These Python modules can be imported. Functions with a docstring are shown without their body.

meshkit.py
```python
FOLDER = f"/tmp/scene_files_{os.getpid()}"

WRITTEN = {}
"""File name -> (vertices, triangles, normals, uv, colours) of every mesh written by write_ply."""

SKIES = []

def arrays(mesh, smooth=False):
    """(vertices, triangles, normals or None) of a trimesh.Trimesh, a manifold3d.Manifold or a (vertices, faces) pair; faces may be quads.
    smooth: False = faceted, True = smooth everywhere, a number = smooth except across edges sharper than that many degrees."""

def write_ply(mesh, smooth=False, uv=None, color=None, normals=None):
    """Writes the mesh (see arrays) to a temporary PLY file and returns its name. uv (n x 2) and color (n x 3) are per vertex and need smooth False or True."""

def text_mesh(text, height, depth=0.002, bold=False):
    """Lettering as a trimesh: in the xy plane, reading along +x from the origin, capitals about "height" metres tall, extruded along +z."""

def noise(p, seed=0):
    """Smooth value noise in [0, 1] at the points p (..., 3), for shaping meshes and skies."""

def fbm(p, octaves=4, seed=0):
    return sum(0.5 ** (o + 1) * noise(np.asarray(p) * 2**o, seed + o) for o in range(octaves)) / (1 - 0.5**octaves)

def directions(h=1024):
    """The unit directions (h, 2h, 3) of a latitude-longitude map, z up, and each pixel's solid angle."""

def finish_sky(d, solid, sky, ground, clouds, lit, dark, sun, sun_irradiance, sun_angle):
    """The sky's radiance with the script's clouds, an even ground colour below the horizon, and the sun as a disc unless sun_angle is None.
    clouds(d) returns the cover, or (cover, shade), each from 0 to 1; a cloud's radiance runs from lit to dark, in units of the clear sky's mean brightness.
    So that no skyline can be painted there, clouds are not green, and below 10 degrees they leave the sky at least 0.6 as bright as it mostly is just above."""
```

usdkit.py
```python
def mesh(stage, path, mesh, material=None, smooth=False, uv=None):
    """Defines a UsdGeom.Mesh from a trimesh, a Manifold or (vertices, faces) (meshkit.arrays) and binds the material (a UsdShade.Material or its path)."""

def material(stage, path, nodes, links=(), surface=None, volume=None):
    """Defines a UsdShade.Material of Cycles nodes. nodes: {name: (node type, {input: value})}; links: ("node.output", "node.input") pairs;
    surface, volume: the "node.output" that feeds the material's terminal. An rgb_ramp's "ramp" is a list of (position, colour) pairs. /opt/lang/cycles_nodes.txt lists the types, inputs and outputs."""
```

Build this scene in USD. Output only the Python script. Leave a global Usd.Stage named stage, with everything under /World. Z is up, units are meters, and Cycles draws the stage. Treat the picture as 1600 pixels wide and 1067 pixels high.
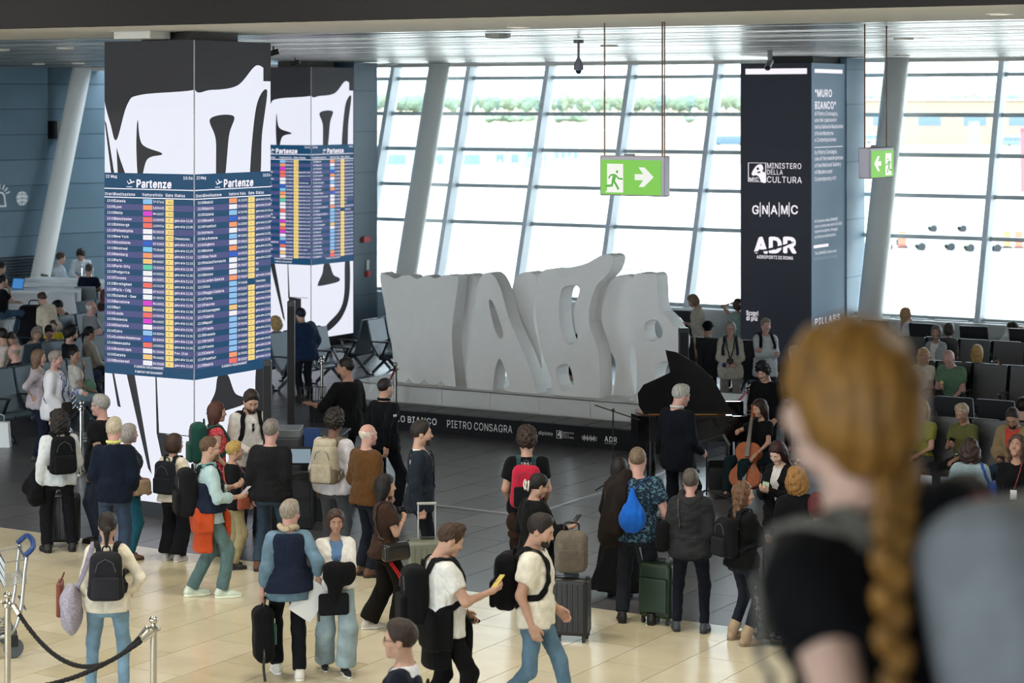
import math, random, zlib
import numpy as np, trimesh, usdkit, meshkit
import manifold3d as m3
from shapely.geometry import Polygon, box as sbox, Point, LineString
from shapely import affinity
from pxr import Usd, UsdGeom, UsdLux, UsdShade, Gf, Sdf

stage = Usd.Stage.CreateInMemory()
UsdGeom.SetStageUpAxis(stage, 'Z'); UsdGeom.SetStageMetersPerUnit(stage, 1.0)
stage.DefinePrim('/World', 'Xform'); stage.DefinePrim('/World/Looks', 'Scope')

# ---------------- camera, sky, sun, lamps, exposure ----------------
F, TH, HZ, H = 3400.0, math.radians(31.0), 163.0, 5.2        # focal length in pixels of the 1600 wide frame, yaw, horizon row, eye height
FWD = np.array([-math.sin(TH), math.cos(TH), 0.0]); RT = np.array([math.cos(TH), math.sin(TH), 0.0]); UP = np.array([0, 0, 1.0])
EYE = np.array([0, 0, H])
EXPO = 1.5
cam = UsdGeom.Camera.Define(stage, '/World/camera')
cam.CreateHorizontalApertureAttr(36.0); cam.CreateVerticalApertureAttr(36.0 * 1067 / 1600)
cam.CreateFocalLengthAttr(F * 36.0 / 1600)
cam.CreateVerticalApertureOffsetAttr(-(533.5 - HZ) * 36.0 / 1600)
cam.CreateFStopAttr(2.6); cam.CreateFocusDistanceAttr(24.0)
cam.CreateExposureAttr(EXPO)
cam.CreateClippingRangeAttr(Gf.Vec2f(0.1, 20000))
_m = Gf.Matrix4d(1.0)
for _i, _a in enumerate((RT, UP, -FWD)):
    _m.SetRow(_i, Gf.Vec4d(*map(float, _a), 0.0))
_m.SetRow(3, Gf.Vec4d(0, 0, H, 1))
cam.AddTransformOp().Set(_m)

dome = UsdLux.DomeLight.Define(stage, '/World/sky_dome')
dome.CreateColorAttr(Gf.Vec3f(0.80, 0.91, 1.0)); dome.CreateIntensityAttr(0.95)
sun = UsdLux.DistantLight.Define(stage, '/World/sun')
sun.CreateColorAttr(Gf.Vec3f(1.0, 0.95, 0.88)); sun.CreateIntensityAttr(4.0); sun.CreateAngleAttr(0.6)
sun.AddRotateXYZOp().Set(Gf.Vec3f(28, 14, 0))
def rect_light(name, x, y, z, w, h, power, col):
    l = UsdLux.RectLight.Define(stage, '/World/' + name)
    l.CreateWidthAttr(w); l.CreateHeightAttr(h); l.CreateIntensityAttr(power); l.CreateColorAttr(Gf.Vec3f(*col))
    l.AddTranslateOp().Set(Gf.Vec3d(x, y, z)); return l
for _i, (_x, _y) in enumerate(((-19, 16.5), (-12, 16.5), (-5, 16.5), (-15, 10.0), (-8, 10.0), (-1, 9.0))):
    rect_light('hall_lamp_%03d' % (_i + 1), _x, _y, 7.9, 2.4, 0.5, 23.0, (1.0, 0.93, 0.80))
for _i, (_x, _y) in enumerate(((-26, 21.3), (-21, 21.3), (-14.5, 21.3), (-9.5, 21.3), (-4.5, 21.3))):
    rect_light('soffit_lamp_%03d' % (_i + 1), _x, _y, 6.10, 1.2, 0.25, 7.0, (1.0, 0.9, 0.75))

# ---------------- helpers ----------------
def ray(x, y): return FWD + (x - 800) / F * RT + (HZ - y) / F * UP
def G(x, y, z=0.0): r = ray(x, y); return EYE + r * (z - H) / r[2]
def DP(x, y, d): return EYE + ray(x, y) * d
def onY(x, y, Y): r = ray(x, y); return EYE + r * Y / r[1]
def onX(x, y, X): r = ray(x, y); return EYE + r * X / r[0]
def depth(p): return float((np.asarray(p) - EYE) @ FWD)

def lin(c):
    if isinstance(c, str):
        c = c.lstrip('#'); c = [int(c[i:i + 2], 16) / 255 for i in (0, 2, 4)]
    return tuple(x / 12.92 if x <= 0.04045 else ((x + 0.055) / 1.055) ** 2.4 for x in c)

_mats = {}
def _mname(kind, *a): return '/World/Looks/' + kind + '_%08x' % zlib.crc32(repr(a).encode())
def mat(c, rough=0.5, metal=0.0, spec=0.5, noise=0.0, nscale=8.0, bump=0.0, bscale=40.0, coat=0.0, trans=0.0, sheen=0.0, kind='surface'):
    """plain surface: base colour with a little tonal noise, optional fine relief"""
    p = _mname(kind, c, rough, metal, spec, noise, nscale, bump, bscale, coat, trans, sheen)
    if p in _mats: return _mats[p]
    l = np.array(lin(c))
    n = {'p': ('principled_bsdf', {'base_color': tuple(l), 'roughness': rough, 'metallic': metal, 'specular_ior_level': spec, 'coat_weight': coat, 'transmission_weight': trans, 'sheen_weight': sheen, 'sheen_roughness': 0.5})}
    k = []
    if noise or bump:
        n['tc'] = ('texture_coordinate', {})
    if noise:
        n['n'] = ('noise_texture', {'scale': nscale, 'detail': 4.0})
        n['r'] = ('rgb_ramp', {'ramp': [(0.25, tuple(l * (1 - noise))), (0.75, tuple(np.minimum(l * (1 + noise), 1)))]})
        k += [('tc.object', 'n.vector'), ('n.fac', 'r.fac'), ('r.color', 'p.base_color')]
    if bump:
        n['bn'] = ('noise_texture', {'scale': bscale, 'detail': 3.0}); n['b'] = ('bump', {'strength': bump, 'distance': 0.01})
        k += [('tc.object', 'bn.vector'), ('bn.fac', 'b.height'), ('b.normal', 'p.normal')]
    _mats[p] = usdkit.material(stage, p, n, k, surface='p.BSDF')
    return _mats[p]
def cloth(c, noise=0.14, fold=0.5, weave=0.0, sheen=0.15):
    """woven fabric: tonal noise, soft creases as relief"""
    p = _mname('cloth', c, noise, fold, weave, sheen)
    if p in _mats: return _mats[p]
    l = np.array(lin(c))
    n = {'tc': ('texture_coordinate', {}), 'mp': ('mapping', {'scale': (1.0, 1.0, 0.45)}),
         'p': ('principled_bsdf', {'roughness': 0.9, 'specular_ior_level': 0.12, 'sheen_weight': sheen * (0.15 if max(l) < 0.05 else 0.6), 'sheen_roughness': 0.5}),
         'n': ('noise_texture', {'scale': 14.0, 'detail': 5.0, 'roughness': 0.6}),
         'r': ('rgb_ramp', {'ramp': [(0.3, tuple(l * (1 - noise))), (0.7, tuple(np.minimum(l * (1 + noise), 1)))]}),
         'bn': ('noise_texture', {'scale': 13.0, 'detail': 2.5, 'distortion': 1.4}), 'b': ('bump', {'strength': fold, 'distance': 0.03})}
    k = [('tc.object', 'n.vector'), ('n.fac', 'r.fac'), ('r.color', 'p.base_color'), ('tc.object', 'mp.vector'), ('mp.vector', 'bn.vector'), ('bn.fac', 'b.height'), ('b.normal', 'p.normal')]
    _mats[p] = usdkit.material(stage, p, n, k, surface='p.BSDF')
    return _mats[p]
def pattern(c1, c2, scale=30.0, th=0.55, stripes=False, c3=None):
    """printed fabric: c2 motifs on c1"""
    p = _mname('print', c1, c2, scale, th, stripes, c3)
    if p in _mats: return _mats[p]
    n = {'tc': ('texture_coordinate', {}), 'p': ('principled_bsdf', {'roughness': 0.85, 'specular_ior_level': 0.2}),
         'n': ('wave_texture', {'scale': scale, 'bands_direction': 'x'}) if stripes else ('noise_texture', {'scale': scale, 'detail': 1.0, 'distortion': 0.6}),
         'r': ('rgb_ramp', {'ramp': [(0.0, lin(c1)), (th - 0.02, lin(c1)), (th + 0.02, lin(c2)), (1.0, lin(c3 or c2))]})}
    k = [('tc.object', 'n.vector'), ('n.fac', 'r.fac'), ('r.color', 'p.base_color')]
    _mats[p] = usdkit.material(stage, p, n, k, surface='p.BSDF')
    return _mats[p]
def hairmat(c, streak=0.45):
    p = _mname('hair', c, streak)
    if p in _mats: return _mats[p]
    l = np.array(lin(c))
    n = {'tc': ('texture_coordinate', {}), 'mp': ('mapping', {'scale': (1.0, 1.0, 0.18)}),
         'p': ('principled_bsdf', {'roughness': 0.55, 'specular_ior_level': 0.35}),
         'n': ('noise_texture', {'scale': 95.0, 'detail': 3.0}),
         'r': ('rgb_ramp', {'ramp': [(0.3, tuple(l * (1 - streak))), (0.7, tuple(np.minimum(l * (1 + streak), 1)))]}),
         'b': ('bump', {'strength': 0.5, 'distance': 0.01})}
    k = [('tc.object', 'mp.vector'), ('mp.vector', 'n.vector'), ('n.fac', 'r.fac'), ('r.color', 'p.base_color'), ('n.fac', 'b.height'), ('b.normal', 'p.normal')]
    _mats[p] = usdkit.material(stage, p, n, k, surface='p.BSDF')
    return _mats[p]
def emit(c, k=1.0):
    """a lit screen or lamp whose colour shows as c at this exposure when k = 1"""
    p = _mname('lit', c, k)
    if p in _mats: return _mats[p]
    l = lin(c); mx = max(max(l), 1e-4)
    _mats[p] = usdkit.material(stage, p, {'p': ('principled_bsdf', {'base_color': (0.02, 0.02, 0.02), 'roughness': 0.5, 'specular_ior_level': 0.1, 'emission_color': tuple(x / mx for x in l), 'emission_strength': k * mx / 2 ** EXPO})}, surface='p.BSDF')
    return _mats[p]

def cat(ms):
    """joins (vertices, triangles) pairs or trimeshes"""
    vs, fs, n = [], [], 0
    for m in ms:
        v, f = (np.asarray(m.vertices), np.asarray(m.faces)) if hasattr(m, 'faces') else m
        vs.append(np.asarray(v, float)); fs.append(np.asarray(f) + n); n += len(v)
    return (np.vstack(vs), np.vstack(fs)) if vs else (np.zeros((0, 3)), np.zeros((0, 3), int))
_BF = np.array([[0, 2, 1], [0, 3, 2], [4, 5, 6], [4, 6, 7], [0, 1, 5], [0, 5, 4], [1, 2, 6], [1, 6, 5], [2, 3, 7], [2, 7, 6], [3, 0, 4], [3, 4, 7]])
def bx(x0, x1, y0, y1, z0, z1):
    return np.array([[x0, y0, z0], [x1, y0, z0], [x1, y1, z0], [x0, y1, z0], [x0, y0, z1], [x1, y0, z1], [x1, y1, z1], [x0, y1, z1]], float), _BF
def bxc(c, s): return bx(c[0] - s[0] / 2, c[0] + s[0] / 2, c[1] - s[1] / 2, c[1] + s[1] / 2, c[2] - s[2] / 2, c[2] + s[2] / 2)
def rbox(c, s, r=0.02, seg=3):
    """box with rounded edges"""
    r = min(r, min(s) * 0.49); a = np.array(s) / 2 - r
    sp = m3.Manifold.sphere(r, 4 * seg)
    mm = m3.Manifold.batch_hull([sp.translate([float(i * a[0] + c[0]), float(j * a[1] + c[1]), float(k * a[2] + c[2])]) for i in (-1, 1) for j in (-1, 1) for k in (-1, 1)]).to_mesh()
    return np.array(mm.vert_properties[:, :3]), np.array(mm.tri_verts)
def xf(m, M=None, t=None):
    v, f = (m.vertices, m.faces) if hasattr(m, 'faces') else m
    v = np.asarray(v, float)
    if M is not None: v = v @ np.asarray(M, float).T
    if t is not None: v = v + np.asarray(t, float)
    if M is not None and np.linalg.det(M) < 0: f = np.asarray(f)[:, ::-1]
    return v, f
def Rz(a): c, s = math.cos(a), math.sin(a); return np.array([[c, -s, 0], [s, c, 0], [0, 0, 1.0]])
def Rx(a): c, s = math.cos(a), math.sin(a); return np.array([[1.0, 0, 0], [0, c, -s], [0, s, c]])
def Ry(a): c, s = math.cos(a), math.sin(a); return np.array([[c, 0, s], [0, 1.0, 0], [-s, 0, c]])
def nrm(v): v = np.asarray(v, float); return v / (np.linalg.norm(v) + 1e-12)
def frame(d, ref=(0, 0, 1)):
    d = nrm(d); ref = np.asarray(ref, float)
    if abs(d @ nrm(ref)) > 0.97: ref = np.array([1.0, 0, 0])
    a = nrm(np.cross(ref, d)); return a, np.cross(d, a), d
def tube(pts, r, n=8, ref=(0, 0, 1), cap=True, flat=1.0):
    """swept tube along a polyline; r one radius or one per point; flat squeezes the second axis"""
    p = np.asarray(pts, float); rr = np.broadcast_to(np.asarray(r, float), (len(p),))
    t = np.gradient(p, axis=0); t /= np.linalg.norm(t, axis=1, keepdims=True) + 1e-12
    a, b, _ = frame(t[0], ref); A = [a]
    for i in range(1, len(p)):
        a = A[-1] - t[i] * (A[-1] @ t[i]); A.append(nrm(a))
    A = np.array(A); B = np.cross(t, A); an = np.arange(n) * 2 * math.pi / n
    v = p[:, None] + rr[:, None, None] * (np.cos(an)[None, :, None] * A[:, None] + flat * np.sin(an)[None, :, None] * B[:, None])
    i, j = np.meshgrid(np.arange(len(p) - 1), np.arange(n), indexing='ij')
    q = np.stack([i * n + j, i * n + (j + 1) % n, (i + 1) * n + (j + 1) % n, (i + 1) * n + j], -1).reshape(-1, 4)
    v = v.reshape(-1, 3); f = np.vstack([q[:, [0, 1, 2]], q[:, [0, 2, 3]]])
    if cap:
        k = len(v); v = np.vstack([v, p[:1], p[-1:]]); j = np.arange(n); e = (len(p) - 1) * n
        f = np.vstack([f, np.stack([np.full(n, k), (j + 1) % n, j], 1), np.stack([np.full(n, k + 1), e + j, e + (j + 1) % n], 1)])
    return v, f
def bar(a, b, r, n=8): return tube([a, b], r, n)
def beam(a, b, w, h, ref=(0, 0, 1)):
    """rectangular bar from a to b, w across, h along ref"""
    a, b = np.asarray(a, float), np.asarray(b, float); x, y, d = frame(b - a, ref)
    v = [p + i * w / 2 * x + j * h / 2 * y for p in (a, b) for i, j in ((-1, -1), (1, -1), (1, 1), (-1, 1))]
    return np.array(v), _BF
def lathe(prof, n=20, c=(0, 0, 0)):
    """profile of (radius, z)"""
    pr = np.asarray(prof, float); an = np.arange(n) * 2 * math.pi / n
    v = np.stack([pr[:, None, 0] * np.cos(an), pr[:, None, 0] * np.sin(an), np.broadcast_to(pr[:, None, 1], (len(pr), n))], -1).reshape(-1, 3) + np.asarray(c, float)
    i, j = np.meshgrid(np.arange(len(pr) - 1), np.arange(n), indexing='ij')
    q = np.stack([i * n + j, i * n + (j + 1) % n, (i + 1) * n + (j + 1) % n, (i + 1) * n + j], -1).reshape(-1, 4)
    return v, np.vstack([q[:, [0, 1, 2]], q[:, [0, 2, 3]]])
def ball(c, r, n=10):
    s = np.linspace(-math.pi / 2, math.pi / 2, n); r = np.broadcast_to(np.asarray(r, float), (3,))
    v, f = lathe(np.stack([np.cos(s), np.sin(s)], 1), 2 * n); return v * r + np.asarray(c, float), f
def prism(poly, d):
    """shapely polygon in xy pushed to thickness d in z"""
    gs = getattr(poly, 'geoms', [poly]); return cat([trimesh.creation.extrude_polygon(g, d, engine='earcut') for g in gs if g.area > 1e-7])
def face(m, o, ux, uy, n=None):
    """places a flat mesh (x, y, z) at o with x along ux, y along uy"""
    ux, uy = nrm(ux), nrm(uy); n = np.cross(ux, uy)
    return xf(m, np.stack([ux, uy, n], 1), o)

_count = {}
def path_for(name, parent):
    base = parent or '/World'
    k = (base, name); i = _count.get(k, -1) + 1; _count[k] = i
    return base + '/' + (name if i == 0 else '%s_%03d' % (name, i))
def pp(prim): return str(prim.GetPath()) if prim is not None else None
def tag(prim, label=None, category=None, group=None, kind=None):
    for k, v in (('label', label), ('category', category), ('group', group), ('kind', kind)):
        if v: prim.SetCustomDataByKey(k, v)
    return prim
def obj(name, m, material, parent=None, smooth=False, label=None, cat_=None, group=None, kind=None):
    g = usdkit.mesh(stage, path_for(name, pp(parent)), m, material, smooth=smooth)
    return tag(g.GetPrim(), label, cat_, group, kind)
def thing(name, label=None, category=None, loc=(0, 0, 0), rz=0.0, group=None, kind=None, parent=None):
    x = UsdGeom.Xform.Define(stage, path_for(name, pp(parent)))
    x.AddTranslateOp().Set(Gf.Vec3d(*map(float, loc)))
    if rz: x.AddRotateZOp().Set(math.degrees(rz))
    return tag(x.GetPrim(), label, category, group, kind)
def dup(src, name, label, category, loc, rz=0.0, group=None, scale=None):
    x = UsdGeom.Xform.Define(stage, path_for(name, None)); p = x.GetPrim()
    p.GetReferences().AddInternalReference(src.GetPath())
    x.ClearXformOpOrder()
    x.AddTranslateOp(opSuffix='c').Set(Gf.Vec3d(*map(float, loc))); x.AddRotateZOp(opSuffix='c').Set(math.degrees(rz))
    p.SetInstanceable(True)
    return tag(p, label, category, group)

_glyph = {}
def text(s, h, depth_=0.002, bold=True, gap=0.14, width=None):
    """lettering in the xy plane, baseline at y = 0, capitals h tall"""
    x, out = 0.0, []
    for ch in s:
        if ch == ' ': x += 0.33; continue
        if (ch, bold) not in _glyph:
            g = meshkit.text_mesh(ch, 1.0, 0.05, bold); _f = np.asarray(g.faces)[g.face_normals[:, 2] > .5]; _u, _i = np.unique(_f, return_inverse=True); _glyph[ch, bold] = (np.asarray(g.vertices)[_u], _i.reshape(-1, 3), float(g.bounds[1][0]))
        v, f, w = _glyph[ch, bold]; out.append((v + [x, 0, 0], f)); x += w + gap
    v, f = cat(out); v = v.copy(); k = 1.0 if width is None else width / (x * h)
    v[:, :2] *= h; v[:, 0] *= k; v[:, 2] *= depth_ / 0.05
    return v, f
# ---------------- floor ----------------
CEIL = 6.12
M_pale = [mat(c, 0.2, noise=0.07, nscale=3.0, spec=0.5) for c in ('#d6cdb2', '#d1c8ab', '#dad2ba', '#cfc5a6')]
M_dark = [mat(c, 0.3, noise=0.10, nscale=2.5, spec=0.4) for c in ('#55555a', '#4f5056', '#5a5a5f')]
rng = random.Random(3)
fl = thing('floor', 'polished floor of pale stone tiles in front and dark grey tiles behind', None, kind='structure')
YB, TX, TY = 19.70, 0.6125, 1.225
obj('screed', bx(-60, 20, -30, YB, -0.3, -0.010), mat('#6f664e', 0.6), fl)
obj('screed', bx(-60, 20, YB, 43.0, -0.3, -0.010), mat('#3a3b40', 0.5), fl)
def tilebox(x0, y0, w=TX, l=TY, g=0.004): return bx(x0 + g, x0 + w - g, y0 + g, y0 + l - g, -0.012, 0.0)
X0 = -9.10
for i in range(-22, 9):
    for j in range(5):
        y = YB - TY * (j + 1) - (TY / 2 if i % 2 else 0)
        obj('tile', tilebox(X0 + i * TX, y), rng.choice(M_pale), fl)
    if i % 2: obj('tile', tilebox(X0 + i * TX, YB - TY / 2, l=TY / 2), rng.choice(M_pale), fl)
far = [[], [], []]
for i in range(-54, 25):
    for j in range(17):
        y = YB + TY * j - (TY / 2 if i % 2 else 0); l = TY
        if y < YB: y, l = YB, TY / 2
        if i % 1 == 0 and -22 <= i < 5 and j < 8: obj('tile', tilebox(X0 + i * TX, y, l=l), rng.choice(M_dark), fl)
        else: far[rng.randrange(3)].append(tilebox(X0 + i * TX, y, l=l))
for k in range(3): obj('tile_field', cat(far[k]), M_dark[k], fl, kind='stuff')
near = [tilebox(X0 + i * TX, YB - TY * (j + 1) - (TY / 2 if i % 2 else 0)) for i in range(-54, 25) for j in range(12) if not (-22 <= i < 9 and j < 5)]
obj('tile_field', cat(near), M_pale[0], fl, kind='stuff')
a, b, c = np.array([-17.6, 23.65, 0.006]), np.array([-13.98, 23.65, 0.006]), np.array([-13.98, 27.6, 0.006])
st = thing('cable_cover', 'pale metal strip marking the corner of the performance area on the dark floor', 'floor strip')
obj('strip', beam(a, b, 0.05, 0.012), mat('#b9b9bb', 0.3, 0.6), st); obj('strip', beam(b, c, 0.05, 0.012), mat('#b9b9bb', 0.3, 0.6), st)

# ---------------- ceiling ----------------
ce = thing('ceiling', 'ceiling with dark bulkhead, plain cream soffit and polished metal slats', None, kind='structure')
obj('bulkhead', bx(-70, 16, 19.45, 19.60, CEIL, 8.2), mat('#2c2b2c', 0.9, spec=0.05), ce)
obj('upper_roof', bx(-70, 16, -22, 19.6, 8.1, 8.4), mat('#b8b2a6', 0.8), ce)
obj('soffit', bx(-70, 16, 19.60, 22.95, CEIL, CEIL + 0.12), mat('#f8f4e8', 0.7), ce)
obj('backing', bx(-70, 16, 22.9, 42.6, CEIL + 0.22, CEIL + 0.4), mat('#8a8a88', 0.8), ce)
M_slat = [mat(c, r, 0.85) for c, r in (('#9c9994', 0.26), ('#92908c', 0.3), ('#a6a39c', 0.22))]
y = 23.0
while y < 42.0:
    v, f = bxc((0, 0, 0), (62, 0.185, 0.03))
    v = v @ Rx(math.radians(rng.uniform(-1.1, 1.1))).T @ Ry(math.radians(rng.uniform(-0.02, 0.02))).T
    obj('slat', (v + [-22, y + 0.095, CEIL + 0.03 + rng.uniform(-0.006, 0.006)], f), rng.choice(M_slat), ce)
    y += 0.2
obj('edge_beam', bx(-70, 16, 41.95, 42.62, CEIL - 0.06, CEIL + 0.1), mat('#e2ded4', 0.5), ce)
def downlight(x, y, label):
    t = thing('downlight', label, 'ceiling light', (x, y, CEIL), group=None)
    obj('ring', lathe([(0.10, 0.02), (0.14, 0.02), (0.14, -0.012), (0.10, -0.012), (0.10, 0.02)], 20), mat('#e8e4da', 0.4), t)
    obj('lens', lathe([(0.001, -0.004), (0.10, -0.004)], 20), emit('#fff4e0', 2.2), t)
for px, py, lb in ((60, 100, 'small lit downlight at the far left end of the slatted ceiling'), (102, 75, 'lit downlight in the ceiling left of the near departures pillar'), (2, 78, 'lit downlight cut by the left edge of the frame'), (122, 99, 'faint lit downlight beside the head of the left leaning column'),
                   (952, 72, 'lit downlight between the dome camera and the hanging green exit sign'), (1412, 61, 'lit downlight right of the hanging arrow-left exit sign cables'), (1562, 21, 'brightest lit downlight in the cream soffit at top right'), (810, 42, 'lit downlight in the cream soffit at top centre'), (1410, 87, 'small lit downlight above the right leaning column'), (612, 100, 'small lit downlight above the window next to the far departures pillar')):
    p = G(px, py, CEIL); downlight(p[0], p[1], lb)
p = G(222, 49, CEIL)
t = thing('access_panel', 'white boxed hatch hanging below the soffit above the near departures pillar', 'hatch', (p[0], p[1], CEIL))
obj('panel', rbox((0, 0, -0.05), (0.6, 0.4, 0.1), 0.015), mat('#d9d7d0', 0.5), t); obj('frame', bxc((0, 0, -0.005), (0.7, 0.5, 0.01)), mat('#bdbbb5', 0.5), t)
p = G(778, 52, CEIL)
t = thing('ceiling_speaker', 'small round grey speaker under the cream soffit at top centre', 'speaker', (p[0], p[1], CEIL))
obj('housing', lathe([(0.001, -0.06), (0.16, -0.06), (0.17, 0)], 20), mat('#a9a8a6', 0.5), t); obj('grille', lathe([(0.001, -0.064), (0.13, -0.064)], 20), mat('#83827f', 0.6), t)

# ---------------- facade ----------------
FY0, FK, SILL = 42.5, 0.29, 1.0
def fy(z): return FY0 + FK * (z - 6.1)
M_mull, M_tran = mat('#d3dee6', 0.4), mat('#b4bfc2', 0.45)
gl = usdkit.material(stage, '/World/Looks/window_glass', {'t': ('transparent_bsdf', {'color': (0.97, 0.99, 0.99)}), 'g': ('glossy_bsdf', {'roughness': 0.02, 'color': (1, 1, 1)}), 'f': ('fresnel', {'IOR': 1.35}), 'm': ('mix_closure', {})},
                     [('f.fac', 'm.fac'), ('t.BSDF', 'm.closure1'), ('g.BSDF', 'm.closure2')], surface='m.closure')
TR = [SILL, 2.56, 3.37, 4.18, 4.985, 5.80, 6.2]
xs = [-20.25 + 2.09 * k for k in range(-6, 11)]
def slanted(x0, x1, z0, z1, d0, d1):
    """box lying in the leaning facade, from d0 to d1 in front of the glass line"""
    v = [[x, fy(z) + d, z] for z in (z0, z1) for x, d in ((x0, d0), (x1, d0), (x1, d1), (x0, d1))]
    return np.array(v), _BF
for k in range(len(xs) - 1):
    w = thing('window_%d' % (k + 1), 'leaning floor to ceiling window bay of the airside facade', None, kind='structure')
    a, b = xs[k], xs[k + 1]
    obj('mullion', slanted(a - 0.055, a + 0.055, 0.9, 6.25, -0.30, 0.05), M_mull, w)
    for i in range(len(TR) - 1):
        obj('pane', slanted(a + 0.05, b - 0.05, TR[i], TR[i + 1], -0.008, 0.008), gl, w)
        obj('transom', slanted(a + 0.055, b - 0.055, TR[i] - 0.04, TR[i] + 0.04, -0.12, 0.03), M_tran, w)
wf = thing('wall_facade', 'low white wall under the leaning windows', None, kind='structure')
obj('parapet', bx(-33.2, 16, 40.62, 41.2, -0.1, 0.93), mat('#dfe3e4', 0.6, noise=0.04), wf); obj('ledge', bx(-33.2, 16, 40.55, 41.25, 0.93, 0.975), mat('#e9ecec', 0.4), wf)
rad = thing('trim_1', 'long slotted grille on the window ledge', None, kind='structure')
for i in range(14): obj('grille', bxc((-18.5 + i * 0.8, 40.8, 0.985), (0.7, 0.18, 0.02)), mat('#b9bec0', 0.4, 0.4), rad)
M_col = mat('#dcdcd6', 0.45)
for x, lb in ((-37.95, 'leaning white round column against the blue-grey wall at left'), (-27.1, 'leaning white round column in front of the windows left of the sculpture'), (-16.05, 'leaning white round column right of the information pillar')):
    t = thing('leaning_column', lb, 'column', (x, 0, 0))
    a, b = np.array([0, fy(-0.3) - 0.62, -0.3]), np.array([0, fy(6.3) - 0.62, 6.3])
    obj('shaft', tube([a, a * .5 + b * .5, b], 0.245, 28), M_col, t, smooth=40)
    q = a + (b - a) * 0.05; obj('collar', tube([q, q + (b - a) * 0.012], 0.262, 28), mat('#c9c9c4', 0.4), t, smooth=40)
    if x < -30:
        s = thing('wall_speaker', 'dark boxed loudspeaker fixed beside the left leaning column', 'speaker', (x - 0.55, fy(4.6) - 0.62, 4.55))
        obj('box', rbox((0, 0, 0), (0.42, 0.3, 0.46), 0.02), mat('#15181c', 0.5), s); obj('bracket', bxc((0.3, 0, 0), (0.25, 0.2, 0.5)), mat('#8d9094', 0.5), s)

# ---------------- side walls ----------------
M_wall = [mat(c, 0.55, noise=0.05, nscale=1.5) for c in ('#5f7785', '#647c8a', '#5b7381')]
def panelled(name, o, d, length, zs, xs_, label):
    wl = thing(name, label, None, kind='structure')
    d = nrm([d[0], d[1], 0]); n = np.array([d[1], -d[0], 0])
    def pb(s0, s1, z0, z1, th0, th1): return np.array([o + d * s + n * th + UP * z for z in (z0, z1) for s, th in ((s0, th0), (s1, th0), (s1, th1), (s0, th1))]), _BF[:, ::-1]
    obj('backing', pb(0, length, -0.1, 6.5, -0.2, -0.02), mat('#2b363d', 0.7), wl)
    for i in range(len(xs_) - 1):
        for j in range(len(zs) - 1):
            obj('panel', pb(xs_[i] + 0.006, xs_[i + 1] - 0.006, zs[j] + 0.008, zs[j + 1] - 0.008, -0.02, 0.0), rng.choice(M_wall), wl)
    return wl, d, n
dA = FWD * math.cos(math.radians(43.7)) + RT * math.sin(math.radians(43.7))
endA = DP(75, 163, 55.0); endA[2] = 0
ZW = [0.0, 0.63, 1.27, 1.9, 2.54, 3.17, 3.81, 4.44, 5.08, 5.71, 6.35]
wlA, dA, nA = panelled('wall_left', endA - nrm(dA) * 16, dA, 16.0, ZW, [0, 4, 8, 12, 16], 'blue-grey panelled wall at the left')
dB = FWD * math.cos(math.radians(52)) + RT * math.sin(math.radians(52))
wlB, dB, nB = panelled('wall_far_left', endA + nA * -0.25, dB, 9.0, ZW, [0, 4.5, 9.0], 'recessed blue-grey panelled wall behind the left column')
obj('reveal', cat([beam(endA + nA * -0.3 + UP * z, endA + nA * -0.3 + UP * (z + 6.4), 0.6, 0.05, nA) for z in (0,)]), M_wall[2], wlA)
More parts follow.
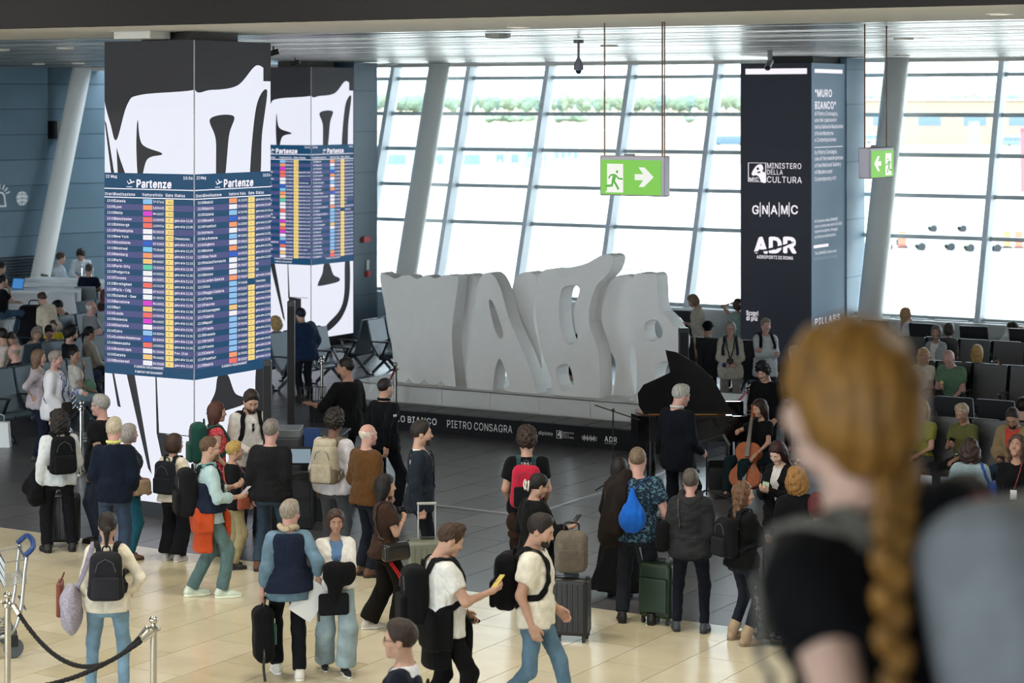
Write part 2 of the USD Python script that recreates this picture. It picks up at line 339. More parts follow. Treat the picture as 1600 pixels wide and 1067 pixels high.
wr = thing('wall_right', 'plain wall far to the right outside the view', None, kind='structure'); obj('face', bx(15.6, 16, -22, 42.5, -0.1, 8.4), mat('#cfcfca', 0.7), wr)
wb = thing('wall_back_left', 'plain wall far to the left of the hall', None, kind='structure'); obj('face', bx(-62, -61.6, -22, 42.5, -0.1, 8.4), mat('#9aa6ad', 0.7), wb)
q_ = endA + dB * 9
obj('return', cat([beam(q_, np.array([-32.9, 42.5, 0]), 0.2, 0.2)] + [np_ for np_ in [(np.array([[q_[0], q_[1], 0], [-32.8, 42.4, 0], [-32.8, 42.4, 6.4], [q_[0], q_[1], 6.4]]), np.array([[0, 1, 2], [0, 2, 3]]))]]), M_wall[0], wlB)
# louvre and pictograms on the left wall
def onA(px, py):
    r = ray(px, py); t_ = (endA - EYE) @ nA / (r @ nA); return EYE + r * t_
def flatA(m, px, py, off=0.01): return face(m, onA(px, py) + nA * off, dA, UP)
t = thing('vent_grille', 'dark horizontal louvre grille low on the blue-grey left wall', 'vent')
p0 = onA(-40, 462); p1 = onA(56, 399)
w_ = (p1 - p0) @ dA; h_ = p1[2] - p0[2]
obj('frame', face(cat([bx(0, w_, 0, h_, 0, 0.02)]), p0, dA, UP), mat('#12171b', 0.6), t)
for i in range(12): obj('slat', face(xf(bx(0, w_ - 0.05, -0.02, 0.02, 0.02, 0.06), Rx(0.5), (0, h_ * (i + 0.5) / 12, 0.0)), p0, dA, UP), mat('#46535c', 0.5), t)
M_white = mat('#eef1f2', 0.6)
t = thing('globe_pictogram', 'white globe symbol printed on the left wall', 'wall symbol')
ring = Point(0, 0).buffer(1).difference(Point(0, 0).buffer(.9))
body = Point(0, 0).buffer(.93)
for k in (-.5, 0, .5): body = body.difference(LineString([(-1, k * 1.1 - 0.1), (0, k * 1.1 + .06), (1, k * 1.1 - 0.1)]).buffer(.035)).difference(LineString([(k * 1.3, -1), (k * 1.75, 0), (k * 1.3, 1)]).buffer(.035))
obj('globe', flatA(prism(affinity.scale(body, 0.19, 0.19, origin=(0, 0)), 0.006), 34, 310), M_white, t)
t = thing('lamp_pictogram', 'white shining lamp symbol on the wall at the left frame edge', 'wall symbol')
lamp = cat([prism(affinity.scale(LineString([(-.5, -.9), (.55, -.9), (.45, -.4), (.4, .1), (.2, .4), (-.3, .5)]).buffer(.09), .25, .25, origin=(0, 0)), .006)] + [prism(affinity.scale(LineString([(.75 * math.cos(a) - .1, .75 * math.sin(a) + .1), (1.15 * math.cos(a) - .1, 1.15 * math.sin(a) + .1)]).buffer(.07), .25, .25, origin=(0, 0)), .006) for a in (.35, .75, 1.15, 1.6)])
obj('lamp', flatA(lamp, 1, 308), M_white, t)

# ---------------- airfield outside ----------------
AP = -7.5
ap = thing('apron', 'bright concrete apron outside the windows', None, kind='structure')
obj('concrete', bx(-3000, 2500, -200, 420, AP - 0.5, AP), mat('#b9b6ae', 0.8, noise=0.12, nscale=0.02), ap)
gf = thing('grassland', 'dry grass field beyond the apron', 'field', kind='stuff')
obj('grass', bx(-6000, 5000, 420, 5000, AP - 0.5, AP + 0.05), mat('#7a7156', 0.9, noise=0.25, nscale=0.012), gf)
obj('runway', bx(-6000, 5000, 900, 960, AP, AP + 0.08), mat('#a9a7a2', 0.9), gf)
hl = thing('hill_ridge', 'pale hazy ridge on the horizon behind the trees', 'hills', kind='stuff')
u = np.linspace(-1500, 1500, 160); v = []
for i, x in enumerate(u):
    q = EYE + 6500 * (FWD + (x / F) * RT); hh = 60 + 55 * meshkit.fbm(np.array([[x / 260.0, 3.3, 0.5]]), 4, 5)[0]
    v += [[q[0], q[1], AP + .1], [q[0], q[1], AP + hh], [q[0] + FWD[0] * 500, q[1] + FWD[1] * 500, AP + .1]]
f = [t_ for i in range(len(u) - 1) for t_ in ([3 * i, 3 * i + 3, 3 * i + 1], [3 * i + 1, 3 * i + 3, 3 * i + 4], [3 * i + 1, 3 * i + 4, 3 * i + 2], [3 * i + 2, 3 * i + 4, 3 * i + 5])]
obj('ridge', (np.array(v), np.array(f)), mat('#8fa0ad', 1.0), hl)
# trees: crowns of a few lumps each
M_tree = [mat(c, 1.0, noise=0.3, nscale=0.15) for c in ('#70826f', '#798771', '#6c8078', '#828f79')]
_ico = trimesh.creation.icosphere(2)
def crown(seed, w, h, n=6):
    r = np.random.default_rng(seed); ms = []
    for k in range(n):
        c = np.array([r.uniform(-.35, .35) * w, r.uniform(-.35, .35) * w, h * r.uniform(.35, .8)]); s = np.array([r.uniform(.25, .42) * w, r.uniform(.25, .42) * w, r.uniform(.2, .32) * h])
        v = np.asarray(_ico.vertices); v = v * (0.8 + 0.5 * meshkit.noise(v * 3 + seed)[:, None]) * s + c; ms.append((v, _ico.faces))
    return cat(ms)
protos = []
for k in range(4):
    t = thing('distant_tree', 'hazy green tree in the long belt beyond the airfield', 'tree', (0, 0, 0), group='trees beyond the airfield')
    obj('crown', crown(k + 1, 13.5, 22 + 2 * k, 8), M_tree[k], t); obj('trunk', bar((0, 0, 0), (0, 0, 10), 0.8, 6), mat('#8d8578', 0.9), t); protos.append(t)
used = [False] * 4; r = np.random.default_rng(8)
spots = [(x + (k % 2) * 10, d) for k, d in enumerate((2650, 2800, 3100, 3500)) for lo_, hi_ in ((585, 1165), (1345, 1605)) for x in np.arange(lo_, hi_, (30, 28.5, 25.5, 22.5)[k])]
for x, d in spots:
    q = EYE + d * (FWD + (x - 800) / F * RT); k = int(r.integers(4))
    if not used[k]:
        used[k] = True; protos[k].GetAttribute('xformOp:translate').Set(Gf.Vec3d(float(q[0]), float(q[1]), AP + .055))
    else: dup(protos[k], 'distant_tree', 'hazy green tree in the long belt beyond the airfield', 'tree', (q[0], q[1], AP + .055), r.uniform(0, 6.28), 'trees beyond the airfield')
for (x0, x1, lb) in ((760, 832, 'low dark green thicket in the grass left of the cables of the exit sign'), (868, 920, 'low green thicket in the grass below the dome camera'), (1072, 1084, 'small lone bush in the grass right of the exit sign')):
    t = thing('thicket', lb, 'bushes', tuple((EYE + 1450 * (FWD + ((x0 + x1) / 2 - 800) / F * RT))[:2]) + (AP + .055,))
    for k in range(max(1, int((x1 - x0) / 12))): obj('shrub', xf(crown(40 + k, 9, 7, 5), t=tuple(RT * ((k + .5) * 12 - (x1 - x0) / 2) * 1450 / F)), M_tree[k % 2], t)
def placed(px, py, z=AP):
    p = G(px, py, z); return p + UP * (.055 if p[1] > 420 else 0)
def vehicle(name, label, cat_, px, py, L, Hh, W, body, parts_, yaw=0.0):
    q = placed(px, py); return thing(name, label, cat_, q, math.atan2(RT[1], RT[0]) + yaw)
M_tyre, M_vwhite, M_glass = mat('#23272c', 0.8), mat('#b9bec2', 0.5), mat('#5d7284', 0.15)
def wheel(x, y, r, w=0.25): return xf(lathe([(0.001, -w / 2), (r * .9, -w / 2), (r, -w * .3), (r, w * .3), (r * .9, w / 2), (0.001, w / 2)], 16), Rx(math.pi / 2), (x, y, r))
def bus(label, px, py, col, L=12.0, yaw=0.0):
    t = thing('airport_bus', label, 'bus', placed(px, py), math.atan2(RT[1], RT[0]) + yaw)
    obj('body', rbox((0, 0, 1.6), (L, 2.6, 2.6), 0.25), mat(col, 0.4), t)
    for k in range(7): obj('window_pane', bxc((-L / 2 + L * (k + .5) / 7, -1.31, 2.05), (L / 7 - .2, 0.04, 1.0)), M_glass, t)
    for x in (-L * .32, L * .3): obj('wheel', wheel(x, -1.15, .5), M_tyre, t)
    obj('roof_unit', rbox((0, 0, 3.0), (L * .5, 1.6, .3), .08), M_vwhite, t)
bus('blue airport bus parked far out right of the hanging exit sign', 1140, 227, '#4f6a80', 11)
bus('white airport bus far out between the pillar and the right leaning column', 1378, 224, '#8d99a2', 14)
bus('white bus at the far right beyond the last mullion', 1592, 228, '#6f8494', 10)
for px, py, L, Hh, lb, col in ((1478, 222, 60, 14, 'low tan and white terminal shed far across the airfield', '#9a8a78'), (650, 275, 26, 5.5, 'long pale low building on the apron left of the first column', '#8fa0ac'), (770, 270, 11, 5, 'small pale hut on the apron behind the facade', '#98a4aa'), (820, 262, 9, 4.5, 'small blue-grey hut on the apron right of the pale hut', '#7f93a2'), (884, 262, 5, 5, 'narrow pale hut on the apron below the dome camera', '#8f9ca6')):
    q = placed(px, py); t = thing('airfield_building', lb, 'building', q, math.atan2(RT[1], RT[0]))
    obj('wall', bxc((0, 0, Hh / 2), (L, Hh * 1.5, Hh)), mat(col, 0.8), t); obj('roof', bxc((0, 0, Hh + .15), (L * 1.03, Hh * 1.6, .3)), mat('#dfe3e5', 0.7), t)
    for k in range(4): obj('window_pane', bxc((-L / 2 + L * (k + .5) / 4, -Hh * .75 - .05, Hh * .55), (L / 8, 0.1, Hh * .3)), M_glass, t)
    obj('door', bxc((L * .12, -Hh * .75 - .06, Hh * .25), (L * .06, .1, Hh * .5)), mat('#8a9aa6', 0.6), t)
def dolly(label, px, py, L=3.4, cage=False, load=None):
    t = thing('baggage_dolly', label, 'luggage cart', placed(px, py), math.atan2(RT[1], RT[0]))
    obj('deck', rbox((0, 0, .62), (L, 1.6, .16), .04), mat('#8d9384', 0.6), t)
    for x in (-L * .32, L * .32):
        for y_ in (-.7, .7): obj('wheel', wheel(x, y_, .36), M_tyre, t)
    obj('tow_bar', bar((L / 2, 0, .5), (L / 2 + 1.1, 0, .35), .05), M_tyre, t)
    if cage:
        ms = [beam((x, -.75, .7), (x, -.75, 2.1), .06, .06) for x in np.linspace(-L / 2 + .1, L / 2 - .1, 6)] + [beam((-L / 2, -.75, z), (L / 2, -.75, z), .06, .06) for z in (1.1, 1.6, 2.1)]
        obj('cage', cat(ms), mat('#7d868c', 0.5), t)
    if load: obj('load', rbox((-.3, 0, 1.0), (L * .6, 1.3, .6), .08), mat(load, 0.6), t)
dolly('caged baggage dolly on the apron partly behind the right leaning column', 1366, 391, 3.6, True)
dolly('flat baggage dolly with black wheels on the apron in the middle of the right window', 1461, 391, 4.0, False, '#d8dad6')
dolly('pale baggage dolly on the apron left of the last mullion', 1535, 393, 3.6, False, '#cfd8de')
dolly('faint covered dolly standing further back on the apron', 1480, 362, 4.6, True, '#e3e5e6')
t = thing('apron_tug', 'white open cab tug behind the right leaning column', 'tug', placed(1424, 384), math.atan2(RT[1], RT[0]))
obj('body', rbox((0, 0, .75), (3.0, 1.6, .7), .12), M_vwhite, t); obj('canopy', rbox((-.2, 0, 2.2), (2.0, 1.6, .12), .05), mat('#6a7c88', .5), t)
for x in (-1.1, .8):
    obj('post', bar((x, -.7, 1), (x, -.7, 2.2), .05), M_tyre, t); obj('wheel', wheel(x, -.75, .42), M_tyre, t)
for px, lb in ((1410, 'red and white barrier board beside the right leaning column'), (1573, 'orange safety barrier on the apron at the right'), (1592, 'red safety barrier on the apron at the right frame edge')):
    t = thing('safety_barrier', lb, 'barrier', placed(px, 388), math.atan2(RT[1], RT[0]))
    obj('board', rbox((0, 0, .8), (.7, .3, 1.5), .08), mat('#d8664e' if px != 1573 else '#e8a94e', .6), t); obj('foot', rbox((0, 0, .08), (.9, .6, .16), .05), M_tyre, t)
t = thing('red_mast', 'red post standing outside at the right edge of the frame', 'post', placed(1598, 300)); obj('shaft', bar((0, 0, 0), (0, 0, 9), .35, 12), mat('#d5545c', .6), t); obj('cap', ball((0, 0, 9), .4), mat('#b8434c', .6), t)
# ---------------- display pillars ----------------
PW, PD = 1.46, 1.55                        # a pillar's screens: width along x, depth along y
E_WHITE, E_BLACK, E_NAVY, E_BAND, E_TXT = emit('#e9ecf8', 1.0), emit('#26262a'), emit('#0d4468'), emit('#4b5080'), emit('#fbf6ff', 1.0)
LOGO = dict(o='#f49a6a', m='#d83fc8', r='#f07062', w='#f1eef2', b='#2a5fc4', c='#7cc8ee', l='#8fc0ea', y='#f3c67f', g='#5fd0a6')
ROWS_A = [('12:05', 'Catania', 'l', 'TP 07142', 'B11', ''), ('12:05', 'Lyon', 'o', 'EJU04415', 'E11', ''), ('12:05', 'Malta', 'm', 'W4 06217', 'A11', ''), ('12:10', 'Manchester', 'r', 'LS 00900', 'E', 'gate alle 11:05'), ('12:10', 'Edinburgh', 'r', 'LS 00916', 'E', 'gate alle 11:05'), ('12:10', 'Philadelphia', 'w', 'BI 00003', 'E12', ''), ('12:15', 'New York', 'w', 'DL 00231', 'E11', 'Chiamata imm.'), ('12:15', 'Stockholm', 'b', 'DC 01842', 'E', 'gate alle 11:15'), ('12:15', 'Montreal', 'c', 'TS 00683', 'E', 'gate alle 11:15'), ('12:20', 'Hamburg', 'o', 'EJU02200', 'E', 'gate alle 11:10'), ('12:20', 'Paris', 'y', 'FR 09837', 'E', 'gate alle 11:15'), ('12:20', 'Paris-Orly', 'g', 'TO 03915', 'E', 'gate alle 11:20'), ('12:20', 'Podgorica', 'w', '4O 00321', 'E', 'gate alle 11:20'), ('12:25', 'Toronto', 'w', 'AC 00891', 'E', 'gate alle 11:15'), ('12:25', 'Birmingham', 'r', 'LS 01228', 'E', 'gate alle 11:20'), ('12:25', 'Paris - Cdg', 'w', 'AF 01105', 'E', 'gate alle 11:20'), ('12:25', 'Istanbul - Saw', 'w', 'VF 00074', 'E', 'gate alle 11:15'), ('12:30', 'Barcelona', 'm', 'W4 06021', 'E', 'gate alle 11:20'), ('12:30', 'Bari', 'y', 'FR 07576', 'E', 'gate alle 11:20'), ('12:30', 'Leeds', 'r', 'LS 00402', 'E', 'gate alle 11:20'), ('12:30', 'Valencia', 'm', 'W4 06027', 'E', 'gate alle 11:25'), ('12:40', 'Charlotte', 'w', 'AA 00059', 'E', 'gate alle 11:05'), ('12:40', 'Cairo', 'l', 'AZ 00896', 'E', 'gate alle 11:35'), ('12:40', 'London Heathrow', 'b', 'BA 00549', 'E', 'gate alle 11:35'), ('12:40', 'Newcastle', 'r', 'LS 00536', 'E', 'gate alle 11:35'), ('12:45', 'Amsterdam', 'w', 'KL 01604', 'A', 'Prev. 13:00'), ('12:50', 'Catania', 'y', 'FR 04853', 'A', 'gate alle 11:40'), ('12:50', 'Bucharest', 'w', 'RO 00628', 'A', 'gate alle 11:43')]
_d = 'Madrid Ajaccio Catania Newark Frankfurt Athens La_Romana Alghero Boston Sao_Paulo Dallas/Fortworth Atlanta Boston London_Gatwick Oslo Reggio_Calabria Torino Palermo Copenaghen Catania Napoli Trieste Brussels Brindisi Firenze Catania Frankfurt Madrid'.split()
_l = 'owlbowlwobwwwollllyowlllllor'.replace('yowl', 'ywll'); _fl = 'VL01875 DX00018 AZ01755 UA00066 EJU02892 GQ00621 NO03822 DX00015 EJU04754 LA08123 BI00019 DL00067 DL00112 EZY08329 VY06106 AZ01167 EY00097 AZ01801 FR04607 EZY03815 AZ01289 EY00094 AF09768 EY00609 LG00628 VY00074 AC09025 IB03239'.split()
_s = '11:45 11:40 11:45 11:50 11:50 11:55 11:55 11:50 11:55 11:40 11:55'.split()
ROWS_B = []
for i in range(28):
    st_ = 'Cancellato' if i == 14 else ('N/A' if i in (11, 12) else 'gate alle ' + (_s[i] if i < 11 else '12:%02d' % (5 + (i * 3) % 12)))
    ROWS_B.append(('12:%02d' % (50 + i // 3 if i < 12 else 10 + (i - 12)) if i >= 12 else '12:5%d' % min(9, (i // 2) * 2), _d[i].replace('_', ' '), _l[i], _fl[i][:2] + ' ' + _fl[i][2:], '' if i == 14 else 'E', st_))
ZT, ZB, Z1, ZC, Z2, ZR, PITCH = 4.33, 1.775, 4.13, 4.062, 4.02, 3.975, 0.0752
def blob(pts, n=10):
    """closed smooth outline through the points"""
    p = np.asarray(pts, float); q = []
    for i in range(len(p)):
        a, b, c, d = p[i - 1], p[i], p[(i + 1) % len(p)], p[(i + 2) % len(p)]
        for t in np.linspace(0, 1, n, endpoint=False):
            q.append(0.5 * ((2 * b) + (c - a) * t + (2 * a - 5 * b + 4 * c - d) * t * t + (3 * b - a - 3 * c + d) * t ** 3))
    return Polygon(q).buffer(0)
def artwork(k, w, z0, z1):
    """black and white abstract graphic for one screen, in face coordinates"""
    S = sbox(0, z0, w, z1)
    if k == 0:      # upper front
        g = [sbox(0, z1 - .62, w, z1), blob([(0.0, z1 - .75), (.0, z1 - .5), (w, z1 - .5), (w, z1 - .62), (.6, z1 - .68), (.38, z1 - .8), (.20, z1 - 1.25), (.10, z1 - 1.05)]),
             blob([(.55, z1 - 1.0), (.62, z1 - 1.30), (.95, z1 - 1.42), (.70, z1 - 1.50), (.58, z1 - 1.85), (.53, z1 - 1.4)]), Polygon([(0, z1 - 1.0), (.03, z1 - 1.05), (.16, z0), (.11, z0)]), Polygon([(.20, z1 - 1.35), (.26, z1 - 1.5), (.34, z0), (.22, z0)])]
    elif k == 1:    # upper side
        g = [sbox(0, z1 - .60, w * .30, z1), blob([(0, z1), (w, z1), (w * .98, z1 - .35), (w * .80, z1 - .30), (w * .55, z1 - .56), (w * .2, z1 - .62), (0, z1 - .60)]), sbox(0, z1 - .02, w, z1), sbox(w * .9, z1 - .5, w, z1),
             blob([(w * .2, z1 - .98), (w * .5, z1 - .95), (w * .44, z1 - 1.2), (w * .38, z1 - 1.75), (w * .28, z1 - 1.75), (w * .27, z1 - 1.25)]), blob([(w * .95, z1 - .62), (w * .80, z1 - .85), (w * .72, z0 - .1), (w * .85, z0 - .1), (w * .88, z1 - 1.2)])]
    elif k == 2:    # lower front
        g = [Polygon([(.13, z1), (.16, z1), (.27, z1 - .42), (.22, z1 - .41)]), Polygon([(.37, z1), (.50, z1), (.78, z0 + .35), (.72, z0 + .42)]), Polygon([(.84, z1), (.86, z1), (.90, z1 - .7), (1.2, z1 - .72), (1.2, z0 + .25), (1.02, z0 + .3), (.86, z1 - .7)]), sbox(.87, z1 - .705, 1.38, z1 - .695)]
    else:           # lower side
        g = [blob([(w * .30, z1), (w * .42, z1), (w * .52, z1 - .25), (w * .66, z1 - .34), (w * .62, z1 - .42), (w * .2, z1 - .46), (w * .16, z1 - .40), (w * .26, z1 - .2)]), blob([(w * .80, z1), (w * .91, z1), (w * .90, z1 - .75), (w * .72, z1 - 1.2), (w * .4, z1 - 1.45), (w * .36, z1 - 1.32), (w * .66, z1 - 1.05), (w * .78, z1 - .7)])]
    u = g[0]
    for x in g[1:]: u = u.union(x)
    return u.intersection(S)
def plane_icon(s):
    return cat([prism(affinity.scale(affinity.rotate(Polygon([(-1, -.1), (.8, -.14), (1, 0), (.8, .12), (-.9, .12)]), 18, origin=(0, 0)), s, s, origin=(0, 0)), .002), prism(affinity.scale(Polygon([(-.1, .1), (.25, .15), (-.35, .75), (-.6, .72)]), s, s, origin=(0, 0)), .002), prism(affinity.scale(Polygon([(-1.0, -.1), (-.8, .0), (-1.15, .35), (-1.3, .3)]), s, s, origin=(0, 0)), .002), prism(affinity.scale(sbox(-1.4, -1.0, .2, -.85), s, s, origin=(0, 0)), .002)])
def rect(x0, x1, z0, z1, d): return bx(x0, x1, z0, z1, d, d + 0.0015)
def board(parent, rows, W, put, dim=1.0):
    obj('panel', put(rect(0, W, ZB, ZT, .003)), E_NAVY, parent)
    band, txt, gate, dark, lg = [], [], [], [], {}
    def T(s, x, z, h, **k): txt.append(xf(text(s, h, .0015, **k), t=(x * W, z - h / 2, .0105)))
    T('22 Mag', .017, 4.285, .036); T('10:56', .885, 4.283, .036)
    T('Partenze', .3625, 4.20, .095, width=.40 * W); T('Partenze', .3665, 4.203, .095, width=.40 * W); T('Partenze', .3605, 4.198, .095, width=.40 * W)
    txt.append(xf(plane_icon(.058), t=(.31 * W, 4.21, .0105)))
    for z, h in ((Z1, .012), (Z2, .012)): txt.append(rect(0, W, z - h / 2, z + h / 2, .009))
    for s, x in (('Orario', .008), ('Destinazione', .112), ('Vettore', .43), ('Volo', .575), ('Gate', .69), ('Status', .79)): T(s, x, ZC, .036)
    for i, (tm, dest, lo, vol, gt, st_) in enumerate(rows):
        z = ZR - i * PITCH
        if i % 2: band.append(rect(0, W, z - PITCH / 2, z + PITCH / 2, .006))
        T(tm, .032, z, .031); T(dest, .117, z, .033); T(vol, .552, z, .030, width=.125 * W)
        if st_: T(st_, .79, z, .029, width=.0135 * len(st_) * W)
        lg.setdefault(lo, []).append(rect(.44 * W, .542 * W, z - .030, z + .030, .008))
        dark.append(xf(text('- -' if i % 3 else '~~~', .012, .001), t=(.465 * W, z - .006, .0105)))
        if gt: gate.append(rect(.69 * W, .778 * W, z - .033, z + .033, .008)); dark.append(xf(text(gt, .026, .001), t=(.722 * W, z - .013, .0105)))
    T('A sinistra i voli precedenti', .34, 1.893, .034, width=.33 * W); 
    if rows is ROWS_A: T('A destra i voli successivi', .35, 1.83, .034, width=.31 * W)
    b = obj('row_band', put(cat(band)), E_BAND, parent, label='purple-grey alternate rows')
    obj('lettering', put(cat(txt)), E_TXT, parent, label='white flight times, towns and headings')
    obj('gate_field', put(cat(gate)), emit('#f5d981'), parent, label='yellow gate column'); obj('gate_lettering', put(cat(dark)), emit('#8a7440'), parent)
    for k, ms in lg.items(): obj('airline_field', put(cat(ms)), emit(LOGO[k]), parent)
def screen_pillar(name, label, loc, copy_of=None):
    if copy_of is not None: return dup(copy_of, name, label, 'display pillar', loc)
    t = thing(name, label, 'display pillar', loc)             # origin: the front corner nearest the camera, at the floor
    obj('plinth', bx(-PW + .03, -.03, .03, PD - .03, 0, .2), mat('#141517', 0.5), t)
    obj('core', bx(-PW + .01, -.01, .01, PD - .01, .2, 5.98), mat('#1c1d20', 0.6), t)
    obj('neck', bx(-PW + .35, -.3, .3, PD - .3, 5.98, CEIL + .05), mat('#3a3530', 0.6, noise=.3), t)
    fr = lambda m: xf(m, np.array([[1, 0, 0], [0, 0, -1], [0, 1, 0]]), (-PW, 0, 0))
    sd = lambda m: xf(m, np.array([[0, 0, 1], [1, 0, 0], [0, 1, 0]]), (0, 0, 0))
    for put, W, rows, ks in ((fr, PW, ROWS_A, (0, 2)), (sd, PD, ROWS_B, (1, 3))):
        s = obj('screen', put(rect(0, W, .2, 6.0, 0)), E_WHITE, t)
        for k, z0, z1 in ((ks[0], ZT, 6.0), (ks[1], .2, ZB)):
            obj('graphic', put(xf(prism(artwork(k, W, z0, z1), .0015), t=(0, 0, .004))), E_BLACK, t, label='black shapes of an abstract graphic')
        board(t, rows, W, put)
    obj('corner_bead', bx(-.006, .006, -.006, .006, .2, 6.0), mat('#9a9aa4', .4), t)
    return t
C1 = onX(303.5, 400, -17.30)
pil = screen_pillar('departures_pillar', 'near departures pillar at left with two lit flight boards', (-17.30, C1[1], 0))
C2 = DP(486, 163, 46.3)
screen_pillar('departures_pillar', 'far departures pillar behind the near one, dark cladding on its right', (C2[0], C2[1], 0), pil)
Yc = onX(590, 300, C2[0] + 0)[1] - C2[1]
t = thing('cladding_column', 'dark blue-grey clad column directly right of the far departures pillar screens', 'column', (C2[0], C2[1], 0))
obj('cladding', bx(-PW + .02, -.01, PD + .04, Yc, 0, CEIL), mat('#4a606f', 0.5), t)
for z in (1.0, 1.9, 2.8, 3.7, 4.6, 5.5): obj('joint', bx(-PW + .015, -.004, PD + .036, Yc + .004, z - .006, z + .006), mat('#2e3f4b', 0.6), t)
for px, py, lb in ((571, 374, 'red alarm sign box high on the far pillar cladding'), (574, 428, 'red alarm call point low on the far pillar cladding')):
    p = onX(px, py, C2[0] + .0)
    t = thing('alarm_box', lb, 'fire alarm', (C2[0] - .02, p[1], p[2]))
    obj('case', rbox((.03, 0, 0), (.09, .26 if py < 400 else .12, .12), .01), mat('#c23b36', .5), t); obj('plate', rbox((.03, 0, .2 if py > 400 else 0), (.02, .1, .22 if py > 400 else .13), .005), mat('#d6d2d0', .5), t)

# information pillar
X3 = -16.60; c3 = onX(1268, 300, X3); Y3 = c3[1]
W3 = X3 - onY(1157, 300, Y3)[0]; D3 = onX(1320, 300, X3)[1] - Y3; D3b = onX(1349, 300, X3)[1] - Y3
t = thing('information_pillar', 'black information pillar with white exhibition texts and logos, blue-grey cladding behind', 'display pillar', (X3, Y3, 0))
z3 = onX(1268, 98, X3)[2]
obj('core', bx(-W3 + .01, -.01, .01, D3 - .01, 0, z3 - .02), mat('#16181d', .6), t)
obj('neck', bx(-W3 + .5, -.1, .3, D3, z3 - .02, CEIL + .05), mat('#22211f', .6), t)
obj('cladding', bx(-W3 + .02, .03, D3 + .03, D3b, 0, CEIL), mat('#7f9bad', .5), t)
for z in (0.6, 1.75, 2.9, 4.05, 5.2, 5.9): obj('joint', bx(-W3 + .015, .036, D3 + .025, D3b + .005, z - .006, z + .006), mat('#5b7382', .6), t)
fr = lambda m: xf(m, np.array([[1, 0, 0], [0, 0, -1], [0, 1, 0]]), (-W3, 0, 0))
sd = lambda m: xf(m, np.array([[0, 0, 1], [1, 0, 0], [0, 1, 0]]), (0, 0, 0))
obj('screen', fr(rect(0, W3, .15, z3, 0)), emit('#1e2028'), t, label='near-black front screen'); obj('screen', sd(rect(0, D3, .15, z3, 0)), emit('#566c7c'), t, label='slate-grey side screen')
def zf(x, y): p = onY(x, y, Y3); return p[0] - X3 + W3, p[2]
def zs(x, y): p = onX(x, y, X3); return p[1] - Y3, p[2]
Lt = []
def rect2(fn, xa, ya, xb, yb): a, b = fn(xa, ya), fn(xb, yb); return rect(a[0], b[0], min(a[1], b[1]), max(a[1], b[1]), .004)
Lt.append(rect2(zf, 1165, 107.5, 1261, 115.5))
def line(fn, s, xa, xb, ybase, hpx, px_depth, **k):
    a, b = fn(xa, ybase), fn(xb, ybase); h = hpx * px_depth / F
    return xf(text(s, h, .0015, width=b[0] - a[0], **k), t=(a[0], a[1], .004))
dF = depth((X3 - W3 / 2, Y3, 0)); dS = depth((X3, Y3 + D3 / 2, 0))
for s, xb, yb, hp in (('MINISTERO', 1253, 263, 8.5), ('DELLA', 1224, 272.5, 7.5), ('CULTURA', 1254, 285, 9.5)): Lt.append(line(zf, s, 1198, xb, yb, hp, dF, bold=False))
Lt += [rect2(zf, 1169, 254, 1197, 255), rect2(zf, 1169, 254, 1170, 284), rect2(zf, 1196, 254, 1197, 284), rect2(zf, 1169, 283.2, 1197, 284.4), line(zf, 'MiC', 1170.5, 1186, 282.5, 5.5, dF)]
a0, a1 = zf(1169, 284), zf(1197, 254); sx, sz = a1[0] - a0[0], a1[1] - a0[1]
emb = blob([(.2, .4), (.3, .62), (.5, .85), (.75, .9), (.85, .7), (.8, .55), (.95, .45), (1.0, .0), (.75, .0), (.62, .25), (.45, .35), (.3, .32)]).difference(Point(.55, .68).buffer(.07)).difference(blob([(.5, .5), (.65, .55), (.7, .5), (.6, .45)]))
Lt.append(xf(prism(affinity.scale(emb, sx, sz, origin=(0, 0)), .0015), t=(a0[0], a0[1], .004)))
for ch, xa, xb in (('G', 1174.5, 1186), ('N', 1190, 1200), ('A', 1204, 1215), ('M', 1219.5, 1231), ('C', 1235, 1247)): Lt.append(line(zf, ch, xa, xb + 1.5, 334, 13, dF))
for x in (1188, 1202, 1217.5, 1233.2): Lt.append(rect2(zf, x - .6, 316, x + .6, 338.5))
for ch, xa, xb in (('A', 1178.5, 1200), ('D', 1200, 1222), ('R', 1222, 1245)): Lt += [xf(line(zf, ch, xa, xb + 1.5, 394, 23, dF), t=(dx, dz, .0002 * k_)) for k_, (dx, dz) in enumerate(((0, 0), (.018, 0), (-.014, 0), (.01, .012), (.004, -.010)))]
sl = [zf(1178, 393.5), zf(1222, 383), zf(1240, 377.5), zf(1241, 378.5), zf(1224, 386), zf(1205, 391), zf(1178, 395.5)]
cut = xf(prism(Polygon(sl), .001), t=(0, 0, .0062))
Lt.append(line(zf, 'AEROPORTI DI ROMA', 1182.5, 1240, 403.5, 5, dF))
Lt += [line(zf, 'Scopri', 1166, 1185.5, 492, 7, dF), line(zf, 'di più', 1166, 1184, 500, 7, dF)]
obj('lettering', fr(cat(Lt)), E_TXT, t, label='white logos and words on the front'); obj('logo_slash', fr(cut), emit('#1e2028'), t)
Ls = [rect2(zs, 1272.5, 107.5, 1316, 115)]
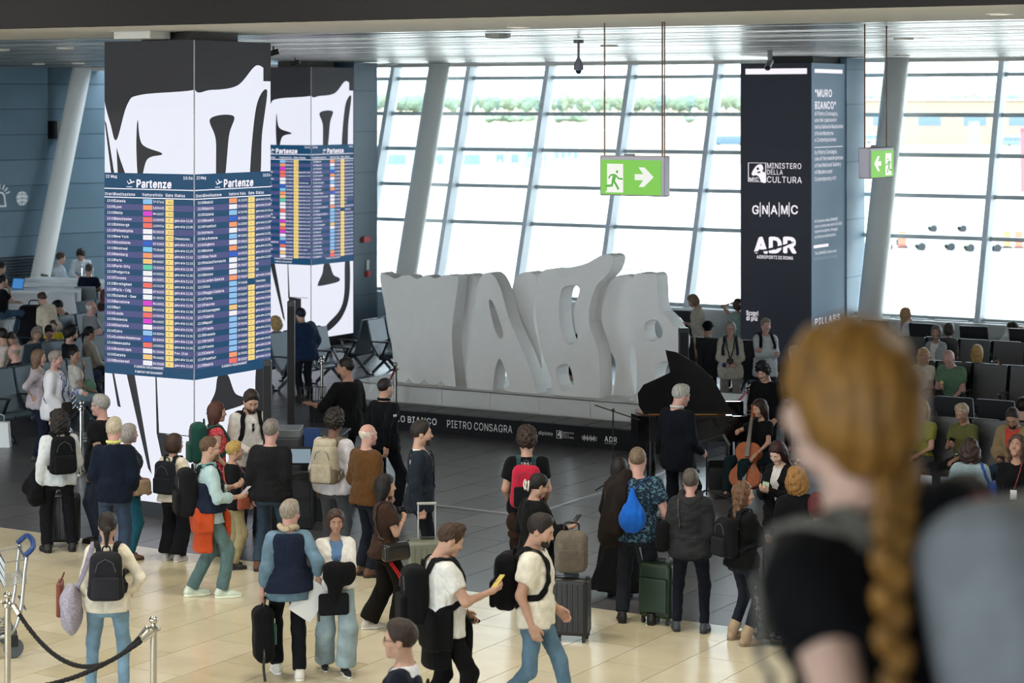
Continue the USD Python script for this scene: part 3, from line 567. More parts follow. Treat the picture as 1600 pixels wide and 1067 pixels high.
for s, xb, yb, hp, bd in (('"MURO', 1300, 151, 11, 1), ('BIANCO"', 1306, 170, 11, 1), ('di Pietro Consagra,', 1309, 180.5, 6, 0), ('uno dei capolavori', 1307, 190.5, 6, 0), ('della Galleria Nazionale', 1317, 201, 6, 0), ("d'Arte Moderna", 1302, 211.5, 6, 0), ('e Contemporanea', 1306, 221.5, 6, 0), ('by Pietro Consagra,', 1308, 241, 6, 0), ('one of the masterpieces', 1317, 251, 6, 0), ('of the National Gallery', 1314, 261.5, 6, 0), ('of Modern and', 1300, 272, 6, 0), ('Contemporary Art', 1306, 283, 6, 0),
                      ("All'interno della GNAMC", 1309, 348, 4.5, 0), ('sono conservate oltre 20.000', 1315, 356, 4.5, 0), ('opere tra dipinti, disegni,', 1309, 364, 4.5, 0), ('sculture e installazioni.', 1306, 372.5, 4.5, 0), ('The GNAMC hosts over', 1307, 398.5, 4.5, 0), ('PILLARS', 1313, 509, 10, 1)):
    Ls.append(line(zs, s, 1272.5, xb, yb, hp, dS, bold=bool(bd)))
Ls += [rect2(zs, 1272.5, 230, 1316.5, 229), rect2(zs, 1271, 383.5, 1294, 384.8)]
obj('lettering', sd(cat(Ls)), E_TXT, t, label='white exhibition text on the side'); obj('lettering', sd(line(zs, '20.000 works including', 1271, 1307, 407, 4.5, dS, bold=False)), emit('#8fa0ae'), t)

# ---------------- sculpture on its platform ----------------
PY = 28.85
zp = .335; x0p, x1p = -21.2, onY(1074, 690, 28.85)[0]
t = thing('platform', 'low black platform with white titles and logos along its front', 'stage', (0, 0, 0))
obj('body', bx(x0p, x1p, PY, PY + 3.6, 0, zp - .02), mat('#0d0e11', .6, spec=.2), t)
for i in range(12):
    a = x0p + .01 + i * (x1p - x0p) / 12
    obj('top_panel', bx(a, a + (x1p - x0p) / 12 - .02, PY + .01, PY + .62, zp - .02, zp), mat('#35363a', .45, noise=.2, nscale=6), t)
def pf(m): return xf(m, np.array([[1, 0, 0], [0, 0, -1], [0, 1, 0]]), (0, PY, 0))
def zq(x, y): p = onY(x, y, PY); return p[0], p[2]
dP = 33.6; L2 = []
def pl(s, xa, xb, y, hp, **k): a, b = zq(xa, y), zq(xb, y); L2.append(xf(text(s, hp * dP / F, .0015, width=b[0] - a[0], **k), t=(a[0], a[1] if 'z' not in k else k['z'], .002)))
zt = zq(700, 671)[1]
def pl(s, xa, xb, h, z, bold=False):
    a, b = zq(xa, 668)[0], zq(xb, 668)[0]; L2.append(xf(text(s, h, .0015, width=b - a, bold=bold), t=(a, z, .002)))
pl('MURO BIANCO', 600, 683.5, .098, .135, True); pl('PIETRO CONSAGRA', 698, 801.5, .115, .115)
pl('Ferro dipinto', 821, 864.5, .052, .135); pl('MINISTERO', 879, 897, .022, .185); pl('DELLA', 879, 889, .022, .15); pl('CULTURA', 879, 897, .024, .115)
for ch, xa in (('G', 909), ('N', 914), ('A', 919), ('M', 924), ('C', 929)): pl(ch, xa, xa + 4.6, .05, .12, True)
pl('ADR', 944.5, 965, .075, .12, True); pl('AEROPORTI DI ROMA', 945, 963, .016, .085)
for x in (913.2, 918.2, 923.2, 928.2): a = zq(x, 668)[0]; L2.append(rect(a - .004, a + .004, .10, .19, .002))
a = zq(869.5, 668)[0]; b = zq(878, 668)[0]; L2 += [rect(a, b, .10, .108, .002), rect(a, b, .212, .22, .002), rect(a, a + .008, .10, .22, .002), rect(b - .008, b, .10, .22, .002)]
L2.append(xf(prism(affinity.scale(emb, b - a, .11, origin=(0, 0)), .0015), t=(a, .105, .002)))
obj('lettering', pf(cat(L2)), mat('#d8d9dc', .6), t, label='white titles and logos')
SY = PY + .70
t = thing('sculpture_plinth', 'long white plinth of flat panels between the black platform and the white sculpture', 'plinth', (0, 0, 0))
zq2 = onY(750, 612, SY)[2]
obj('core', bx(x0p + .3, x1p - .2, SY + .02, SY + 1.9, zp - .02, zq2 - .01), mat('#cfcdca', .7), t)
n_ = 7
for i in range(n_):
    a = x0p + .3 + i * (x1p - x0p - .5) / n_; obj('panel', bx(a + .003, a + (x1p - x0p - .5) / n_ - .003, SY, SY + .02, zp, zq2), mat('#d2d0cd', .7), t)
    obj('panel', bx(a + .003, a + (x1p - x0p - .5) / n_ - .003, SY, SY + 1.9, zq2 - .01, zq2), mat('#d8d6d3', .7), t)
# generic abstract sculpture: wavy white cut-out slabs standing side by side
sc = thing('abstract_sculpture', 'tall white abstract sculpture of wavy cut-out slabs on the long white plinth', 'sculpture', (0, 0, 0))
M_sc = mat('#e4e2df', .75, noise=.02)
YS = SY + .35
def sq(x, y, Y): p = onY(x, y, Y); return p[0], p[2]
def slab(pts, holes, y0, th, n=8, bevel=.012):
    out = blob([sq(x, y, y0) for x, y in pts], n)
    for h in holes: out = out.difference(blob([sq(x, y, y0) for x, y in h], n))
    out = out.intersection(sbox(-40, zq2, 0, 9)).simplify(.004)
    m = prism(out, th - .0)
    obj('slab', xf(m, np.array([[1, 0, 0], [0, 0, -1], [0, 1, 0]]), (0, y0 + th, 0)), M_sc, sc)
R_ = 640
slab([(594, 436), (604, 429), (617, 435), (628, 431), (640, 430), (652, 436), (666, 430), (680, 435), (694, 430), (709, 431), (716, 438), (706, 520), (712, 600), (716, R_), (690, R_), (688, 612), (684, R_), (664, R_), (662, 606), (658, R_), (640, R_), (638, 603), (634, R_), (622, R_), (612, 540)], [], YS, .30)
slab([(722, 434), (738, 430), (746, 445), (740, 490), (760, 540), (772, 590), (770, R_), (752, R_), (748, 560), (740, R_), (718, R_), (722, 540), (716, 480)], [], YS + .38, .34)
slab([(742, 470), (752, 432), (768, 428), (782, 450), (796, 500), (822, 560), (838, 610), (836, R_), (800, R_), (796, 600), (780, 560), (770, 605), (776, R_), (740, R_), (728, 580)], [[(764, 470), (772, 476), (786, 520), (780, 528), (770, 505)]], YS - .10, .34)
slab([(798, 470), (806, 434), (826, 425), (838, 440), (834, 500), (846, 560), (842, R_ + 4), (818, R_ + 4), (816, 560), (804, 510)], [], YS + .36, .36)
slab([(846, 425), (880, 420), (915, 412), (942, 398), (958, 402), (952, 425), (930, 450), (920, 500), (936, 560), (930, R_ + 6), (876, R_ + 6), (860, 590), (844, 540), (836, 470)], [[(878, 452), (905, 450), (896, 490), (902, 530), (884, 536), (874, 500)], [(870, 575), (888, 570), (896, 600), (884, 612), (872, 600)]], YS - .06, .40)
slab([(940, 470), (955, 436), (976, 430), (990, 440), (992, 500), (984, 560), (992, R_ + 8), (956, R_ + 8), (962, 570), (944, 530)], [], YS + .40, .34)
slab([(988, 436), (1010, 428), (1026, 432), (1030, 480), (1046, 500), (1062, 530), (1054, 560), (1030, 568), (1022, 600), (1028, R_ + 12), (998, R_ + 12), (994, 560), (984, 520)], [[(1008, 505), (1026, 500), (1036, 522), (1020, 534), (1008, 526)]], YS - .14, .36)
for px in (637, 662, 688, 748, 796, 992): p = onY(px, 612, YS - .02); obj('wedge', lathe([(.13, 0), (.02, .10), (.001, .13)], 4, (p[0], YS + .04, zq2)), M_sc, sc)
# glass guards
gg = usdkit.material(stage, '/World/Looks/guard_glass', {'t': ('transparent_bsdf', {'color': (0.985, 0.99, 0.99)}), 'g': ('glossy_bsdf', {'roughness': 0.02, 'color': (1, 1, 1)}), 'f': ('fresnel', {'IOR': 1.12}), 'm': ('mix_closure', {})}, [('f.fac', 'm.fac'), ('t.BSDF', 'm.closure1'), ('g.BSDF', 'm.closure2')], surface='m.closure')
g = thing('glass_screen', 'thin clear glass guard standing behind the right end of the white sculpture', 'glass screen', (0, 0, 0))
b = onY(1022, 424, SY + 1.85); a = onY(940, 430, SY + 1.85)
obj('pane', bx(a[0], b[0], SY + 1.85, SY + 1.862, zq2, b[2]), gg, g); obj('edge', bx(a[0], b[0], SY + 1.848, SY + 1.864, b[2], b[2] + .012), mat('#b9d2c6', .2), g)
g = thing('glass_screen', 'low clear glass guard along the front of the sculpture plinth', 'glass screen', (0, 0, 0))
xa = onY(785, 640, SY - .08)[0]
for i in range(-2, 2):
    a = xa + i * 2.0; obj('pane', bx(max(a, x0p + .1) + .008, min(a + 1.99, x1p - .1), SY - .08, SY - .068, zp, .82), gg, g)

# ---------------- hanging signs, cameras ----------------
def man_icon():
    L = lambda pts, w: LineString(pts).buffer(w, cap_style=2, join_style=1)
    return Point(.62, .80).buffer(.062).union(L([(.50, .66), (.42, .40)], .085)).union(L([(.50, .68), (.30, .66), (.18, .52)], .035)).union(L([(.52, .68), (.70, .52), (.92, .50)], .035)).union(L([(.44, .42), (.58, .25), (.70, .06)], .05)).union(L([(.40, .42), (.36, .22), (.02, .20)], .048))
def exit_sign(label, o, rz, w, h, flip, cables):
    t = thing('exit_sign', label, 'exit sign', o, rz)     # face looks along -y; o is the lower left front corner
    obj('housing', rbox((w / 2, .07, h / 2), (w, .14, h), .012), mat('#8c8a95', .45, .3), t)
    mx = (lambda x: w - x) if flip else (lambda x: x)
    P = lambda poly, d: xf(prism(affinity.scale(affinity.translate(poly, 0, 0), -1 if flip else 1, 1, origin=(w / 2, 0)), .003), np.array([[1, 0, 0], [0, 0, -1], [0, 1, 0]]), (0, -d, 0))
    obj('light_panel', P(sbox(.02 * w, .03 * h, .95 * w, .90 * h), .001), emit('#7ec850', 1.0), t, label='glowing green face')
    dr = sbox(.12 * w, .10 * h, .37 * w, .80 * h)
    man = affinity.scale(man_icon(), .30 * w, .60 * h, origin=(0, 0)); man = affinity.translate(man, .09 * w, .12 * h)
    step = Polygon([(.09 * w, .08 * h), (.37 * w, .08 * h), (.37 * w, .14 * h), (.12 * w, .13 * h)])
    obj('pictogram', P(dr.union(step).difference(man), .004), emit('#f2f3ea'), t, label='white doorway around a running figure')
    obj('pictogram', P(man, .004), emit('#5cae45'), t)
    ar = Polygon([(.55, .40), (.68, .40), (.61, .23), (.69, .23), (.84, .48), (.70, .72), (.61, .72), (.68, .55), (.55, .55)])
    obj('arrow', P(affinity.scale(ar, w, h, origin=(0, 0)), .004), emit('#eef1ea'), t)
    for x in cables: obj('cable', bar((x, .07, h), (x, .07, CEIL - o[2]), .009), mat('#6b5a52', .5, .4), t)
    obj('bracket', rbox((w * .42, .07, h + .008), (.12, .05, .03), .01), mat('#6d6c76', .5), t)
YE = 21.6
a, b = onY(937, 305, YE), onY(1038, 305, YE); zt_ = onY(937, 243, YE)[2]
w_ = b[0] - a[0]
exit_sign('hanging green exit sign with running figure and arrow pointing right', a, 0, w_, zt_ - a[2], False, (w_ * .03, w_ * .925, w_ * .96))
XE = onY(1360, 280, 23.4)[0]
a = onX(1359, 279.5, XE); b = onX(1396.5, 279, XE); zt_ = onX(1359, 231, XE)[2]; w_ = b[1] - a[1]
exit_sign('hanging green exit sign with arrow pointing left beside the right leaning column', a, math.pi / 2, w_, zt_ - a[2], True, (w_ * .03, w_ * .93))
p = G(904, 62, CEIL)
t = thing('dome_camera', 'grey dome camera hanging from the slatted ceiling on a short pole', 'security camera', (p[0], p[1], CEIL))
k_ = depth(p) / F
obj('mount', lathe([(.001, 0), (8 * k_, 0), (8 * k_, -.05), (.001, -.05)], 20), mat('#7c7d84', .5), t)
obj('pole', bar((0, 0, -.03), (0, 0, -32 * k_), 1.9 * k_), mat('#85868c', .5), t)
obj('housing', lathe([(1.9 * k_, -28 * k_), (4 * k_, -32 * k_), (7 * k_, -38 * k_), (8.2 * k_, -45 * k_), (6.5 * k_, -48 * k_), (.001, -48 * k_)], 24), mat('#8d8d97', .45), t, smooth=30)
obj('dome', ball((0, 0, -48 * k_), (5 * k_, 5 * k_, 6 * k_)), mat('#1c3347', .1), t, smooth=True)
p = G(1203, 80, CEIL)
t = thing('bullet_camera', 'small grey tube camera hanging in front of the information pillar top', 'security camera', (p[0], p[1], CEIL), TH)
obj('mount', bxc((0, 0, -.05), (.08, .08, .14)), mat('#a5a6aa', .5), t); obj('arm', bar((0, 0, -.1), (-.03, 0, -.22), .025), mat('#9a9ba0', .5), t)
obj('barrel', bar((.02, .08, -.17), (-.06, -.14, -.29), .055, 16), mat('#8d8e93', .4), t); obj('lens', bar((-.06, -.14, -.29), (-.065, -.152, -.297), .042, 16), mat('#0f1216', .2), t)
for px, py, lb in ((427, 86, 'small black spotlight on the top right corner of the near departures pillar'), (461, 104, 'tiny black spotlight below the ceiling between the two departures pillars')):
    p = G(px, py - 14, CEIL)
    t = thing('spotlight', lb, 'spotlight', (p[0], p[1], CEIL)); obj('stem', bar((0, 0, 0), (0, 0, -.1), .015), mat('#222326', .5), t); obj('head', bar((-.07, -.04, -.13), (.08, .04, -.08), .045, 14), mat('#1b1c1f', .4), t)
# ---------------- people: signed distance bodies meshed with surface nets ----------------
def s_cone(p, a, b, ra, rb):
    a, b = np.asarray(a, np.float32), np.asarray(b, np.float32); ba = b - a
    t = np.clip(((p - a) @ ba) / max(float(ba @ ba), 1e-9), 0, 1)
    q = p - a - t[..., None] * ba
    return np.sqrt((q * q).sum(-1)) - (ra + (rb - ra) * t)
def s_chain(p, pts, rs, k=0.02):
    d = None
    for i in range(len(pts) - 1):
        e = s_cone(p, pts[i], pts[i + 1], rs[i], rs[i + 1]); d = e if d is None else smin(d, e, k)
    return d
def s_ell(p, c, r, M=None):
    q = p - np.asarray(c, np.float32)
    if M is not None: q = q @ np.asarray(M, np.float32)
    q = q / np.asarray(r, np.float32); k0 = np.sqrt((q * q).sum(-1)); g = q / np.asarray(r, np.float32); k1 = np.sqrt((g * g).sum(-1)) + 1e-6
    return k0 * (k0 - 1) / k1
def s_box(p, c, hs, r, M=None):
    q = p - np.asarray(c, np.float32)
    if M is not None: q = q @ np.asarray(M, np.float32)
    q = np.abs(q) - (np.asarray(hs, np.float32) - r)
    return np.sqrt((np.maximum(q, 0) ** 2).sum(-1)) + np.minimum(q.max(-1), 0) - r
def smin(a, b, k):
    h = np.maximum(k - np.abs(a - b), 0) / k; return np.minimum(a, b) - h * h * k * 0.25
def smax(a, b, k): return -smin(-a, -b, k)
_E = [((0, 0, 0), (1, 0, 0)), ((0, 1, 0), (1, 1, 0)), ((0, 0, 1), (1, 0, 1)), ((0, 1, 1), (1, 1, 1)), ((0, 0, 0), (0, 1, 0)), ((1, 0, 0), (1, 1, 0)), ((0, 0, 1), (0, 1, 1)), ((1, 0, 1), (1, 1, 1)), ((0, 0, 0), (0, 0, 1)), ((1, 0, 0), (1, 0, 1)), ((0, 1, 0), (0, 1, 1)), ((1, 1, 0), (1, 1, 1))]
def nets(fn, lo, hi, h):
    lo, hi = np.asarray(lo, float) - 1.5 * h, np.asarray(hi, float) + 1.5 * h
    n = np.ceil((hi - lo) / h).astype(int) + 1
    ax = [(lo[i] + h * np.arange(n[i])).astype(np.float32) for i in range(3)]
    P = np.stack(np.meshgrid(*ax, indexing='ij'), -1)
    D = fn(P.reshape(-1, 3)).reshape(n); D = np.where(np.abs(D) < 1e-7, 1e-7, D)
    for a in range(3):
        sl = [slice(None)] * 3
        for e in (0, -1): sl[a] = e; D[tuple(sl)] = np.maximum(D[tuple(sl)], h * 0.3)
    s = D < 0; m = n - 1
    def C(A, o): return A[o[0]:o[0] + m[0], o[1]:o[1] + m[1], o[2]:o[2] + m[2]]
    cnt = sum(C(s, (i, j, k)).astype(np.int8) for i in (0, 1) for j in (0, 1) for k in (0, 1))
    ci = np.argwhere((cnt > 0) & (cnt < 8)); idx = np.full(m, -1, np.int32); idx[tuple(ci.T)] = np.arange(len(ci))
    pos, w = np.zeros((len(ci), 3)), np.zeros(len(ci))
    for o0, o1 in _E:
        d0, d1 = D[tuple((ci + o0).T)], D[tuple((ci + o1).T)]; x = (d0 < 0) != (d1 < 0)
        t = (d0[x] / (d0[x] - d1[x]))[:, None]; pos[x] += np.asarray(o0) + t * (np.asarray(o1) - np.asarray(o0)); w[x] += 1
    v = lo + h * (ci + pos / w[:, None]); F_ = []
    for a in range(3):
        b, c = (a + 1) % 3, (a + 2) % 3
        sl0, sl1 = [slice(1, m[i]) for i in range(3)], [slice(1, m[i]) for i in range(3)]
        sl0[a], sl1[a] = slice(0, m[a]), slice(1, m[a] + 1)
        s0, s1 = s[tuple(sl0)], s[tuple(sl1)]; e = np.argwhere(s0 != s1)
        if not len(e): continue
        fl_ = s0[tuple(e.T)]; e = e + 1; e[:, a] -= 1
        def q(db, dc):
            f = e.copy(); f[:, b] += db; f[:, c] += dc; return idx[tuple(f.T)]
        Q = np.stack([q(-1, -1), q(0, -1), q(0, 0), q(-1, 0)], 1); Q[~fl_] = Q[~fl_][:, ::-1]; F_.append(Q)
    Q = np.vstack(F_); Q = Q[(Q >= 0).all(1)]
    return v, np.vstack([Q[:, [0, 1, 2]], Q[:, [0, 2, 3]]])
def wob(p, sc, seed=0):
    """cheap smooth noise from a few sine waves, about -1..1"""
    r = np.random.default_rng(seed); o = 0
    for k in range(5):
        d = r.normal(size=3); d /= np.linalg.norm(d); o = o + np.sin((p @ d.astype(np.float32)) * float(sc * r.uniform(.7, 1.7)) + float(r.uniform(0, 6.28)))
    return o / 2.6

# --- heads ---
def head_sdf(p, sex):
    m = sex == 'm'
    d = s_ell(p, (0, -.012, .035), (.075, .095, .087))
    d = smin(d, s_ell(p, (0, .022, -.03), (.060 if m else .056, .070, .078)), .05)
    d = smin(d, s_cone(p, (-.014 if m else -.008, .066, -.096), (.014 if m else .008, .066, -.096), .021, .021), .04)
    d = smin(d, s_cone(p, (-.045, .0, -.07), (.045, .0, -.07), .02, .02), .04)
    d = smin(d, s_cone(p, (-.034, .078, .018), (.034, .078, .018), .012 if m else .009, .012 if m else .009), .025)
    for s in (-1, 1):
        d = smax(d, -s_ell(p, (s * .031, .101, .000), (.017, .018, .011)), .014)
        d = smin(d, s_ell(p, (s * .042, .062, -.032), (.022, .022, .02)), .03)
        d = smin(d, s_ell(p, (s * .031, .077, .000), (.013, .012, .009)), .004)
    d = smin(d, s_cone(p, (0, .088, .008), (0, .108, -.034), .007, .0115), .014)
    for s in (-1, 1): d = smin(d, s_ell(p, (s * .011, .096, -.038), (.009, .010, .008)), .008)
    d = smin(d, s_ell(p, (0, .087, -.060), (.021, .011, .0055)), .006); d = smin(d, s_ell(p, (0, .085, -.071), (.018, .011, .006)), .006)
    for s in (-1, 1):
        e = s_ell(p, (s * .078, -.008, -.006), (.011, .021, .033)); e = smax(e, -s_ell(p, (s * .089, -.004, -.004), (.008, .012, .02)), .006); d = smin(d, e, .012)
    r = .054 if m else .045
    return smin(d, s_cone(p, (0, -.018, -.05), (0, -.048, -.21), r, r * 1.08), .035)
_heads = {}
def head_mesh(sex, h):
    if (sex, h) not in _heads: _heads[sex, h] = nets(lambda p: head_sdf(p, sex), (-.1, -.12, -.23), (.1, .13, .13), h)
    return _heads[sex, h]
def cran(p, g): return s_ell(p, (0, -.012, .035), (.075 + g, .095 + g, .087 + g))
def hair_sdf(style, seed):
    """hair in head space; front kept clear of the face"""
    def f(p):
        x, y, z = p[:, 0], p[:, 1], p[:, 2]
        line = (y - (.026 + .62 * (z + .005))) * .8                      # keeps hair behind the hairline
        nape = -(z + .078)
        st = style
        n = wob(p * np.array([1, 1, .45], np.float32), 150, seed)
        if st == 'crop': return smax(smax(cran(p, .006), line, .01), nape, .01)
        if st == 'short': return smax(smax(smin(cran(p, .013), s_ell(p, (0, .03, .095), (.06, .05, .035)), .03), line - .008, .014), nape, .012) + .002 * n
        if st == 'quiff': return smax(smax(smin(cran(p, .010), s_ell(p, (0, .045, .115), (.055, .045, .032)), .03), line - .012, .014), nape, .012) + .004 * n
        if st == 'fringe': return smax(smax(smax(cran(p, .007), line, .01), -(z + .075), .012), z - .042 - .2 * np.maximum(-y, 0), .02) + .001 * n
        if st == 'curly': return smax(smax(smin(cran(p, .032), s_ell(p, (0, .02, .105), (.085, .08, .065)), .03), line - .020, .02), -(z + .07), .02) + .009 * wob(p, 130, seed) + .004 * wob(p, 260, seed + 1)
        if st in ('bob', 'curlbob', 'crownbob'):
            d = smin(cran(p, .020), s_ell(p, (0, -.03, -.025), (.100, .098, .105)), .04)
            if st == 'curlbob': d = smin(d, s_ell(p, (0, -.04, -.06), (.125, .105, .12)), .05)
            face_ = np.maximum(line - .012, -1); w = (np.abs(x) - .060); d = smax(d, np.where(z > .035, line - .012, np.minimum((y - .055) * .9, 1)), .015)
            d = smax(d, -s_ell(p, (0, .095, -.035), (.060, .085, .085)), .02)
            return smax(d, -(z + (.15 if st == 'curlbob' else .115)), .02) + (.010 * wob(p, 95, seed) if st == 'curlbob' else .003 * n)
        if st in ('long', 'longcurl'):
            d = smin(cran(p, .018), s_ell(p, (0, -.03, -.03), (.094, .095, .11)), .04)
            q = p * np.array([.8, 1.35, 1], np.float32)
            d = smin(d, s_cone(q, (0, -.05, -.05), (0, -.12, -.34), .075, .062 if st == 'long' else .08), .05)
            d = smax(d, np.where(z > .035, line - .010, (y - .048) * .9), .015)
            d = smax(d, -s_ell(p, (0, .095, -.035), (.058, .085, .088)), .02)
            return smax(d, -s_cone(p, (0, .02, -.1), (0, .03, -.3), .055, .09), .02) + (.009 * wob(p, 90, seed) if st == 'longcurl' else .003 * n)
        d = smax(smax(cran(p, .013), line - .004, .012), -(z + .07), .012)
        if st == 'pony': d = smin(d, s_chain(p, [(0, -.10, .02), (0, -.135, -.02), (0, -.135, -.17)], [.022, .032, .014], .02), .02)
        if st == 'bun': d = smin(d, s_ell(p, (0, -.095, .055), (.045, .04, .04)), .02) + .003 * wob(p, 120, seed)
        if st == 'lowbun': d = smin(d, s_ell(p, (0, -.115, -.02), (.05, .04, .045)), .02)
        return d + .002 * n
    lo, hi = {'long': ((-.15, -.21, -.40), (.15, .12, .16)), 'longcurl': ((-.17, -.22, -.44), (.17, .12, .17)), 'pony': ((-.1, -.18, -.2), (.1, .11, .14)), 'curlbob': ((-.15, -.17, -.19), (.15, .11, .17)), 'bob': ((-.13, -.15, -.15), (.13, .11, .15))}.get(style, ((-.12, -.17, -.11), (.12, .11, .18)))
    return f, lo, hi
def beard_sdf(p):
    d = s_ell(p, (0, .022, -.03), (.064, .074, .082)); d = smin(d, s_cone(p, (-.014, .068, -.098), (.014, .068, -.098), .024, .024), .04)
    d = smax(d, p[:, 2] + .028 + .3 * np.maximum(p[:, 1] - .03, 0), .01); d = smax(d, -(p[:, 1] + .01), .01)
    d = smax(d, -s_ell(p, (0, .09, -.064), (.020, .02, .009)), .004); return smax(d, -s_ell(p, (0, .10, -.03), (.017, .03, .018)), .006)
# --- hands: wrist at the origin, fingers along +y, palm to -z, thumb on -x (a right hand) ---
_hands = {}
CURL = dict(relaxed=(18, 26, 18), grip=(62, 80, 45), flat=(4, 6, 4), hold=(38, 42, 28))
def hand_mesh(pose, h):
    if (pose, h) in _hands: return _hands[pose, h]
    c = [math.radians(a) for a in CURL[pose]]
    ch = []
    for i, (x, L) in enumerate(((-.030, .072), (-.010, .080), (.010, .075), (.028, .058))):
        b = np.array([x, .088 - .004 * abs(i - 1), 0.0]); pts = [b]; ang = 0
        for k, fr_ in enumerate((.44, .31, .25)):
            ang += c[k] * (1 + .12 * i); pts.append(pts[-1] + L * fr_ * np.array([x * .12, math.cos(ang), -math.sin(ang)]))
        ch.append((pts, [.0098, .0092, .0085, .0072]))
    tp = [(-.020, .022, -.006), (-.044, .050, -.016), (-.054, .074, -.024), (-.052, .096, -.032)] if pose != 'grip' else [(-.020, .022, -.006), (-.046, .050, -.022), (-.038, .078, -.040), (-.018, .090, -.048)]
    def f(p):
        d = s_box(p, (0, .05, 0), (.040, .045, .014), .013); d = smin(d, s_cone(p, (0, -.03, 0), (0, .02, 0), .024, .026), .03)
        d = smin(d, s_ell(p, (-.022, .035, -.008), (.018, .03, .016)), .015)
        e = None
        for pts, rs in ch:
            g = s_chain(p, pts, rs, .004); e = g if e is None else np.minimum(e, g)
        return smin(smin(d, e, .012), s_chain(p, tp, [.014, .0115, .0105, .009], .006), .010)
    _hands[pose, h] = nets(f, (-.075, -.05, -.10), (.055, .185, .03), h)
    return _hands[pose, h]

ARM = {  # hand position from the shoulder (out, forward, up), elbow side, palm side, fingers
    'down': ((.035, .02, -.52), (.3, -1, 0), (-1, 0, 0), 'relaxed'), 'bent': ((.03, .16, -.46), (.4, -1, -.2), (-1, 0, 0), 'relaxed'), 'fore': ((.02, .22, -.44), (.3, -1, -.2), (-1, 0, 0), 'relaxed'), 'aft': ((.06, -.20, -.46), (.4, -1, 0), (-1, 0, 0), 'relaxed'),
    'phone': ((-.12, .30, -.20), (.6, -.2, -1), (-.2, -.3, 1), 'hold'), 'phone_up': ((-.10, .28, -.04), (.5, -.1, -1), (-.2, -1, .3), 'hold'), 'cross': ((-.25, .20, -.20), (1, .1, -.8), (0, -1, .1), 'flat'), 'cross2': ((-.24, .24, -.25), (1, .1, -.8), (0, -1, .1), 'grip'),
    'clasp': ((-.15, .22, -.38), (1, -.3, -.4), (-.3, -.9, .2), 'hold'), 'strap': ((-.05, .15, -.13), (.6, -.2, -1), (0, -1, 0), 'grip'), 'carry': ((.09, .0, -.53), (.3, -1, 0), (-1, 0, 0), 'grip'), 'hip': ((.05, -.03, -.38), (1, -.6, 0), (-1, 0, .2), 'relaxed'),
    'pocket': ((.05, .07, -.43), (.9, -.8, 0), (-1, 0, 0), 'relaxed'), 'behind': ((-.12, -.17, -.40), (.9, -.5, 0), (0, 1, 0), 'relaxed'), 'push': ((.0, .38, -.28), (.4, -.3, -1), (0, 0, -1), 'grip'), 'pull': ((.12, -.22, -.46), (.4, -1, 0), (-1, 0, 0), 'grip'), 'handle': ((.10, .12, -.47), (.4, -1, 0), (-1, 0, 0), 'grip'),
    'chin': ((-.12, .17, .02), (.5, .2, -1), (-.3, -.6, .6), 'relaxed'), 'head': ((-.03, -.04, .26), (1, .1, .3), (-1, 0, 0), 'relaxed'), 'lap': ((-.09, .30, -.37), (.6, -.4, -.6), (0, 0, -1), 'relaxed'), 'table': ((-.07, .37, -.24), (.7, -.2, -.8), (0, 0, -1), 'relaxed'), 'reach': ((.03, .46, -.20), (.4, -.2, -1), (0, 0, -1), 'hold'),
    'chest': ((-.16, .22, -.16), (.7, .0, -1), (0, -1, .2), 'grip'), 'cello': ((-.02, .34, -.10), (1, 0, -.4), (-1, -.2, 0), 'grip'), 'bow': ((.10, .30, -.38), (1, -.2, -.2), (0, -.2, -1), 'grip')}
def ik(a, t, l1, l2, pole):
    d = t - a; L = np.linalg.norm(d); L2 = min(max(L, abs(l1 - l2) + .01), l1 + l2 - .004); u = d / (L + 1e-9); t = a + u * L2
    x = (l1 * l1 - l2 * l2 + L2 * L2) / (2 * L2); y = math.sqrt(max(l1 * l1 - x * x, 0)); pl = pole - u * (pole @ u)
    return a + u * x + nrm(pl) * y, t
SHAPE = {'m': ([-.16, -.06, .02, .12, .25, .36, .43, .48, .52, .56], [.138, .152, .150, .142, .156, .168, .150, .118, .080, .06], [.100, .112, .110, .106, .116, .118, .106, .086, .070, .055], [-.01, -.014, -.004, .004, .004, -.002, -.010, -.018, -.022, -.025]),
         'f': ([-.16, -.06, .02, .14, .25, .33, .41, .46, .50, .56], [.148, .162, .152, .120, .132, .144, .138, .112, .076, .05], [.104, .120, .108, .092, .104, .122, .102, .080, .064, .05], [-.012, -.018, -.006, .004, .008, .014, .000, -.012, -.02, -.025])}
SHADE = {'fair': '#cba794', 'light': '#b9937f', 'tan': '#a17c69', 'brown': '#715142', 'dark': '#553c32', 'pink': '#c0958a'}
_skin = {}
def skin(c): return mat(SHADE.get(c, c), 0.55, spec=0.35, noise=0.06, nscale=25.0)
PEOPLE = {}
class Body: pass
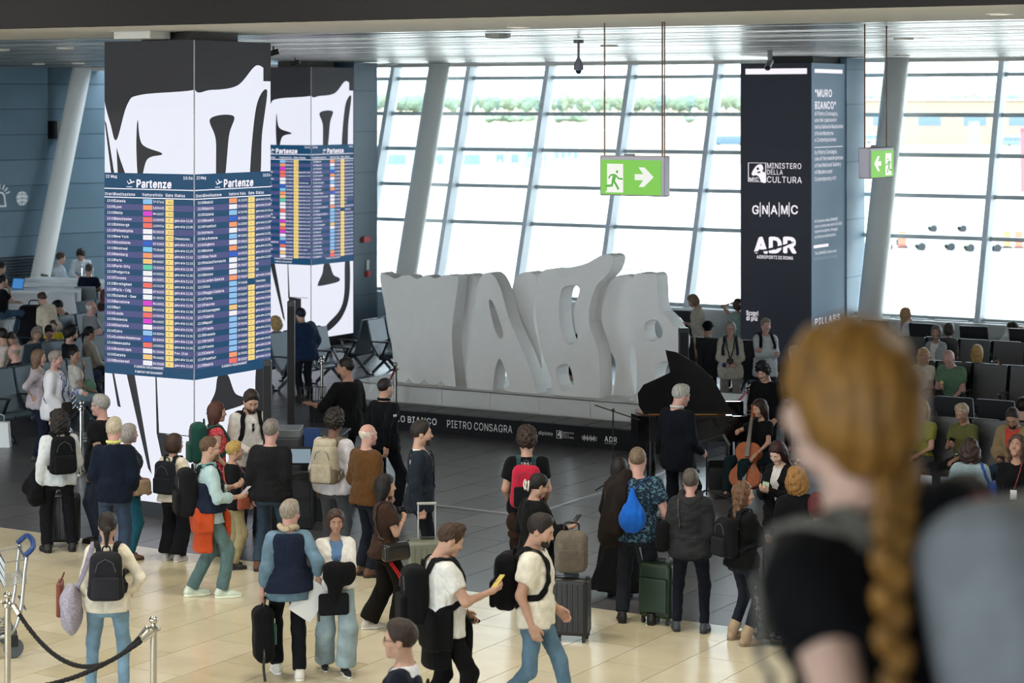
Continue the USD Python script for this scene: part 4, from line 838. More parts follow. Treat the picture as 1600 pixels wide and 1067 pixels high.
def person(key, px, py, label, a=0, h=1.72, fy_=None, sex='m', build=1.0, sit=False, seat=.45, legs='stand', lean=0, twist=0, hyaw=0, hpitch=0, L='down', R='down', skin_='light', hair=('short', '#3a2c22'), beard=None, glasses=None,
           top=('#cccccc', 'short'), fit=.016, hem=-.10, open_=None, bottom=('#2b3350', 'reg'), shoes=('#222222', '#222222'), group=None, tuck=False, look=None, zbase=0.0, dist=None, foot=None, Lx=None, Rx_=None, collar=None, scarf=None, sleeve_c=None, res=None, band=None, on=None):
    if fy_: h = H * (1 - (py - HZ) / (fy_ - HZ))
    s = h / 1.75; ra = math.radians
    B = Body(); B.s, B.sex = s, sex; f = sex == 'f'
    if on and isinstance(on[0], str):
        yb_ = {'+x': 59, '-x': 239, '+y': 31, '-y': 211}[on[0]]; hyaw += ((a - yb_ + 180) % 360) - 180; a = yb_; hyaw = max(-75, min(75, hyaw)); twist += hyaw * .25; on = ('xy'.index(on[0][1]), on[1])
    zp = (seat + .085) if sit else .93 * s - (.02 * s if legs != 'stand' else 0)
    P0 = np.array([0, 0, zp]); Rt = Rz(-ra(twist)) @ Rx(-ra(lean)); B.P0, B.Rt = P0, Rt
    TT = lambda q: P0 + Rt @ (np.asarray(q, float) * s); B.TT = TT
    neck = TT((0, -.02, .555)); Rh = Rz(-ra(hyaw)) @ Rx(-ra(hpitch + lean * .35)); hs = s * (1.04 if not f else 1.0)
    if h < 1.5: hs *= 1.1
    hc = neck + Rh @ (np.array([0, .030, .122]) * hs); B.hc, B.Rh, B.hs = hc, Rh, hs
    topz = hc + Rh @ (np.array([0, -.012, .128]) * hs)
    # where it stands
    z_ = zbase + topz[2]
    Wp = DP(px, py, dist) if dist else G(px, py, z_)
    if dist: zbase = Wp[2] - topz[2]
    v = Wp[:2] - EYE[:2]; v = v / np.linalg.norm(v); rr = np.array([v[1], -v[0]]); fw = math.cos(ra(a)) * v + math.sin(ra(a)) * rr
    rz = math.atan2(-fw[0], fw[1]); W = Rz(rz); loc = np.array([Wp[0], Wp[1], 0]) - W @ np.array([topz[0], topz[1], 0]); loc[2] = zbase
    if on:        # seated on a row: slide along the line of sight until the hips are over the seat
        ax, val = on; k_ = (val - EYE[ax]) / (loc[ax] - EYE[ax]); loc[:2] = EYE[:2] + k_ * (loc[:2] - EYE[:2])
    B.loc, B.rz, B.W = loc, rz, W; B.world = lambda q: loc + W @ np.asarray(q, float)
    dd = depth(B.world(hc)); near = dd < 31; hb = res or (.0185 if dd < 24 else .023 if dd < 31 else .029); hh = .008 if dd < 24 else .010 if dd < 31 else .0135
    if dist: hb, hh = .012, .006
    # legs
    hw = (.095 if f else .092) * s; legsJ = []
    G_ = foot or {'stand': ((-.10, .0, 0, 6), (.10, .0, 0, 6)), 'wide': ((-.15, .02, 0, 10), (.15, -.02, 0, 10)), 'close': ((-.075, .0, 0, 4), (.075, .02, 0, 8)), 'walkL': ((-.08, .30, .0, 3), (.09, -.30, .07, 3)), 'walkR': ((-.09, -.30, .07, 3), (.08, .30, .0, 3)), 'stepR': ((-.09, -.14, .0, 5), (.09, .16, .0, 5)), 'stepL': ((-.09, .16, .0, 5), (.09, -.14, .0, 5)),
                   'sit': ((-.13, .42, 0, 8), (.13, .46, 0, 8)), 'sitx': ((-.05, .50, 0, 0), (.16, .36, 0, 10)), 'legx': ((-.10, .44, 0, 5), (.05, .62, .33, -8))}[('sit' if sit and legs == 'stand' else legs)]
    for sd_, (fx, fy2, fz, tz) in zip((-1, 1), G_):
        hip = P0 + np.array([sd_ * hw, 0, -.02 * s]); k = s if not sit else 1.0
        ank = np.array([fx * k, fy2 * k - (.0 if sit else .03), (.085 + fz) * (1 if sit else s)])
        knee, ank = ik(hip, ank, .435 * s, .42 * s, np.array([sd_ * (.22 if sit else .12), 1, .5 if sit else 0.0]))
        legsJ.append((hip, knee, ank, ra(tz) * sd_, fz))
    B.legs = legsJ
    sw = (.148 if f else .170) * s * (.5 + .5 * build); arms = []
    for sd_, nm, ex in ((-1, L, Lx), (1, R, Rx_)):
        o, pole, palm, hp = ARM[nm]
        if ex is not None: o = ex
        M = np.array([sd_, 1, 1.0]); sh = TT((sd_ * sw / s, -.012, .445 if f else .452))
        tgt = sh + Rt @ (np.array(o) * M * s); el, wr = ik(sh, tgt, .29 * s, .262 * s, Rt @ (np.array(pole, float) * M))
        arms.append((sh, el, wr, nrm(Rt @ (np.array(palm, float) * M)), hp, sd_))
    B.arms = arms
    Zt, At, Bt, Ct = (np.array(q) for q in SHAPE[sex]); bw = build
    def torso(p, g=0.0, zlo=-.16, zhi=.53, flare=0.0):
        q = ((p - P0.astype(np.float32)) @ Rt.astype(np.float32)) / np.float32(s); z = q[:, 2]
        aa = np.interp(z, Zt, At) * bw + g / s + flare * np.maximum(-z - .02, 0); bb = np.interp(z, Zt, Bt) * (bw if bw < 1 else 1 + (bw - 1) * 1.6) + g / s + flare * np.maximum(-z - .02, 0); cc = np.interp(z, Zt, Ct)
        e = np.sqrt((np.abs(q[:, 0]) / aa) ** 2.3 + (np.abs(q[:, 1] - cc) / bb) ** 2.3 + 1e-9) ** (2 / 2.3)
        d = (np.sqrt(e) - 1) * np.minimum(aa, bb)
        d = smax(smax(d, z - zhi, .03), zlo - z, .02)
        return (d * s).astype(np.float32)
    B.torso = torso
    def armsf(p, g=0.0, frac=2.0, k=.05):
        d = None
        for sh, el, wr, _, _, sd_ in arms:
            rs = [(.051 if not f else .044) * s * (.6 + .4 * bw) + g, (.043 if not f else .036) * s * (.7 + .3 * bw) + g, (.041 if not f else .034) * s + g * 1.15, (.027 if not f else .023) * s + g]
            if frac >= 1: e = smin(s_cone(p, sh, el, rs[0], rs[1]), s_cone(p, el, el + (wr - el) * min(frac - 1, 1), rs[2], rs[2] + (rs[3] - rs[2]) * min(frac - 1, 1)), .03)
            else: e = smax(s_cone(p, sh, sh + (el - sh) * frac, rs[0], rs[0] + (rs[1] - rs[0]) * frac + g * .4), ((p - (sh + (el - sh) * frac).astype(np.float32)) @ nrm(el - sh).astype(np.float32)), .01)
            d = e if d is None else np.minimum(d, e)
        return d
    def legsf(p, g=0.0, kind='skin', stop=0.0):
        d = None
        for hip, knee, ank, yaw, fz in legsJ:
            r0, r1, r2, r3 = (.080 * s * (.5 + .5 * bw), .058 * s, .056 * s, .040 * s)
            if kind == 'wide': r1, r2, r3 = r1 + .03, r2 + .035, r3 + .055
            if kind == 'reg': r1, r2, r3 = r1 + .008, r2 + .010, r3 + .022
            if kind == 'slim': r3 = r3 + .006
            end = ank + (knee - ank) * stop
            e = smin(s_cone(p, hip, knee, r0 + g, r1 + g), s_cone(p, knee, end, r2 + g, r3 + g), .03)
            if kind == 'skin': e = smin(e, s_cone(p, knee + (ank - knee) * .22 + np.array([0, -.018, 0]), knee + (ank - knee) * .45 + np.array([0, -.012, 0]), .042 * s, .034 * s), .03)
            if kind != 'skin': e = smax(e, ((p - end.astype(np.float32)) @ nrm(end - knee).astype(np.float32)) - .015, .01)
            d = e if d is None else np.minimum(d, e)
        return d
    B.armsf, B.legsf = armsf, legsf; B.FB = None
    pts = np.array([q for A_ in arms for q in A_[:3]] + [q for l_ in legsJ for q in l_[:3]] + [P0 + Rt @ (np.array([i * .2, j * .16, k]) * s) for i in (-1, 1) for j in (-1, 1) for k in (-.2, .56)]); lo, hi = pts.min(0) - .09, pts.max(0) + .09
    B.lo, B.hi = lo, hi
    th = thing('person', label, 'person', loc, rz, group); B.prim = th; B.near = near
    ms = skin(skin_)
    covered = top[1] in ('long', 'coat')
    # body: one surface from neck to feet, with the head and hands grown on
    def body(p):
        d = smin(torso(p, -.014, -.08), armsf(p, -.002 if not covered else -.006), .05); d = smin(d, legsf(p, -.010) if bottom[1] == 'skirt' else legsf(p, -.020, 'slim'), .02)
        for hip, knee, ank, yaw, fz in legsJ:
            fd = Rz(-yaw) @ np.array([0, 1.0, 0]); d = smin(d, s_cone(p, ank + np.array([0, 0, -.04 * s]), ank + fd * .14 * s + np.array([0, 0, -.055 * s]), .034 * s, .024 * s), .03)
        return smin(d, s_cone(p, TT((0, -.02, .50)), hc + Rh @ (np.array([0, -.03, -.10]) * hs), (.056 if not f else .047) * s, (.052 if not f else .043) * s), .04)
    bm = [nets(body, lo, hi, hb * 1.15)]
    hv, hf = head_mesh(sex, hh); bm.append((hc + (hv * hs) @ Rh.T, hf))
    B.hand = []
    for sh, el, wr, palm, hp, sd_ in arms:
        y_ = nrm(wr - el); z2 = -nrm(palm - y_ * (palm @ y_)); x_ = np.cross(y_, z2); M = np.stack([x_ * sd_, y_, z2], 1)
        hvv, hff = hand_mesh(hp, .0068 if near else .011); k = s * (.95 if f else 1.0)
        bm.append(xf((hvv * k, hff), M, wr)); B.hand.append((wr + M @ np.array([0, .085 * k, -.02 * k]), M, wr + M @ np.array([-.0, .07 * k, -.035 * k])))
    obj('body', cat(bm), ms, th, smooth=True)
    H_ = lambda m: xf((np.asarray(m[0]) * hs, m[1]), Rh, hc)
    B.H_ = H_
    if near or dist:
        for sd_ in (-1, 1):
            e = obj('eye', H_(ball((sd_ * .031, .0785, .000), (.0125, .0115, .0095), 6)), mat('#cfc6bd', .25), th, smooth=True)
            obj('iris', H_(ball((sd_ * .031, .0865, .000), (.0062, .0042, .0062), 5)), mat('#2a1c14', .2), e)
            obj('eyebrow', H_(tube([(sd_ * .014, .094, .017), (sd_ * .03, .094, .023), (sd_ * .047, .083, .018)], [.003, .0042, .0022], 5)), mat(hair[1], .8) if hair else ms, th, smooth=True)
        obj('mouth', H_(ball((0, .0885, -.0655), (.019, .0085, .0062), 6)), mat('#a35a50' if not f else '#a8464a', .45), th, smooth=True)
    seed = zlib.crc32(key.encode()) % 1000
    if hair and hair[0] != 'none':
        fn, l2, h2 = hair_sdf(hair[0], seed); obj('hair', H_(nets(fn, l2, h2, .0085 if dd < 24 else .011 if near else .0145)), hairmat(hair[1]), th, smooth=True)
        if hair[0] == 'longcurl' or hair[0] == 'curlbob': pass
    if beard: obj('beard' if beard[0] != 'stache' else 'moustache', H_(nets(beard_sdf if beard[0] != 'stache' else (lambda p: s_cone(p, (-.018, .094, -.054), (.018, .094, -.054), .0065, .0065)), (-.08, -.02, -.14), (.08, .12, -.02), .007)), hairmat(beard[1]), th, smooth=True)
    if glasses:
        gz, gy, gp = (.000, .098, 0) if glasses[0] != 'up' else (.085, .070, .9)
        gl_ = []
        for sd_ in (-1, 1):
            an = np.linspace(0, 2 * math.pi, 13); q = np.stack([sd_ * .032 + .0225 * np.cos(an), np.zeros(13), .017 * np.sin(an)], 1)
            gl_.append(tube(q, .0022, 5, ref=(0, 1, 0))); gl_.append(tube([(sd_ * .054, 0, .006), (sd_ * .078, -.04, .006), (sd_ * .082, -.10, .0)], .0022, 5))
        gl_.append(tube([(-.010, .002, .004), (.010, .002, .004)], .002, 5))
        g_ = obj('glasses', H_(xf(cat(gl_), Rx(gp), (0, gy, gz))), mat(glasses[1], .3), th)
        if len(glasses) > 2:
            for sd_ in (-1, 1): obj('lens', H_(xf(ball((sd_ * .032, .0, 0), (.0215, .003, .0165), 6), Rx(gp), (0, gy, gz))), mat(glasses[2], .08), g_)
    # trousers, skirt or shorts
    FB = []
    bc, bk = bottom[0], bottom[1]; mb = bc if not isinstance(bc, str) else cloth(bc)
    if bk == 'skirt':
        zl = bottom[2] / s - zp / s
        fb = lambda p: smax(torso(p, .014, zl, .12, .25), -(p[:, 2] - bottom[2]), .01) + .006 * wob(p * np.array([1, 1, .3], np.float32), 30, seed)
        obj('skirt', nets(fb, (-.36, -.34, bottom[2] - .03), (.36, .34, zp + .2), hb), mb, th, smooth=True)
    else:
        stop = {'short': .98, 'crop': .30}.get(bottom[2] if len(bottom) > 2 else '', .06)
        def fb0(p): return smin(torso(p, .006 if bk != 'wide' else .010, -.15, .115), legsf(p, .006, bk if bk != 'jog' else 'reg', stop), .035)
        FB.append(fb0); B.FB = fb0
        def fb(p):
            return fb0(p) + .0035 * wob(p * np.array([1, 1, .8], np.float32), 34, seed) + .0025 * wob(p * np.array([.7, .7, 1.6], np.float32), 60, seed + 3)
        bl, bh2 = lo.copy(), hi.copy(); bh2[2] = min(bh2[2], zp + .22)
        obj('trousers', nets(fb, bl, bh2, hb), mb, th, smooth=True)
    # shoes
    for hip, knee, ank, yaw, fz in legsJ:
        R_ = Rz(-yaw) @ (Rx(0.0) if fz < .03 or sit else Rx(-.45)); k = s * (.93 if f else 1.0); o = np.array([ank[0], ank[1], max(ank[2] - .085 * (1 if sit else s), 0.0) if fz < .03 else ank[2] - .085 * s])
        def fsh(p): return smax(smin(smin(s_cone(p, (0, -.045, .045), (0, .12, .038), .040, .036), s_cone(p, (0, .10, .035), (0, .185, .028), .042, .028), .02), s_cone(p, (0, -.03, .05), (0, -.02, .105), .040, .044), .03), smax(-(p[:, 2] - .022), p[:, 2] - .115, .01), .008)
        def fso(p): return smax(smin(s_cone(p * np.array([1, 1, .6], np.float32), (0, -.04, .015), (0, .11, .015), .045, .046), s_cone(p * np.array([1, 1, .6], np.float32), (0, .10, .015), (0, .185, .015), .046, .030), .02), smax(-(p[:, 2]), p[:, 2] - .026, .004), .004)
        if ('shoe', near) not in _hands: _hands['shoe', near] = (nets(fsh, (-.06, -.1, 0), (.06, .23, .13), .010 if near else .016), nets(fso, (-.07, -.1, 0), (.07, .23, .03), .009 if near else .014))
        up_, so_ = _hands['shoe', near]
        sh_ = obj('shoe', xf((up_[0] * k, up_[1]), R_, o), mat(shoes[0], .55), th, smooth=True); obj('sole', xf((so_[0] * k, so_[1]), R_, o), mat(shoes[1], .7), sh_, smooth=True)
    # upper garment
    if top:
        tc, tk = top[0], top[1]; mt = tc if not isinstance(tc, str) else cloth(tc); g = fit
        fr_ = {'sleeveless': .10, 'cap': .36, 'short': .62, 'elbow': 1.05, 'three': 1.55, 'long': 1.93, 'coat': 1.97}[tk]
        hz = hem if not sit else max(hem, -.06)
        def ft(p):
            d = torso(p, g, hz, .525, .12 if hz < -.12 else 0.0)
            if hz < .08 and not sit and FB:
                q2 = ((p - P0.astype(np.float32)) @ Rt.astype(np.float32)[:, 2]) / np.float32(s)
                d = smax(smin(d, FB[0](p) - .012, .03), (hz - q2) * s, .010)
            d = smin(d, armsf(p, g * .85 + (.004 if tk in ('short', 'elbow') else 0), fr_), .05)
            d = d + (.004 * wob(p * np.array([1, 1, .7], np.float32), 28, seed + 7) + .003 * wob(p * np.array([1, 1, 1.5], np.float32), 60, seed + 9)) * (1 if tk != 'sleeveless' else .5)
            nk = hc + Rh @ (np.array([0, -.03, -.10]) * hs); d = smax(d, -s_cone(p, TT((0, .012, .535)), nk + (0, 0, .05), .058 * s, .070 * s), .012)
            if open_:
                q = ((p - P0.astype(np.float32)) @ Rt.astype(np.float32)) / np.float32(s); vw = open_[1]
                d = smax(d, -np.maximum(np.maximum(np.abs(q[:, 0]) - vw * np.clip((q[:, 2] - open_[2]) / .45, 0, 1.4), -(q[:, 1] - .03)), -(q[:, 2] - open_[2])) * s, .01)
            return d
        B.topf = ft
        l2, h2 = lo.copy(), hi.copy(); l2[2] = max(l2[2], min(zp + (hz - .08) * s, min(A_[2][2] for A_ in arms) - .1)); l2[:2] -= .03; h2[:2] += .03
        if tk in ('sleeveless', 'short', 'cap'): l2[2] = max(l2[2], zp + (hz - .06) * s)
        obj('jacket' if tk == 'coat' or open_ else 'top', nets(ft, l2, h2, hb), mt, th, smooth=True)
        if open_:
            q0 = lambda p: smax(torso(p, g * .45, -.12, .53), -s_cone(p, TT((0, .02, .53)), hc, .060 * s, .07 * s), .012)
            obj('shirt', nets(q0, lo, hi, hb), open_[0] if not isinstance(open_[0], str) else cloth(open_[0]), th, smooth=True)
            if len(open_) > 3:
                tp_ = [TT((0, .10, .50)), TT((0, .135, .44)), TT((0, .142, .30)), TT((0, .135, .10))]; obj('tie', tube(tp_, [.016 * s, .022 * s, .03 * s, .036 * s], 8, ref=(0, 1, 0), flat=.3), cloth(open_[3]), th)
        if collar:
            an = np.linspace(0, 2 * math.pi, 17); ring_ = [TT((.072 * math.sin(q), -.018 - .066 * math.cos(q), .538 - .018 * max(0, -math.cos(q)) + .012)) for q in an]
            obj('collar', tube(ring_, .017 * s, 8, ref=(0, 0, 1)), collar if not isinstance(collar, str) else cloth(collar), th, smooth=True)
        if scarf:
            an = np.linspace(0, 2 * math.pi, 19); obj('scarf', tube([TT((.082 * math.sin(q), -.015 - .075 * math.cos(q), .555 + .012 * math.sin(3 * q))) for q in an], .030 * s, 10), cloth(scarf), th, smooth=True)
        if band:      # contrasting body panel or vest over the shirt
            fv = lambda p: smax(smax(smin(torso(p, g + .022, -.2, .51), (FB[0](p) - .030) if FB else torso(p, g), .03), smax(((hz + .03 if len(band) < 2 else band[1]) - ((p - P0.astype(np.float32)) @ Rt.astype(np.float32)[:, 2]) / s) * s, (((p - P0.astype(np.float32)) @ Rt.astype(np.float32)[:, 2]) / s - (.50 if len(band) < 3 else band[2])) * s, .01), .01), -s_cone(p, TT((0, .0, .53)), hc, .075 * s, .085 * s), .012) + .003 * wob(p, 30, seed)
            obj('vest', nets(fv, lo, hi, hb), cloth(band[0]), th, smooth=True)
    else: B.topf = lambda p: torso(p, .0)
    PEOPLE[key] = B
    return B

# --- worn and carried things ---
def ribbon(pts, nor, w, t_):
    """flat strip along points with the given outward normals"""
    p, n = np.asarray(pts, float), np.asarray(nor, float); t = np.gradient(p, axis=0); t /= np.linalg.norm(t, axis=1, keepdims=True) + 1e-9
    c = np.cross(t, n); c /= np.linalg.norm(c, axis=1, keepdims=True) + 1e-9; n = np.cross(c, t)
    v = np.stack([p + i * w / 2 * c + j * t_ * n for i, j in ((-1, 0), (1, 0), (1, 1), (-1, 1))], 1).reshape(-1, 3); f = []
    for i in range(len(p) - 1):
        for k in range(4): a_, b_ = 4 * i + k, 4 * i + (k + 1) % 4; f += [[a_, b_, b_ + 4], [a_, b_ + 4, a_ + 4]]
    e = 4 * (len(p) - 1); f += [[0, 2, 1], [0, 3, 2], [e, e + 1, e + 2], [e, e + 2, e + 3]]
    return v, np.array(f)
def smooth_path(pts, n=6):
    p = np.asarray(pts, float); p = np.vstack([2 * p[0] - p[1], p, 2 * p[-1] - p[-2]]); out = []
    for i in range(1, len(p) - 2):
        a, b, c, d = p[i - 1:i + 3]
        for t in np.linspace(0, 1, n, endpoint=False): out.append(.5 * (2 * b + (c - a) * t + (2 * a - 5 * b + 4 * c - d) * t * t + (3 * b - a - 3 * c + d) * t ** 3))
    out.append(p[-2]); return np.array(out)
def drape(B, pts, off=.004, n=6):
    """pushes a path in torso space onto the outside of the clothes; returns points and normals"""
    P_ = np.array([B.TT(q) for q in smooth_path(pts, n)]); e = .012
    for _ in range(3):
        d = B.topf(P_.astype(np.float32)); g = np.stack([B.topf((P_ + np.eye(3)[i] * e).astype(np.float32)) - B.topf((P_ - np.eye(3)[i] * e).astype(np.float32)) for i in range(3)], 1)
        gm = np.linalg.norm(g, axis=1) / (2 * e) + .2; g /= np.linalg.norm(g, axis=1, keepdims=True) + 1e-9; P_ = P_ + g * np.clip((off - d) / gm, -.02, .06)[:, None]
    return P_, g
def worn(name, label, cat_, B, origin, group=None):
    o = B.world(origin); t = thing(name, label, cat_, o, B.rz, group); return t, (lambda m: xf(m, None, -np.asarray(origin, float)))
def backpack(key, label, col, w=.30, hgt=.46, dp=.16, z0=.04, pocket=None, straps=True, one=None, strapc=None, panel=None, roll=None, xo=0.0):
    B = PEOPLE[key]; s = B.s; mb = cloth(col, fold=.12) if isinstance(col, str) else col; ms = cloth(strapc or (col if isinstance(col, str) else '#222222'), fold=.05)
    yb = -.125 - .02 * (B.sex == 'm'); c = np.array([0, yb - dp / 2, z0 + hgt / 2])
    og = B.TT((0, yb - dp / 2, z0)); t, sh = worn('backpack', label, 'backpack', B, og)
    def tf(m): return sh(xf(((np.asarray(m[0]) + (xo, 0, 0)) * s, m[1]), B.Rt, B.P0))
    def fb(p): q = (p - c.astype(np.float32)); q = q * np.stack([1 + .22 * np.clip(q[:, 2] / hgt, -.5, .6), np.ones(len(q)), np.ones(len(q))], 1).astype(np.float32); return s_box(q, (0, 0, 0), (w / 2, dp / 2, hgt / 2), min(.075, dp * .45)) + .003 * wob(p, 40, 3)
    obj('bag_body', tf(nets(fb, c - (w * .65, dp * .6, hgt * .55), c + (w * .65, dp * .6, hgt * .55), .014)), mb, t, smooth=True)
    pk = cloth(pocket, fold=.1) if pocket else mb
    obj('front_pocket', tf(nets(lambda p: s_box(p, (0, yb - dp - .012, z0 + hgt * .29), (w * .40, .03, hgt * .24), .028), (-w * .5, yb - dp - .05, z0), (w * .5, yb - dp + .03, z0 + hgt * .58), .012)), pk, t, smooth=True)
    if panel: obj('lower_panel', tf(nets(lambda p: s_box(p, (0, yb - dp / 2 - .004, z0 + hgt * .22), (w * .535, dp * .54, hgt * .21), .05), (-w * .6, yb - dp - .02, z0 - .02), (w * .6, yb + .02, z0 + hgt * .5), .014)), cloth(panel, fold=.1), t, smooth=True)
    if roll: obj('roll_top', tf(nets(lambda p: s_box(p, (0, yb - dp / 2, z0 + hgt + .01), (w * .40, dp * .34, .05), .04), (-w * .5, yb - dp, z0 + hgt - .06), (w * .5, yb, z0 + hgt + .08), .012)), cloth(roll, fold=.15), t, smooth=True)
    zl = tf(tube([(-w * .3, yb - dp - .004, z0 + hgt * .62), (-w * .22, yb - dp - .006, z0 + hgt * .80), (0, yb - dp + .004, z0 + hgt * .88), (w * .22, yb - dp - .006, z0 + hgt * .80), (w * .3, yb - dp - .004, z0 + hgt * .62)], .004, 5)); obj('zip', zl, mat('#50525a', .5), t)
    obj('top_loop', tf(tube(smooth_path([(-.04, yb - .03, z0 + hgt - .02), (-.025, yb - .03, z0 + hgt + .035), (.025, yb - .03, z0 + hgt + .035), (.04, yb - .03, z0 + hgt - .02)]), .008, 6)), ms, t, smooth=True)
    for sd_ in ((-1, 1) if not one else (one,)):
        if not straps: break
        P_, n_ = drape(B, [(sd_ * .075, yb - .0, z0 + hgt - .06), (sd_ * .09, -.10, .535), (sd_ * .10, -.01, .575), (sd_ * .108, .08, .52), (sd_ * .115, .13, .40), (sd_ * .135, .125, .26), (sd_ * .165, .04, .16), (sd_ * .14, yb - .01, z0 + .06)])
        obj('shoulder_strap', sh(ribbon(P_, n_, .052 * s, .010)), ms, t)
    return t
def crossbag(key, label, col, side=1, z=-.02, size=(.24, .10, .17), strap='#2a241f', y=.08, cat_='bag', across=True):
    """small bag at the hip on a strap from the other shoulder"""
    B = PEOPLE[key]; s = B.s; og = B.TT((side * .20, y, z)); t, sh = worn('shoulder_bag', label, cat_, B, og)
    q = B.Rt @ np.array([side * 1.0, .35, 0]); yaw_ = math.atan2(q[1], q[0]) - math.pi / 2
    P_, n_ = drape(B, [(side * .17, y, z + .10), (side * .12, .12, .25), (-side * (.04 if across else -.10), .12, .46), (-side * (.11 if across else -.12), .0, .57), (-side * (.05 if across else -.12), -.12, .45), (side * .10, -.13, .22), (side * .18, -.04, z + .10)])
    m = nets(lambda p: s_box(p, (0, 0, 0), np.array(size) / 2, min(size) * .4) + .003 * wob(p, 50, 4), -np.array(size) * .55, np.array(size) * .55, .012)
    o_ = B.TT((side * (.20 + size[1] * .5), y, z)); M = Rz(yaw_)
    obj('bag_body', sh(xf(m, M, o_)), cloth(col, fold=.1) if isinstance(col, str) else col, t, smooth=True); obj('flap', sh(xf(rbox((0, -size[1] * .45, size[2] * .12), (size[0] * .92, .02, size[2] * .6), .01), M, o_)), cloth(col, fold=.05) if isinstance(col, str) else col, t)
    obj('strap', sh(ribbon(P_, n_, .022 * s, .006)), mat(strap, .6), t); return t
def in_hand(key, side): B = PEOPLE[key]; c, M, g = B.hand[0 if side < 0 else 1]; return B, c, M, g
def phone(key, label, side=1, col='#17181b', tilt=0.0, screen=None):
    B, c, M, g = in_hand(key, side); p = g; t, sh = worn('phone', label, 'phone', B, p)
    up_ = nrm(M[:, 1] * .8 + np.array([0, 0, .6])); out_ = nrm(np.cross(M[:, 0], up_)); R_ = np.stack([np.cross(up_, out_), up_, out_], 1)
    obj('case', sh(xf(rbox((0, .03, 0), (.075, .155, .010), .005), R_, p)), mat(col, .3), t); obj('screen', sh(xf(bxc((0, .03, .0056), (.068, .146, .001)), R_, p)), emit(screen, .8) if screen else mat('#0c0d10', .1), t)
    return t
def suitcase(label, px, py, col, hgt=.62, w=.42, dp=.25, a=0.0, handle=.38, hc_='#8f9194', ribs=True, kind='hard', patch=None):
    o = G(px, py); v = nrm(o * [1, 1, 0]); yaw_ = math.atan2(v[1], v[0]) - math.pi / 2 - math.radians(a)
    t = thing('suitcase', label, 'suitcase', o, yaw_); mb = mat(col, .4, noise=.05) if isinstance(col, str) else col
    obj('shell', rbox((0, 0, .06 + hgt / 2), (w, dp, hgt), .045), mb, t, smooth=40)
    if ribs:
        for x in np.linspace(-w * .36, w * .36, 6): obj('rib', cat([rbox((x, -dp / 2, .06 + hgt / 2), (.022, .012, hgt * .82), .005), rbox((x, dp / 2, .06 + hgt / 2), (.022, .012, hgt * .82), .005)]), mb, t)
    else: obj('front_pocket', rbox((0, -dp / 2 - .015, .06 + hgt * .42), (w * .86, .05, hgt * .62), .02), mb, t, smooth=40)
    obj('zip', rbox((0, 0, .06 + hgt / 2), (w + .004, .012, hgt + .004), .045), mat('#2a2b2d', .6), t)
    for x in (-w * .38, w * .38):
        for y_ in (-dp * .33, dp * .33): obj('wheel', cat([xf(lathe([(.001, -.013), (.028, -.013), (.03, 0), (.028, .013), (.001, .013)], 14), Ry(math.pi / 2), (x, y_, .03)), bxc((x, y_, .055), (.03, .03, .03))]), mat('#1b1c1e', .5), t)
    obj('grip', rbox((0, 0, .06 + hgt + .018), (.15, .03, .025), .01), mat('#2c2d30', .5), t)
    if handle: obj('handle', cat([bar((x, dp * .3, .06 + hgt), (x, dp * .3, .06 + hgt + handle), .009) for x in (-.09, .09)] + [rbox((0, dp * .3, .06 + hgt + handle), (.21, .03, .03), .012)]), mat(hc_, .35, .6), t)
    return t
# ---------------- seating ----------------
def plate(pts, w, t_, r=0.03):
    """curved slab: profile points (y, z) swept across width w"""
    p = smooth_profile(pts); d = np.gradient(p, axis=0); d /= np.linalg.norm(d, axis=1, keepdims=True); n = np.stack([-d[:, 1], d[:, 0]], 1) * t_
    ring = np.vstack([p, (p + n)[::-1]]); k = len(ring); v = []; xs_ = [-w / 2, -w / 2 + r * .5, w / 2 - r * .5, w / 2]; c = ring.mean(0)
    for x, s_ in zip(xs_, (.97, 1, 1, .97)): v += [[x, c[0] + (q[0] - c[0]) * s_, c[1] + (q[1] - c[1]) * s_] for q in ring]
    f = []
    for a in range(3):
        for i in range(k): i2 = (i + 1) % k; f += [[a * k + i, (a + 1) * k + i, (a + 1) * k + i2], [a * k + i, (a + 1) * k + i2, a * k + i2]]
    m_ = k // 2
    for a, flip in ((0, False), (3, True)):
        for i in range(m_ - 1): q = [a * k + i, a * k + i + 1, a * k + k - 2 - i, a * k + k - 1 - i]; f += [[q[0], q[1], q[2]], [q[0], q[2], q[3]]] if not flip else [[q[0], q[2], q[1]], [q[0], q[3], q[2]]]
    return np.array(v), np.array(f)
def smooth_profile(pts, n=5):
    p = np.asarray(pts, float); p = np.vstack([2 * p[0] - p[1], p, 2 * p[-1] - p[-2]]); o = []
    for i in range(1, len(p) - 2):
        a, b, c, d = p[i - 1:i + 3]; o += [.5 * (2 * b + (c - a) * t + (2 * a - 5 * b + 4 * c - d) * t * t + (3 * b - a - 3 * c + d) * t ** 3) for t in np.linspace(0, 1, n, endpoint=False)]
    return np.array(o + [p[-2]])
M_metal, M_chrome, M_blk = mat('#3b3f44', .35, .8), mat('#c9ccd0', .15, 1.0), mat('#17181b', .45)
